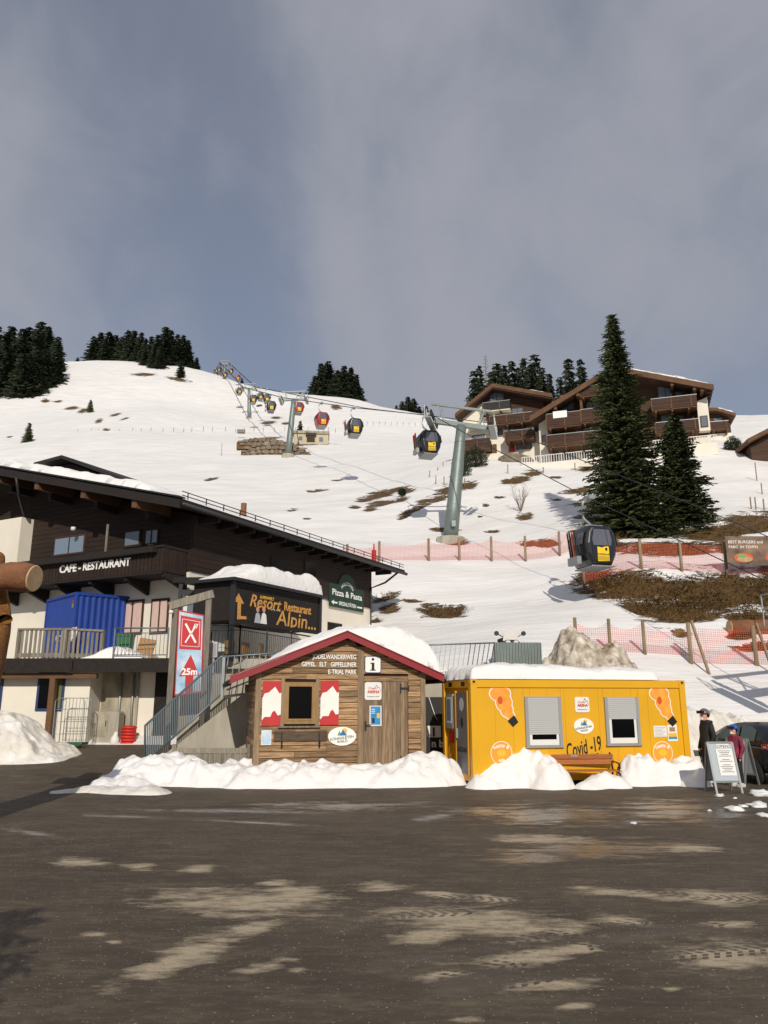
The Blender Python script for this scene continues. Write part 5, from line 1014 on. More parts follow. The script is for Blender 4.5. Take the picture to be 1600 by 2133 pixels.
# little timber fence before the stair
fq = PY(362, 1588, 21.8); t = thing('timber_fence', 'low grey timber picket fence at the foot of the stair', 'fence', (fq.x, 21.8, .15), R(-2)); w = PY(520, 1588, 21.8).x-fq.x; h = PY(400, 1558, 21.8).z-.15
box(t, 'rail', 'grey_wood', 0, w, -.03, .03, h-.12, h, .008)
for i in range(15): x = .05+(w-.1)*i/14; box(t, 'picket', 'grey_wood', x-.06, x+.06, .032, .055, -.15, h-.14)
for x in (0, w): box(t, 'post', 'grey_wood', x-.06, x+.06, -.06, .06, -.2, h+.1, .01)
# ================================================================ RESTAURANT DIRECTION SIGN ON TIMBER POSTS
GY = 23.9; gq = PY(352, 1440, GY); gs = thing('direction_sign', 'red and blue restaurant direction sign with cutlery symbol and 25m arrow on timber posts', 'sign', (gq.x, GY, .2), R(3)); GF = Frame((gq.x, GY, .2), R(3))
def gx(u, v): return GF.xz(u, v, -.12)
for u in (362, 431): xx = gx(u, 1300)[0]; box(gs, 'post', 'grey_wood', xx-.09, xx+.09, -.06, .1, -.2, GF.xz(u, 1240 if u > 400 else 1258, 0)[1], .01)
a_, b_ = gx(352, 1262), gx(444, 1236); MB().bar((a_[0], -.02, a_[1]), (b_[0], -.02, b_[1]), .24, .16, up=(0, 1, 0)).build('cross_beam', 'grey_wood', gs)
c = [gx(372, 1270), gx(425, 1281), gx(420, 1443), gx(363, 1450)]; sp_ = prism(gs, 'sign_panel', 'sign_red', c, -.12, -.08)
def gq_(fx, fz): # position on the panel, 0..1
    tl, tr_, br, bl = [Vector((p_[0], 0, p_[1])) for p_ in c]; p_ = tl.lerp(tr_, fx).lerp(bl.lerp(br, fx), fz); return p_.x, p_.z
def quad(x0, z0, x1, z1): return [gq_(x0, z0), gq_(x1, z0), gq_(x1, z1), gq_(x0, z1)]
prism(sp_, 'panel_picture', 'sign_sky', quad(.04, .02, .96, .98), -.124, -.12); prism(sp_, 'red_field', 'sign_red', quad(.1, .06, .92, .46), -.128, -.124)
m = MB()
ln_ = [gq_(.17, .1), gq_(.85, .1), gq_(.85, .42), gq_(.17, .42)]
for i in range(4): p_, q_ = ln_[i], ln_[(i+1) % 4]; m.bar((p_[0], -.13, p_[1]), (q_[0], -.13, q_[1]), .012, .004, up=(0, 1, 0))
m.build('red_field_border', 'letter_white', sp_)
for (p_, q_, w0) in ((gq_(.3, .15), gq_(.72, .37), .06), (gq_(.68, .17), gq_(.32, .38), .045)): MB().bar((p_[0], -.133, p_[1]), (q_[0], -.133, q_[1]), w0, .006, up=(0, 1, 0)).build('cutlery', 'letter_white', sp_)
p_ = gq_(.69, .175)
for k in (-.045, 0, .045): MB().bar((p_[0]+k-.02, -.137, p_[1]-.04), (p_[0]+k+.03, -.137, p_[1]+.1), .024, .004, up=(0, 1, 0)).build('fork_tine', 'letter_white', sp_)
prism(sp_, 'arrow', 'sign_red', [gq_(.55, .52), gq_(.9, .78), gq_(.68, .78), gq_(.68, .99), gq_(.38, .99), gq_(.38, .78), gq_(.14, .78)], -.128, -.1245)
p_ = gq_(.53, .765); text(sp_, 'lettering', '25m', 'letter_white', p_[0], -.131, p_[1], .27, 'CENTER', bold=.01)
xx, zz = gx(358, 1276); tube(gs, 'camera', 'pvc', [(xx, -.3, zz), (xx, -.06, zz+.02)], .06)
# ================================================================ RESORT BILLBOARD KIOSK
KY = 26.6; ko = PY(482, 1300, KY); KKF = Frame((ko.x, KY, TZ), R(61.5)); kk = thing('billboard_kiosk', 'black kiosk with wide resort restaurant billboard and thick snow on top', 'kiosk', KKF.o, KKF.yaw)
kl = KKF.xz(667, 1250)[0]; ktz = KKF.xz(484, 1207)[1]; kbz = KKF.xz(484, 1291)[1]
box(kk, 'core', 'black_wood', 0.02, kl, .05, 1.8, kbz-.0, ktz-.05); bd = box(kk, 'billboard', 'ink_black', .1, kl-.1, .0, .05, kbz, ktz-.06)
for i in range(7): z_ = kbz+.03+i*(ktz-kbz-.12)/7; box(bd, 'billboard_plank', 'black_wood', .14, kl-.14, -.008, 0, z_, z_+(ktz-kbz-.12)/7-.015)
box(kk, 'roof', 'dark_metal', -.25, kl+.2, -.25, 2.0, ktz-.05, ktz+.06); box(kk, 'frame', 'dark_metal', -.06, .1, -.06, .05, -.1, ktz-.05); box(kk, 'frame', 'dark_metal', kl-.1, kl+.06, -.06, .05, -.1, ktz-.05); box(kk, 'frame', 'black_wood', .1, kl-.1, -.04, .05, kbz-.12, kbz)
def kp(u, v): return KKF.xz(u, v, -.01)
a_ = [kp(*q_) for q_ in ((494, 1288), (502, 1288), (502, 1250), (510, 1258), (507, 1246), (496, 1237), (487, 1256), (494, 1253))]; prism(bd, 'arrow', 'gold_letter', [kp(494, 1290), kp(513, 1290), kp(513, 1284), kp(501, 1283), kp(502, 1257), kp(508, 1258), kp(497, 1236), kp(487, 1254), kp(495, 1254)], -.02, -.01)
def ktext(s_, u0, v0, u1, h_, m_, **kw):
    x0, z0 = kp(u0, v0); x1, _ = kp(u1, v0); o = text(bd, 'lettering', s_, m_, x0, -.014, z0, h_, **kw); fit(o, 0, x0, x1); return o
ktext('ALPENWELT', 541, 1246, 571, .15, 'sun_yellow', bold=.004); ktext('Resort', 520, 1262, 586, .62, 'gold_letter', shear=.3, bold=.01); ktext('Restaurant', 592, 1271, 648, .46, 'gold_letter', bold=.012); ktext('Alpin...', 575, 1301, 658, .8, 'gold_letter', shear=.1, bold=.006); ktext('* * * *', 564, 1273, 584, .12, 'letter_white')
for u in (532, 545):
    x0, z0 = kp(u, 1301); prism(bd, 'poster_figure', 'skin', ell(x0+.1, z0+.55, .09, .1, 14), -.018, -.01); prism(bd, 'poster_figure', 'letter_white' if u > 540 else 'panel_grey', [(x0-.1, z0), (x0+.3, z0), (x0+.24, z0+.36), (x0+.12, z0+.45), (x0, z0+.4)], -.022, -.018)
roof_snow(kk, .05, kl-.02, -.2, 1.9, lambda x, y: ktz+.062, lambda x, y: .12+.62*sstep(0, 1.6, x), 77, .5, nx=60, ny=30)
# dark pergola beams and white shutter left of the kiosk
pg = thing('pergola', 'dark steel pergola with a white shutter beside the kiosk', 'pergola', w3(TF.xz(372, 1300, .6)[0], .6, zr0), R(-3)); pw = TF.xz(480, 1300, .6)[0]-TF.xz(372, 1300, .6)[0]; hz_ = PY(372, 1212, TY+.6).z-(TZ)
for x in (0, pw): box(pg, 'post', 'dark_metal', x-.06, x+.06, -.06, .06, -.2, hz_)
box(pg, 'beam', 'black_wood', -.35, pw+.3, -.12, .12, hz_, hz_+.2); box(pg, 'beam', 'dark_metal', 0, pw, -.05, .05, hz_-.45, hz_-.25); box(pg, 'shutter_panel', 'roller', pw*.55, pw-.1, .1, .14, .3, hz_-.5); box(pg, 'door_panel', 'pvc', .1, pw*.5, .1, .13, -.1, hz_-.5); box(pg, 'door_pane', 'glass_grey', .25, pw*.42, .09, .1, .2, hz_-.7)
for i in range(14): z_ = .3+i*(hz_-.8)/14; box(pg, 'shutter_slat', 'roller', pw*.56, pw-.11, .085, .1, z_, z_+(hz_-.8)/14-.015)
r_ = steel_rail([tuple(PY(438, 1372, 26.0)), tuple(KKF.M @ Vector((.0, -.4, .0))), tuple(KKF.M @ Vector((kl+.5, -.4, -.15)))], 'black steel terrace railing in front of the billboard kiosk', 'black_metal', 1.1, .11)
mq = PY(441, 1370, 25.0); t = thing('meter_box', 'grey meter box on the terrace edge beside the sign post', 'box', mq, 0); box(t, 'case', 'roller', -.18, .18, -.1, .1, 0, .48, .02); box(t, 'case_door', 'grey_frame', -.15, .15, -.108, -.1, .04, .44)
box(t, 'foot', 'grey_frame', -.1, .1, -.06, .06, -.5, .0)
# green terrace furniture seen through the railing
for i in range(5):
    p_ = KKF.M @ Vector((.8+i*.95, .5, -.25)); t = thing('garden_chair', 'yellowish timber chair on the terrace behind the black railing under the billboard', 'chair', p_, KKF.yaw+.2*i, 'terrace seats under the billboard')
    box(t, 'seat', 'frame_wood', -.25, .25, -.2, .2, .4, .45); box(t, 'backrest', 'frame_wood', -.25, .25, .18, .22, .45, .9)
    for x in (-.22, .22): box(t, 'leg', 'frame_wood', x-.02, x+.02, -.18, -.14, 0, .4); box(t, 'leg', 'frame_wood', x-.02, x+.02, .14, .18, 0, .4)
# snowmobile behind the sheet metal
sq = PY(1063, 1340, 29.5); sm_ = thing('snowmobile', 'dark snow scooter with white windscreen and round mirrors behind the sheet metal fence', 'snowmobile', (sq.x, 29.5, sq.z-.75), R(4))
J = MB(); J.prism([(-.42, .3), (-.36, .72), (-.2, .86), (.2, .86), (.36, .72), (.42, .3)], -.3, 1.4); J.build('hull', 'cabin_black', sm_); 
prism(sm_, 'windscreen', 'lamp_clear', [(-.3, .84), (.3, .84), (.24, 1.18), (.12, 1.3), (-.12, 1.3), (-.24, 1.18)], -.1, -.06); box(sm_, 'seat', 'tyre', -.22, .22, .4, 1.3, .86, 1.0, .05)
for s_ in (-1, 1): prism(sm_, 'head_light', 'lamp_clear', ell(s_*.15, .78, .09, .06, 14), -.33, -.3); MB().bar((s_*.2, 0, .95), (s_*.5, -.02, 1.1), .03).build('handlebar', 'black_metal', sm_); MB().tube([(s_*.52, -.05, 1.12), (s_*.52, .01, 1.12)], .09, 14).build('mirror', 'black_metal', sm_); MB().bar((s_*.42, -.7, .08), (s_*.42, .5, .05), .14, .03).build('ski', 'black_metal', sm_)
box(sm_, 'side_stripe', 'mountain_green', -.25, .25, -.31, -.3, .58, .64); box(sm_, 'track', 'tyre', -.2, .2, .3, 1.6, .02, .32, .08)
# ================================================================ GONDOLA LIFT
ropeL = [PY(1760, 1290, 25), PY(1600, 1212, 28), PY(1219, 1034, 40), PY(1035, 938, 50.5), PY(903, 866, 62), PY(735, 849, 92), PY(588, 828, 132), PY(506, 806, 220), PY(459, 756, 292), PY(448, 772, 330)]
ropeR = [PY(1900, 1225, 25), PY(1600, 1118, 35), PY(1453, 1055, 41), PY(1181, 946, 53), PY(1020, 881, 61), PY(760, 850, 98), PY(636, 826, 132), PY(532, 806, 220), PY(477, 756, 292), PY(460, 776, 330)]
def smooth(P_, n=6):
    o = []
    for i in range(len(P_)-1):
        p0, p1, p2, p3 = P_[max(i-1, 0)], P_[i], P_[i+1], P_[min(i+2, len(P_)-1)]
        for k in range(n): t = k/n; o.append(p1.lerp(p2, t))
    return o+[P_[-1]]
for rp, lb in ((ropeL, 'steel haul rope of the gondola lift carrying the nearest cabin'), (ropeR, 'steel haul rope of the gondola lift running past the tall spruce')):
    ks = smooth(rp); o = MB().tube(ks, [max(.022, .00062*p_.y) for p_ in ks], 6).build('haul_rope', 'cable', None, True); setp(o, lb, 'cable')
def pylon(base, pl, pr, label, r0, r1, detail=True):
    mid = (pl+pr)/2; t = thing('lift_pylon', label, 'lift pylon', base, 0, 'gondola lift pylons'); o = Vector(base); top = mid-o-Vector((0, 0, .35)); ax = (pr-pl).normalized(); fw = Vector((-ax.y, ax.x, 0)).normalized(); up = Vector((0, 0, 1))
    if fw.y < 0: fw = -fw
    ps = [top*f for f in (-.03, .3, .62, .85, 1)]; MB().tube(ps, [r0, r0*.93, (r0+r1)/2, r1*1.05, r1], 18).build('shaft', 'galv', t, True)
    for f in (.3, .62, .85): c = top*f; r_ = r0+(r1-r0)*f; MB().tube([c-up*.02, c+up*.02], r_*1.06, 18).build('flange', 'galv', t)
    MB().tube([Vector((0, 0, -1.2)), Vector((0, 0, .25))], [r0*2.0, r0*1.9], 10).build('footing', 'concrete', t)
    L0, R0 = pl-o, pr-o; a, b = top+(L0-top)*.98, top+(R0-top)*.98; a.z = L0.z-.25; b.z = R0.z-.25
    MB().bar(a+(top-a)*0, b, .42, .38).build('crossarm', 'galv', t)
    hi = up*1.55; MB().bar(a+hi-ax*.2, b+hi+ax*.2, .2, .2).build('lifting_frame_beam', 'galv', t)
    for p_, s_ in ((a, 1), (b, -1)):
        MB().bar(p_+ax*s_*.9, p_+hi+ax*s_*.35, .28, .12).build('lifting_frame_leg', 'galv', t)
        for k in ((.3, .9), (1.1, .5)): MB().bar(p_+ax*s_*k[0], p_+hi+ax*s_*k[1], .06).build('lifting_frame_brace', 'galv', t)
        tr_ = MB().bar(p_-fw*1.9+up*.05, p_+fw*1.9+up*.12, .12, .26).build('sheave_train', 'dark_metal', t)
        if detail:
            for i in range(8): c = p_+fw*(-1.75+.5*i)+up*.2; MB().tube([c-ax*.06, c+ax*.06], .2, 14).build('sheave', 'tyre', tr_)
        wl_ = p_-ax*s_*.55; m = MB()
        for q_ in (-1.7, -.85, 0, .85, 1.7): m.bar(wl_+fw*q_-up*.3, wl_+fw*q_+up*.75, .035)
        for z_ in (.25, .75): m.bar(wl_-fw*1.7+up*z_, wl_+fw*1.7+up*z_, .035)
        m.build('catwalk_railing', 'steel', t); MB().bar(wl_-fw*1.8-up*.3+ax*s_*.25, wl_+fw*1.8-up*.3+ax*s_*.25, .5, .04).build('catwalk', 'steel', t)
    m = MB(); lx = -(r0+.14)
    for s_ in (-.18, .18): m.bar(Vector((s_, -lx, .6)), top*.97+Vector((s_, r1+.14, 0)), .035)
    for i in range(int(top.z/.4)-2): f = (i+2)*.4/top.z; m.bar(top*f+Vector((-.18, -lx+(r1-r0)*f, 0)), top*f+Vector((.18, -lx+(r1-r0)*f, 0)), .03)
    if detail: m.build('ladder', 'steel', t); box(t, 'control_box', 'galv', .05, .4, -r0-.3, -r0-.05, 1.0, 1.5, .02)
    return t
b1 = ground_at(938, 61); pylon(b1, ropeL[4]-Vector((0, 0, .25)), ropeR[4]-Vector((0, 0, .25)), 'tall grey tubular lift pylon rising behind the net fence, next to the hotel', .62, .42)
def pyl(u, v, Y, l, r_, lb, d=False): b = PY(u, v, Y); b.z = tz(b.x, b.y); pylon(b, l-Vector((0, 0, .25)), r_-Vector((0, 0, .25)), lb, .6, .42, d)
pyl(600, 950, 132, ropeL[6], ropeR[6], 'grey lift pylon standing by the stone wall and pump house')
pyl(519, 880, 220, ropeL[7], ropeR[7], 'slender lift pylon halfway up the snow slope'); pyl(467, 806, 292, ropeL[8], ropeR[8], 'highest lift pylon on the ridge against the sky'); pyl(446, 806, 330, ropeL[9]+Vector((0, 0, .2)), ropeR[9], 'lift pylon half sunk behind the ridge')
b0 = Vector((15.6, 25, tz(15.6, 25))); pylon(Vector((16.6, 25.6, max(0, tz(16.6, 25.6)))), Vector((13.9, 24.8, ropeL[0].z+.5)), Vector((19.2, 26.4, ropeL[0].z+.9)), 'low lift support beside the parking lot near the valley station', .5, .42)
def cabin(name, label, col_, door_open=False, skis=False):
    t = thing('gondola_cabin', label, 'gondola', (0, 0, 0), 0, 'gondola cabins')        # origin at the rope grip; local y along the rope
    w, dp, h, z0 = 1.02, .95, 2.15, -3.75
    # barrel shaped shell: rounded outline in x,z swept along y
    prof = [(-.62, 0), (-.9, .55), (-1.0, 1.15), (-.86, 1.8), (-.6, 2.12), (.6, 2.12), (.86, 1.8), (1.0, 1.15), (.9, .55), (.62, 0)]
    V_, F_ = [], []; ysc = [(-1, .72, .12), (-.86, .93, .03), (-.4, 1, 0), (.4, 1, 0), (.86, .93, .03), (1, .72, .12)]; k = len(prof)
    for y, s, dz in ysc:
        for x, z in prof: V_.append((x*s, y*dp, z0+1.06+(z-1.06)*(s*.5+.5)))
    for i in range(len(ysc)-1):
        for j in range(k): F_.append((i*k+j, i*k+(j+1) % k, (i+1)*k+(j+1) % k, (i+1)*k+j))
    F_ += [tuple(range(k))[::-1], tuple(range((len(ysc)-1)*k, len(ysc)*k))]
    sh = mk('shell', V_, F_, col_, t); sh.modifiers.new('b', 'BEVEL').width = .06; sh.modifiers['b'].segments = 2
    for sy in (-1, 1):
        y = sy*(dp+.012); prism(t, 'end_window', 'cabin_glass', [(-.5, z0+1.02), (.5, z0+1.02), (.56, z0+1.3), (.44, z0+1.86), (-.44, z0+1.86), (-.56, z0+1.3)], y-.006, y+.006)
        prism(t, 'lower_panel', col_, [(-.46, z0+.2), (.46, z0+.2), (.58, z0+.8), (.58, z0+.96), (-.58, z0+.96), (-.58, z0+.8)], y-.004, y+.01)
        st_ = prism(t, 'cabin_sticker', 'cabin_yellow', [(-.3, z0+.18), (.36, z0+.22), (.36, z0+.98), (.12, z0+.96), (-.02, z0+.9), (-.3, z0+.94)], y+sy*.012-.004, y+sy*.012+.004)
        if sy < 0:
            text(st_, 'lettering', 'DORFBAHN', 'ink_black', .03, y-.02, z0+.5, .14, 'CENTER', bold=.002); prism(st_, 'sticker_mark', 'ink_black', ell(.2, z0+.82, .07, .09, 12), y-.02, y-.016)
            for i in range(5): box(st_, 'sticker_line', 'ink_black', -.28, .34, y-.02, y-.0165, z0+.24+i*.045, z0+.255+i*.045)
    for sx in (-1, 1):
        for ya, yb in ((-.8, -.06), (.06, .8)): mk('side_window', [(sx*.985, ya*dp, z0+1.1), (sx*.985, yb*dp, z0+1.1), (sx*.86, yb*dp, z0+1.74), (sx*.86, ya*dp, z0+1.74)], [(0, 1, 2, 3)], 'cabin_glass', t).location.x = sx*.035
    box(t, 'floor_frame', 'steel', -.62, .62, -.9, .9, z0-.07, z0, .02); box(t, 'roof_frame', 'steel', -.5, .5, -.32, .32, z0+2.14, z0+2.24, .02)
    tube(t, 'hanger', 'steel', [(0, 0, z0+2.22), (-.1, 0, z0+2.35), (-.42, 0, z0+2.6), (-.5, 0, z0+3.0), (-.42, 0, z0+3.5), (-.12, 0, -.06)], .085, 8); MB().box(-.2, .12, -.35, .35, -.1, .12).build('grip', 'steel', t)
    if skis:
        rk = box(t, 'ski_rack', 'steel', -1.22, -.98, -.5, .5, z0+.1, z0+.5)
        for i, (y, m_) in enumerate(((-.35, 'ink_black'), (-.12, 'orange_deep'), (.1, 'ink_black'), (.3, 'ink_black'))): MB().bar((-1.1, y, z0+.2), (-1.28+.02*i, y+.05*(i-1), z0+1.85), .09, .02, up=(0, 1, 0)).build('ski', m_, rk)
    return t
cB = cabin('b', 'black gondola cabin with yellow sticker', 'cabin_black', skis=True); cR = cabin('r', 'red gondola cabin with yellow sticker', 'cabin_red')
first = {'B': True, 'R': True}
def rope_at(rp, Y):
    for a, b in zip(rp[:-1], rp[1:]):
        if min(a.y, b.y) <= Y <= max(a.y, b.y): f = (Y-a.y)/(b.y-a.y); return a.lerp(b, f), (b-a)
    return rp[-1], rp[-1]-rp[-2]
def put(kind, rp, Y, label=None):
    src = cB if kind == 'B' else cR; o = src if first[kind] else dup(src); first[kind] = False; p_, d = rope_at(rp, Y); o.location = p_; o.rotation_euler.z = math.atan2(d.y, d.x)-math.pi/2
    if label: o['label'] = label
    else: o['label'] = 'distant %s gondola cabin with yellow sticker high on the lift line' % ('black' if kind == 'B' else 'red')
    return o
put('B', ropeL, 39.6, 'black gondola cabin with skis in its rack, hanging in front of the brown grass bank')
put('B', ropeL, 63.5, 'black gondola cabin hanging beside the tall grey pylon'); put('B', ropeL, 91, 'black gondola cabin hanging over the slope right of the pump house'); put('R', ropeL, 106, 'red gondola cabin just above the flat roof of the pump house')
put('R', ropeR, 139, 'red gondola cabin in front of the second pylon')
for kd, rp, Y in (('B', ropeL, 148), ('B', ropeL, 186), ('B', ropeR, 190), ('B', ropeR, 205), ('B', ropeL, 228), ('R', ropeR, 262), ('B', ropeL, 272), ('B', ropeR, 284), ('B', ropeL, 296), ('B', ropeL, 322), ('R', ropeR, 318)): put(kd, rp, Y)
# ================================================================ CONIFERS
def conifer(h, r, whorls, per, tw, tl, seed, droop=.25, top=.9, fill=1.0, bare=.06):
    """trunk with limbs and a crown of short needle sprays set along the branches"""
    rg = random.Random(seed); V_, F_ = [], []; tr_ = MB(); tr_.tube([(0, 0, -.6), (0, 0, h*.3), (0, 0, h*.7), (0, 0, h)], [h*.016+.05, h*.012+.03, h*.006+.02, .01], 8)
    for i in range(whorls):
        t = bare+(1-bare)*(i+rg.random()*.6)/whorls; z = t*h; rad = r*(1-t)**top*(.72+.5*rg.random())+.02*h*(1-t)+.12; n = max(4, int(per*(1-t*.55)))
        for j in range(n):
            a = 6.283*(j+rg.random())/n; ln = rad*(.55+.6*rg.random()); ca, sa = math.cos(a), math.sin(a); dr = droop*(1.1-t)+rg.uniform(-.1, .12)
            if ln > .8 and rg.random() < .25: tr_.bar((0, 0, z), (ca*ln*.8, sa*ln*.8, z-dr*ln*.5), .03+.004*h*(1-t))
            m = max(2, int(fill*ln/tl*3.2))
            for k in range(m):
                f = .12+.9*(k+rg.random()*.8)/m; zz = z-dr*ln*f+.18*ln*f*f*(1 if t > .5 else .7); px, py = ca*ln*f, sa*ln*f; b = a+rg.uniform(-1.15, 1.15); l_ = tl*rg.uniform(.65, 1.25); w = tw*rg.uniform(.7, 1.3); cb, sb = math.cos(b), math.sin(b); dz = -rg.uniform(0, .5)*l_; tlt = rg.uniform(-.7, .7)*w; q = len(V_)
                V_ += [(px-sb*w, py+cb*w, zz-tlt), (px+sb*w, py-cb*w, zz+tlt), (px+cb*l_+sb*w*.25, py+sb*l_-cb*w*.25, zz+dz), (px+cb*l_*.6, py+sb*l_*.6, zz+dz*.3-w*1.2)]; F_ += [(q, q+1, q+2), (q, q+2, q+3)]
    return tr_, V_, F_
def tree(name, label, loc, spec, m='needles', group=None, rz=0):
    t = thing(name, label, 'tree', loc, rz, group); tr_, V_, F_ = spec; tr_.build('trunk', 'bark', t, True); mk('crown', V_, F_, m, t); return t
p_ = ground_at(1300, 55); p_ = PY(1308, 1108, 54.5); topz = PY(1300, 655, 54.5).z; tree('spruce_tree', 'tallest dark spruce standing in front of the hotel', (p_.x, p_.y, p_.z-.4), conifer(topz-p_.z+.4, 3.05, 100, 20, .075, .38, 11, .32, .85, 1.5, .0))
p_ = PY(1425, 1108, 55.5); topz = PY(1415, 862, 55.5).z; tree('spruce_tree', 'shorter broad spruce right beside the tallest one', (p_.x, p_.y, p_.z-.4), conifer(topz-p_.z+.4, 2.5, 64, 19, .075, .38, 12, .3, .72, 1.5, .0))
p_ = PY(1360, 1112, 53.5); tree('spruce_tree', 'low spreading spruce skirt between the two big spruces', (p_.x, p_.y, p_.z-.4), conifer(3.2, 2.4, 16, 16, .07, .36, 13, .2, .6, 1.2, .0))
tree('shadow_spruce', 'added young spruce out of view, there to cast a shadow onto the parking lot', (-2.95, 2.0, 0), conifer(3.6, .95, 26, 12, .04, .22, 15, .3, .8, 1.2, .08))  # added tree outside the frame; its tip casts the shadow at lower left
protos = [conifer(16, 3.4, 34, 11, .3, 1.0, 20+i, .3, (.85, .72, 1.0, .64)[i], 1.0, .02) for i in range(4)]
pm = []
for i, (tr_, V_, F_) in enumerate(protos):
    a = tr_.build('trunk', 'bark', None, True); b = mk('crown', V_, F_, 'needles_far'); pm.append((a.data, b.data)); bpy.data.objects.remove(a); bpy.data.objects.remove(b)
rg = random.Random(77)
def ftree(u, Y, h, label, group=None, k=None, wide=1.0, sink=.3):
    g = ground_at(u, Y); k = rg.randrange(4) if k is None else k; t = thing('spruce_tree', label, 'tree', (g.x, g.y, g.z-sink), rg.random()*6, group); s = h/16; t.scale = (s*wide*rg.uniform(.9, 1.15), s*wide*rg.uniform(.9, 1.15), s)
    for nm, me in zip(('trunk', 'crown'), pm[k]): o = bpy.data.objects.new(nm, me); col.objects.link(o); o.parent = t
    return t
def pxh(Y, px): return px*Y/FPX*1.02
G1 = 'dark spruces of the dense wood on the left ridge'
for i in range(34):
    row = i // 12; u = -60+rg.uniform(-6, 6)+(i % 12)*15.5; Y = 232+row*14+rg.uniform(-5, 5)+max(0, u-60)*.35; ftree(min(u, 118), Y, pxh(Y, rg.uniform(88, 122)), 'dark spruce in the dense wood on the left ridge', G1, wide=1.35)
G2 = 'dark spruces of the wood crowning the ridge in the middle'
for u, Y, px in ((190,302,70),(205,306,84),(222,304,82),(236,307,78),(250,304,70),(262,300,82),(275,296,80),(290,292,74),(300,288,60),(312,286,66),(325,284,72),(340,288,92),(352,292,84),(366,294,78),(378,297,80),(388,300,72),(300,280,40),(318,276,46),(332,276,52),(348,300,90),(270,306,74),(215,300,60)): ftree(u, Y, pxh(Y, px), 'dark spruce in the wood crowning the ridge left of the lift', G2, wide=1.3)
for u, Y, px, lb in ((160,310,26,'small lone spruce on the skyline between the two woods'),(408,300,36,'small spruce at the right end of the ridge wood'),(376,262,42,'lone small spruce on open snow below the ridge wood'),(187,208,30,'small lone pine among bare patches below the left wood'),(57,150,48,'bushy pale green pine just above the restaurant roof'),(625,168,40,'rounded lone spruce behind the pump house'),(503,300,30,'spruce behind the ridge near the third pylon'),(530,296,22,'low spruce tip behind the ridge beside the third pylon')):
    t = ftree(u, Y, pxh(Y, px), lb, None, 1 if 'small' not in lb else 3, 1.2)
    if 'pale' in lb or 'lone pine' in lb:
        for c in t.children:
            if c.name.startswith('crown'): c.data = c.data.copy(); c.data.materials[0] = MATS['pine_light']
G3 = 'dark spruces standing together on the ridge right of the lift'
for u, Y, px in ((576,285,16),(583,284,20),(626,276,26),(638,275,22),(655,262,50),(668,262,82),(682,262,88),(676,266,70),(703,258,66),(716,256,78),(730,256,76),(742,255,62),(722,262,70)): ftree(u, Y, pxh(Y, px), 'dark spruce in the clump on the ridge right of the lift', G3, wide=1.45)
G4 = 'dark spruces peeping over the ridge left of the hotel'
for u, Y, px in ((826,262,40),(838,258,46),(850,255,58),(862,255,60),(874,256,52),(888,254,56),(896,256,44)): ftree(u, Y, pxh(Y, px), 'dark spruce peeping over the ridge left of the hotel', G4, wide=1.3)
G5 = 'dark spruces behind the hotel roofs'
for u, Y, px in ((992,140,110),(1003,142,128),(1040,144,132),(1055,140,120),(1072,146,128),(1098,146,146),(1110,142,128),(1122,146,160),(1135,143,126),(1150,145,100),(1172,140,90),(1192,144,140),(1218,146,140),(1028,150,112),(1085,150,118)):
    g = ground_at(u, Y); h = PY(u, 0, Y).z; vt = {992:768,1003:758,1040:752,1055:756,1072:748,1098:742,1110:756,1122:734,1135:762,1150:775,1172:782,1192:744,1218:744,1028:770,1085:762}[u]; ftree(u, Y, PY(u, vt, Y).z-g.z, 'dark spruce rising behind the hotel roofs', G5, k=rg.choice((0, 2)), wide=.85)
g = ground_at(1017, 143); t = thing('bare_tree', 'thin leafless larch among the spruces behind the hotel', 'tree', g, 0); hh = PY(1017, 738, 143).z-g.z; m = MB(); m.tube([(0, 0, 0), (0, 0, hh)], [.2, .03], 6); m.build('trunk', 'twig', t)
m = MB()
for i in range(60): z_ = hh*(.35+.63*i/60); a = i*2.4; l_ = 2.0*(1.05-z_/hh)+.3; m.bar((0, 0, z_), (l_*math.cos(a), l_*math.sin(a), z_+.25), .05)
m.build('branches', 'twig', t)
# bushes by the pylon and hotel
def bush(u, v, w, h, label, seed, m_='needles_blue'):
    p_ = hill_hit(u, v); rg_ = random.Random(seed); s = p_.y/FPX; t = thing('dwarf_pine', label, 'bush', p_, 0); V_, F_ = [], []; st_ = MB()
    for i in range(14): a = rg_.random()*6.28; st_.bar((0, 0, -.2), (w*s*.35*math.cos(a), w*s*.35*math.sin(a), h*s*rg_.uniform(.3, .8)), .06)
    for i in range(1500):
        a = rg_.random()*6.283; f = rg_.random()**.6; z_ = h*s*rg_.random()*(1-.55*f*f); x, y = w*s*.5*f*math.cos(a), w*s*.4*f*math.sin(a); l_ = rg_.uniform(.15, .34); b = rg_.random()*6.28; q = len(V_); d = rg_.uniform(.03, .07)
        V_ += [(x-d, y, z_), (x+d, y+d, z_), (x+l_*math.cos(b), y+l_*math.sin(b)*.7, z_+l_*rg_.uniform(.2, 1))]; F_.append((q, q+1, q+2))
    st_.build('stems', 'bark', t); mk('foliage', V_, F_, m_, t)
bush(990, 976, 56, 50, 'spreading dwarf pine at the hotel corner behind the pylon', 1); bush(962, 992, 42, 56, 'dwarf pine close behind the pylon shaft', 2); bush(1528, 940, 40, 34, 'small conifer bush on the snow right of the hotel', 3); bush(1039, 948, 12, 10, 'tiny pine shoot in the snow before the hotel', 4); bush(838, 1032, 12, 14, 'tiny dark conifer on the thawed patch', 5)
p_ = hill_hit(1085, 1068); t = thing('bare_shrub', 'leafless birch shrub on the open snow below the hotel', 'shrub', p_, 0); rg_ = random.Random(6); m = MB()
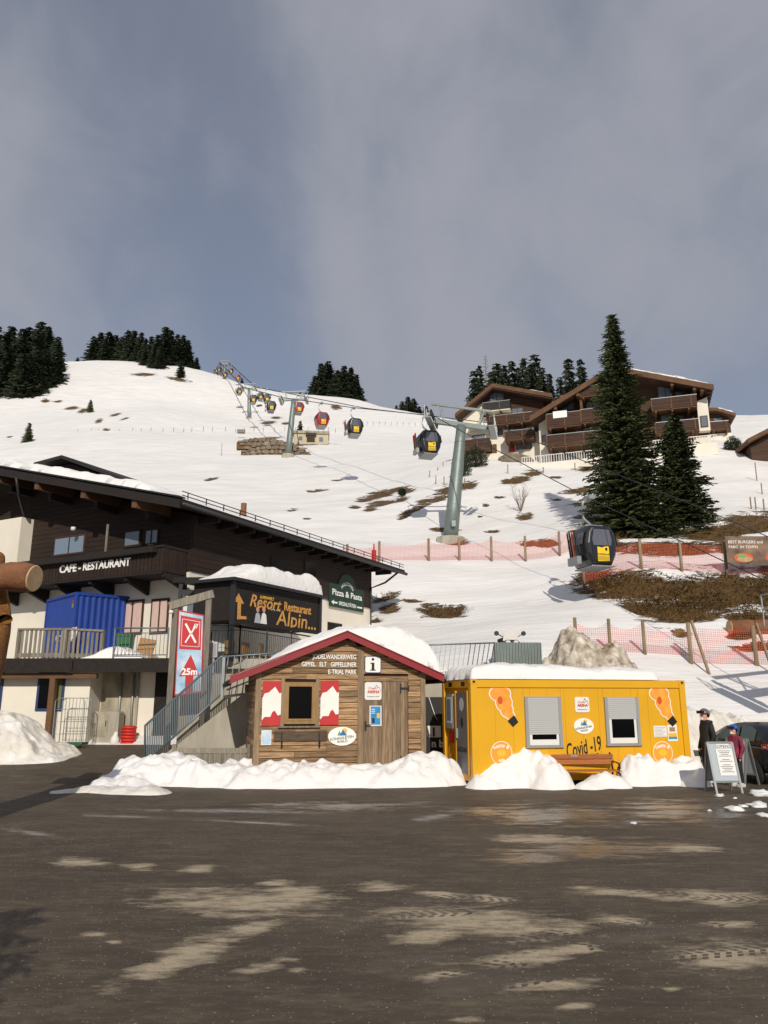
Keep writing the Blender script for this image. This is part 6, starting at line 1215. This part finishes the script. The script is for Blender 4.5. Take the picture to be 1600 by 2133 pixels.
for i in range(16):
    a = rg_.random()*6.28; tl_ = rg_.uniform(1.4, 3.0); d = Vector((math.cos(a)*.4, math.sin(a)*.3, 1)).normalized(); e = d*tl_; m.tube([(0, 0, -.1), tuple(e*.5+Vector((0, 0, .1))), tuple(e)], [.022, .015, .006], 5)
    for k in range(5): s_ = e*rg_.uniform(.35, .95); a2 = rg_.random()*6.28; m.bar(s_, s_+Vector((math.cos(a2)*.4, math.sin(a2)*.4, .45)), .01)
m.build('branches', 'twig', t)
# ================================================================ HOTEL
def hotel_win(p, F, u0, v0, u1, v1, off=0, fm='hotel_trim', gm='glass_grey', mull=1, rail=False):
    x0, x1, z0, z1 = F.rect(u0, v0, u1, v1, off); w = box(p, 'window', fm, x0, x1, off-.06, off+.02, z0, z1)
    for i in range(mull+1): a = x0+.1+(x1-x0-.1)*i/(mull+1); box(w, 'pane', gm, a, x0+(x1-x0-.1)*(i+1)/(mull+1), off-.075, off-.058, z0+.1, z1-.1)
def hotel_balcony(p, F, u0, v0, u1, v1, dp=2.0, slab='hotel_trim', off=0, m_='hotel_wood'):
    x0, x1, z0, z1 = F.rect(u0, v0, u1, v1, off-dp); b = box(p, 'balcony', slab, x0, x1, off-dp+.05, off, z0-.14, z0+.02)
    n = max(2, int((z1-z0)/.24))
    for i in range(n): h = (z1-z0-.1)/n; box(b, 'balcony_plank', m_, x0, x1, off-dp-.03-.015*(i % 2), off-dp+.02, z0+i*h+.015, z0+(i+1)*h-.005)
    box(b, 'handrail', 'steel', x0-.05, x1+.05, off-dp-.06, off-dp+.04, z1-.05, z1+.02)
    for xx in (x0, x1-.04): box(b, 'balcony_end', m_, xx, xx+.04, off-dp+.03, off-.02, z0+.02, z1-.08)
    k = x0+.4
    while k < x1-.2: prism_y(b, 'bracket', 'hotel_trim', [(off, z0-.75), (off, z0-.15), (off-dp+.1, z0-.15), (off-dp+.1, z0-.35)], k-.11, k+.11); k += 1.75
    k = x0
    while k < x1: box(b, 'baluster_post', 'hotel_trim', k-.07, k+.07, off-dp-.07, off-dp-.046, z0-.05, z1-.05); k += 2.1
    return b
HO = PY(1127, 968, 88); HFm = Frame((HO.x, 88, HO.z), R(-18)); ho = thing('hotel_building', 'large timber and white plaster hotel chalet with tiers of balconies behind the tall spruce', 'building', HFm.o, HFm.yaw)
X = lambda u, v, off=0: HFm.xz(u, v, off)
wr = X(1478, 900)[0]; ap = X(1275, 763, -2.4); le = X(1104, 868, -2.4); re = X(1486, 802, -2.4); OV = -2.4; HD = 15
def rl(x): return le[1]+(ap[1]-le[1])*(x-le[0])/(ap[0]-le[0]) if x < ap[0] else ap[1]+(re[1]-ap[1])*(x-ap[0])/(re[0]-ap[0])
prism(ho, 'timber_wall', 'hotel_wood', [(0, -2), (wr, -2), (wr, rl(wr)-.3), (ap[0], ap[1]-.3), (0, rl(0)-.3)], 0, HD)
zl2 = X(1180, 930)[1]
box(ho, 'plaster_wall', 'plaster', -.03, X(1262, 930)[0], -.04, HD, -2.5, zl2); box(ho, 'plaster_wall', 'plaster', X(1262, 930)[0], wr+.03, -.05, HD, -2.5, X(1400, 915)[1])
a = X(1127, 880); b = X(1150, 840); prism(ho, 'plaster_wall', 'plaster', [(-.03, zl2), (X(1152, 900)[0], zl2), (X(1152, 860)[0], rl(X(1152, 860)[0])-.35), (-.03, rl(0)-.35)], -.045, HD)
x0 = X(1453, 870)[0]; prism(ho, 'plaster_wall', 'plaster', [(x0, zl2), (wr+.04, zl2), (wr+.04, rl(wr)-1.0), (x0, X(1453, 842)[1])], -.9, HD)
box(ho, 'plaster_wall', 'plaster', X(1195, 905)[0], X(1225, 905)[0], -.03, 0, zl2, X(1200, 888)[1])
rf = prism(ho, 'roof', 'hotel_trim', [(le[0], le[1]-.35), (ap[0], ap[1]-.35), (re[0], re[1]-.35), (re[0], re[1]), (ap[0], ap[1]), (le[0], le[1])], OV, HD+1)
prism(ho, 'roof_soffit', 'hotel_wood', [(le[0]+.1, le[1]-.5), (ap[0], ap[1]-.5), (re[0]-.1, re[1]-.5), (re[0]-.1, re[1]-.36), (ap[0], ap[1]-.36), (le[0]+.1, le[1]-.36)], OV+.15, HD+.9)
prism(ho, 'fascia', 'hotel_trim', [(le[0]-.02, le[1]-.62), (ap[0], ap[1]-.62), (re[0]+.02, re[1]-.62), (re[0]+.02, re[1]+.03), (ap[0], ap[1]+.03), (le[0]-.02, le[1]+.03)], OV-.12, OV)
roof_snow(ho, ap[0]+1.0, re[0]-.1, OV+.1, HD, lambda x, y: rl(x)+.02, lambda x, y: .5, 61, .5, nx=40, ny=30)
for i in range(14): y = OV+.6+i*1.1; box(ho, 'rafter', 'hotel_wood', wr, re[0]-.05, y, y+.2, rl(re[0])-.62, rl(re[0])-.38)
for u in (1160, 1207, 1262, 1402, 1447, 1462): xx = X(u, 850)[0]; box(ho, 'purlin', 'hotel_trim', xx-.17, xx+.17, OV+.1, 0, rl(xx)-.95, rl(xx)-.52)
for a in ((1207, 802, 1266, 822), (1138, 859, 1210, 887), (1210, 850, 1268, 877), (1357, 826, 1452, 849), (1139, 901, 1255, 926), (1365, 876, 1456, 898)): hotel_balcony(ho, HFm, *a)
xb = X(1212, 860, -1.5)[0]; box(ho, 'balcony_divider', 'hotel_trim', xb-.15, xb+.15, -1.6, -.1, X(1212, 890)[1], X(1212, 838)[1])
x0, x1, z0, z1 = HFm.rect(1152, 856, 1181, 870, -2.12); box(ho, 'hanging_sheet', 'letter_white', x0, x1, -2.14, -2.08, z0, z1)
for a in ((1167, 822, 1196, 855, 1), (1150, 835, 1162, 856, 0), (1150, 893, 1165, 904, 0), (1169, 890, 1199, 903, 1), (1150, 941, 1165, 963, 0), (1173, 936, 1199, 962, 1), (1215, 932, 1243, 955, 1), (1370, 803, 1401, 832, 1), (1406, 816, 1420, 828, 0), (1376, 863, 1404, 880, 1), (1410, 866, 1424, 880, 0), (1236, 886, 1256, 900, 0), (1220, 840, 1262, 852, 2), (1365, 915, 1395, 930, 1)): hotel_win(ho, HFm, *a[:4], off=-.05, mull=a[4], gm='glass_sky' if a[0] in (1370, 1220, 1376) else 'glass_grey')
hotel_win(ho, HFm, 1459, 866, 1475, 890, off=-.91, mull=0)
x0, x1, z0, z1 = HFm.rect(1116, 905, 1127, 928, -.0); hotel_win(ho, HFm, 1129, 906, 1146, 926, off=-.05, mull=0)
# white garden railings before the ground floor
def garden_rail(pts, lb):
    t = thing('garden_railing', lb, 'railing', pts[0], 0); o = Vector(pts[0])
    for a, b in zip(pts[:-1], pts[1:]):
        a, b = Vector(a)-o, Vector(b)-o; n = max(2, int((b-a).length/.28)); up = Vector((0, 0, 1)); MB().bar(a+up*1.05, b+up*1.05, .07).build('top_rail', 'pvc', t); MB().bar(a+up*.12, b+up*.12, .06).build('bottom_rail', 'pvc', t)
        for i in range(n+1): p_ = a.lerp(b, i/n); MB().bar(p_+up*.1, p_+up*1.05, .05).build('baluster', 'pvc', t)
        MB().bar(a-up*.6, b-up*.6, .3, 1.3, up=(0, 0, 1)).build('kerb_wall', 'plaster', t)
wl3 = lambda x, y, z: HFm.M @ Vector((x, y, z))
xa, za = X(1088, 971, -2.2); xb, zb = X(1250, 962, -2.2); garden_rail([wl3(xa, -2.2, za), wl3(xb, -2.2, za+.1)], 'white balustrade along the hotel ground floor terrace'); xa, za = X(1362, 940, -2.2); xb, _ = X(1495, 936, -2.2); garden_rail([wl3(xa, -2.2, za+.2), wl3(xb, -2.2, za+.2)], 'white balustrade at the right corner of the hotel')
# left wing
LO = PY(962, 950, 93); LF = Frame((LO.x, 93, LO.z), R(-18)); lw = thing('hotel_building', 'smaller white plastered hotel wing with timber gable behind the lift pylon', 'building', LF.o, LF.yaw); XL_ = lambda u, v, off=0: LF.xz(u, v, off)
ap = XL_(1026, 799, -1.5); le = XL_(948, 862, -1.5); re = XL_(1150, 820, -1.5); wr = XL_(1135, 880)[0]; wl_ = XL_(964, 880)[0]
def rl2(x): return le[1]+(ap[1]-le[1])*(x-le[0])/(ap[0]-le[0]) if x < ap[0] else ap[1]+(re[1]-ap[1])*(x-ap[0])/(re[0]-ap[0])
prism(lw, 'plaster_wall', 'plaster', [(wl_, -3), (wr, -3), (wr, XL_(1060, 870)[1]), (wl_, XL_(980, 870)[1])], -.04, 13); prism(lw, 'timber_wall', 'hotel_wood', [(wl_, -2), (wr, -2), (wr, rl2(wr)-.3), (ap[0], ap[1]-.3), (wl_, rl2(wl_)-.3)], 0, 13)
prism(lw, 'plaster_gable', 'plaster', [(wl_, XL_(980, 872)[1]), (XL_(1004, 860)[0], XL_(1004, 872)[1]), (XL_(1004, 840)[0], rl2(XL_(1004, 840)[0])-.5), (wl_, rl2(wl_)-.4)], -.035, 0)
prism(lw, 'roof', 'hotel_trim', [(le[0], le[1]-.5), (ap[0], ap[1]-.5), (re[0], re[1]-.5), (re[0], re[1]), (ap[0], ap[1]), (le[0], le[1])], -1.6, 14); prism(lw, 'roof_soffit', 'hotel_wood', [(le[0]+.1, le[1]-.66), (ap[0], ap[1]-.66), (re[0]-.1, re[1]-.66), (re[0]-.1, re[1]-.51), (ap[0], ap[1]-.51), (le[0]+.1, le[1]-.51)], -1.5, 13.9)
roof_snow(lw, ap[0]+4, re[0]-.1, -1.0, 13, lambda x, y: rl2(x)+.02, lambda x, y: .45, 62, .5, nx=30, ny=24)
for a in ((1006, 836, 1062, 853, 'plaster'), (1020, 862, 1108, 880, 'hotel_trim'), (1052, 895, 1112, 914, 'hotel_trim'), (960, 913, 1019, 934, 'hotel_trim')): hotel_balcony(lw, LF, *a[:4], slab=a[4], dp=1.8 if a[4] == 'hotel_trim' else 1.3, m_='hotel_wood' if a[4] == 'hotel_trim' else 'roof_dark')
x0, x1, z0, z1 = LF.rect(975, 880, 1075, 896, -1.2); prism(lw, 'terrace_slab', 'plaster', [(x0, z0+.4), (x1, z1-.2), (x1, z1+.3), (x0, z0+.9)], -1.4, 0)
for a in ((1026, 891, 1047, 907, 1), (1020, 815, 1050, 838, 1), (983, 906, 1010, 918, 1), (1066, 850, 1090, 862, 1), (1075, 918, 1108, 936, 1), (1070, 882, 1095, 896, 1)): hotel_win(lw, LF, *a[:4], off=-.05, mull=a[4])
x0, x1, z0, z1 = LF.rect(1060, 928, 1073, 941, -.1); box(lw, 'red_door', 'sign_red', x0, x1, -.14, -.08, z0, z1); x0, x1, z0, z1 = LF.rect(1012, 926, 1035, 944, -.1); box(lw, 'door', 'hotel_trim', x0+.9, x1, -.14, -.08, z0, z1); box(lw, 'doorway', 'glass_dark', x0, x0+.85, -.14, -.08, z0, z1)
# chalets behind on the right
def chalet(pts, Y, yaw, label, bal=None, rd=9):
    o = PY(pts[0][0], pts[0][1]+40, Y); F = Frame((o.x, Y, o.z), yaw); t = thing('chalet', label, 'building', F.o, F.yaw); q = [F.xz(u, v, -1) for u, v in pts]; bt = q[0][1]-5
    prism(t, 'timber_wall', 'hotel_wood', [(q[0][0]+.6, bt), (q[-1][0]-.6, bt), (q[-1][0]-.6, q[-1][1]-.4)]+[(x, z-.4) for x, z in q[1:-1][::-1]]+[(q[0][0]+.6, q[0][1]-.4)], 0, rd)
    prism(t, 'roof', 'hotel_trim', [(x, z-.45) for x, z in q]+[(x, z) for x, z in q[::-1]], -1.2, rd+.8)
    prism(t, 'plaster_base', 'plaster', [(q[0][0]+.55, bt-2), (q[-1][0]-.55, bt-2), (q[-1][0]-.55, bt+1.2), (q[0][0]+.55, bt+1.2)], -.04, rd)
    if bal: hotel_balcony(t, F, *bal, dp=1.2)
    if len(pts) > 2: roof_snow(t, q[-2][0]+.2, q[-1][0]-.05, -1.1, rd, lambda x, y: q[-2][1]+(q[-1][1]-q[-2][1])*(x-q[-2][0])/(q[-1][0]-q[-2][0])+.02, lambda x, y: .4, 63, .4, nx=24, ny=20)
    for k, f in enumerate((.3, .62)): x = q[0][0]+(q[-1][0]-q[0][0])*f; w = box(t, 'window', 'hotel_trim', x-.6, x+.6, -.06, 0, bt+2.2, bt+3.6); box(w, 'pane', 'glass_grey', x-.5, x+.5, -.07, -.06, bt+2.3, bt+3.5)
    return t
chalet([(1440, 850), (1492, 850), (1532, 861)], 104, R(-14), 'brown chalet half hidden behind the right end of the hotel', (1480, 877, 1518, 892)); chalet([(1556, 915), (1640, 872), (1760, 912)], 78, R(-8), 'brown chalet gable cut by the right picture edge above the snow bank')
# rock by the hotel
def rock(u, v, sx, sy, sz, label, sd, m_='stone'):
    p_ = hill_hit(u, v); bm = bmesh.new(); bmesh.ops.create_icosphere(bm, subdivisions=3, radius=1)
    for w in bm.verts: n = 1+.35*mnoise.noise(w.co*1.3+Vector((sd, 0, 0)))+.15*mnoise.noise(w.co*4); w.co = Vector((w.co.x*sx*n, w.co.y*sy*n, w.co.z*sz*n))
    me = bpy.data.meshes.new('boulder'); bm.to_mesh(me); bm.free(); o = add('boulder', me, m_); o.location = p_; setp(o, label, 'rock')
rock(1075, 962, 2.2, 1.2, 1.0, 'dark rock outcrop in the snow below the hotel wing', 3, 'stone')
# ================================================================ PUMP HOUSE AND STONE WALLS
pq = PY(612, 925, 150); PF = Frame((pq.x, 150, pq.z), R(5)); ph = thing('pump_house', 'small flat roofed beige pump house on the slope', 'building', PF.o, PF.yaw); x1, _ = PF.xz(684, 925); _, zt_ = PF.xz(612, 897); box(ph, 'wall', 'sand_beige', 0, x1, 0, 4, -1.5, zt_-.6); box(ph, 'roof_slab', 'plaster_stain', -.2, x1+.2, -.25, 4.2, zt_-.6, zt_)
for a, m_ in (((622, 909, 630, 917), 'glass_grey'), ((665, 911, 673, 920), 'glass_grey'), ((639, 911, 656, 921), 'hotel_wood'), ((637, 903, 659, 909), 'roof_dark')): x0, xx, z0, z1 = PF.rect(*a); box(ph, 'door' if m_ == 'hotel_wood' else 'window' if m_ == 'glass_grey' else 'canopy', m_, x0, xx, -.5 if m_ == 'roof_dark' else -.05, .02, z0, z1)
def stone_wall(u0, u1, vt, vb, Y, label, n_rows, sag):
    t = thing('stone_wall', label, 'wall', PY(u0, vb, Y), R(3)); o = t.location.copy(); rg_ = random.Random(int(u0)); w = PY(u1, vb, Y).x-o.x; h = PY(u0, vt, Y).z-PY(u0, vb, Y).z
    lens = lambda x: h*max(.08, math.sin(math.pi*min(1, max(0, x/w)))**.6)
    prism(t, 'wall_core', 'soil', [(w*i/12, -1.2) for i in range(13)]+[(w*i/12, lens(w*i/12)*.9) for i in range(12, -1, -1)], .05, 1.0)
    for r_ in range(n_rows):
        x = rg_.uniform(0, .5)
        while x < w-.3:
            ww = rg_.uniform(.6, 1.5); lo = -h*.5+(lens(x+ww/2)+h*.5)*r_/n_rows; hh = (lens(x+ww/2)+h*.5)/n_rows; j = lambda: rg_.uniform(-.12, .12)
            q = [(x+.08, lo+.08+j()*.5), (x+ww*.5+j(), lo+.02), (x+ww-.08, lo+.1+j()*.5), (x+ww-.03, lo+hh*.55+j()), (x+ww*.75, lo+hh-.04), (x+ww*.3+j(), lo+hh-.03+j()*.4), (x+.05, lo+hh*.6+j())]; prism(t, 'stone', 'stone', q, -.08-rg_.random()*.25, .2); x += ww
stone_wall(502, 640, 918, 941, 134, 'dry stone retaining wall left of the second pylon', 4, .22); stone_wall(493, 600, 911, 922, 139, 'upper course of rubble stone above the retaining wall', 2, .3)
b_ = PY(494, 898, 170); t = thing('timber_bench', 'small timber trough half sunk in the snow above the stone wall', 'trough', b_, .1); box(t, 'side', 'grey_wood', 0, 1.8, 0, .12, -.3, .5); box(t, 'side', 'grey_wood', 0, 1.8, .7, .82, -.3, .5); box(t, 'end', 'grey_wood', 1.7, 1.8, .12, .7, -.3, .5)
# ================================================================ NET FENCES
def net_fence(posts, label, ph_=1.35, sagm=.12, netm='net', nh=None, stake=None):
    """posts: ground points; a net hangs between each pair"""
    t = thing('net_fence', label, 'fence', posts[0], 0); o = Vector(posts[0]); nh = nh or ph_*.92
    for p_ in posts: q = p_-o; r_ = .075*ph_/1.35; MB().tube([q-Vector((0, 0, .5)), q+Vector((.01, 0, ph_))], [r_, r_*.92], 8).build('post', 'post_wood', t, True)
    me = bpy.data.meshes.new('net'); V_, F_, UV = [], [], []; acc = 0
    for a, b in zip(posts[:-1], posts[1:]):
        n = 10; ln = (b-a).length
        for i in range(n+1):
            f = i/n; p_ = a.lerp(b, f)-o; zg = tz(*(a.lerp(b, f)).xy)-o.z; sg_ = sagm*4*f*(1-f); n0 = len(V_); V_ += [(p_.x, p_.y+.1, min(zg, p_.z)+.02), (p_.x, p_.y+.1, p_.z+nh-sg_)]; UV += [(acc+ln*f, 0), (acc+ln*f, nh-sg_)]
            if i: F_.append((n0-2, n0, n0+1, n0-1))
        acc += ln
    me.from_pydata(V_, [], F_); uv = me.uv_layers.new(name='UVMap')
    for l in me.loops: uv.data[l.index].uv = UV[l.vertex_index]
    add('net', me, netm, t)
    m = MB(); m.tube([p_-o+Vector((0, .1, nh)) for p_ in posts], .02, 5) if sagm < .05 else None
    if m.v: m.build('top_rope', 'cable', t)
    return t
def gpost(u, v): return hill_hit(u, v)
def row(us, vs, Y=None):
    o = []
    for u, v in zip(us, vs):
        p_ = PY(u, v, Y) if Y else gpost(u, v)
        if Y: p_.z = tz(p_.x, p_.y)
        o.append(p_)
    return o
net_fence(row((655, 723, 790, 893, 957, 1024, 1095, 1167, 1215), (1160, 1162, 1166, 1160, 1162, 1162, 1163, 1168, 1170), 52), 'orange net fence on timber posts across the slope below the pylon', 1.6, .3)
fp = row((1215, 1336, 1420, 1513, 1640), (1180, 1180, 1181, 1183, 1185), 43.6); net_fence(fp, 'taut orange net fence with top rail above the brown grass bank', 1.75, .0)
net_fence(row((1200, 1271, 1342, 1436), (1345, 1349, 1343, 1335), 33.2), 'sagging orange net fence on short posts below the grass bank', 1.45, .3)
f3 = row((1436, 1572, 1700), (1335, 1345, 1350), 32.6); net_fence(f3, 'dark stretch of net fence with braced posts at the right edge', 1.7, .1)
for u, v in ((1440, 1345), (1575, 1350)):
    a = PY(u, v-52, 32.5); b = PY(u+34, v+6, 31.6); b.z = tz(b.x, b.y)-.1; o = MB().bar((0, 0, 0), b-a, .09).build('fence_brace', 'post_wood'); o.location = a; setp(o, 'slanting timber brace propping a net fence post', 'brace', 'fence braces')
a = PY(779, 1166, 51.6); a.z = tz(a.x, a.y); t = thing('marker_pole', 'padded red marker post at the net fence', 'post', a, 0); MB().tube([(0, 0, -.2), (0, 0, 1.1)], .17, 10).build('padding', 'sign_red', t, True); MB().tube([(0, 0, 1.0), (0, 0, 1.55)], .05, 8).build('pole', 'sign_red', t, True)
# advertising banner at the right edge of the upper fence
bq = PY(1516, 1178, 43.2); t = thing('advertising_banner', 'dark advertising banner with food picture on the upper net fence', 'banner', (bq.x, 43.2, bq.z), R(0)); w = PY(1690, 1178, 43.2).x-bq.x; h = PY(1516, 1117, 43.2).z-bq.z; box(t, 'banner_sheet', 'banner', 0, w, -.02, 0, 0, h)
text(t, 'lettering', 'BEST BURGERS and', 'letter_white', .15, -.025, h-.42, .24); text(t, 'lettering', 'PARC  IN TOWN', 'letter_white', .15, -.025, h-.7, .22)
for i, xx in enumerate((.95, 2.75)): prism(t, 'picture_shape', 'orange_deep', ell(xx, .45, .55, .28, 20), -.03, -.02); prism(t, 'picture_shape', 'log_end', ell(xx+.05, .36, .45, .16, 18), -.036, -.03); prism(t, 'picture_shape', 'mountain_green', ell(xx-.1, .55, .3, .1, 14), -.04, -.036)
# log lying by the lower fence
lq = PY(1560, 1305, 36); lq.z = tz(lq.x, lq.y)+.25; o = MB().tube([(-.9, 0, 0), (1.6, .1, .05)], .36, 16).build('felled_log', 'log_bark', None, True); o.location = lq; setp(o, 'felled log with pale cut end behind the lower net fence', 'log')
e_ = MB().tube([(-.93, 0, 0), (-.9, 0, 0)], .34, 16).build('cut_end', 'log_end', o)
# thin fence stakes scattered on the slope
def stake(u, v, hpx, lb, grp, r_=.04):
    p_ = hill_hit(u, v); h = hpx*p_.y/FPX; o = MB().tube([(0, 0, -.3), (.02, 0, h)], max(r_, p_.y*.00035), 6).build('fence_stake', 'post_wood', None, True); o.location = p_; setp(o, lb, 'stake', grp)
for u, v, h in ((1058,985,18),(1132,985,12),(1198,980,16),(895,998,18),(908,1006,16),(912,985,12),(925,1006,14),(923,973,12),(968,1012,14)): stake(u, v, h, 'short timber fence stake in the snow below the hotel', 'stakes below the hotel', .06)
for u, v, h in ((1577,1002,40),(1588,1030,24),(1565,1060,26),(1575,1062,28),(1592,1062,24),(1482,1092,24),(1488,905,36)): stake(u, v, h, 'leaning fence stake on the snow right of the big spruces', 'stakes right of the spruces', .05)
G6 = 'row of thin stakes across the upper slope'
for i in range(26): u = 165+i*21.5+rg.uniform(-4, 4); v = 897+(u-165)*-.02+rg.uniform(-2, 2) if u < 420 else 893+rg.uniform(-2, 2); stake(u, v+4, 7, 'thin stake in the long row across the upper slope', G6, .03)
for i in range(18): u = 715+i*12.5; stake(u, 882+i*.2, 5, 'thin stake in the row below the right ridge', 'stakes below the right ridge', .03)
stake(461, 948, 28, 'single tall slalom pole on the snow left of the stone wall', None)
bpy.context.view_layer.update()
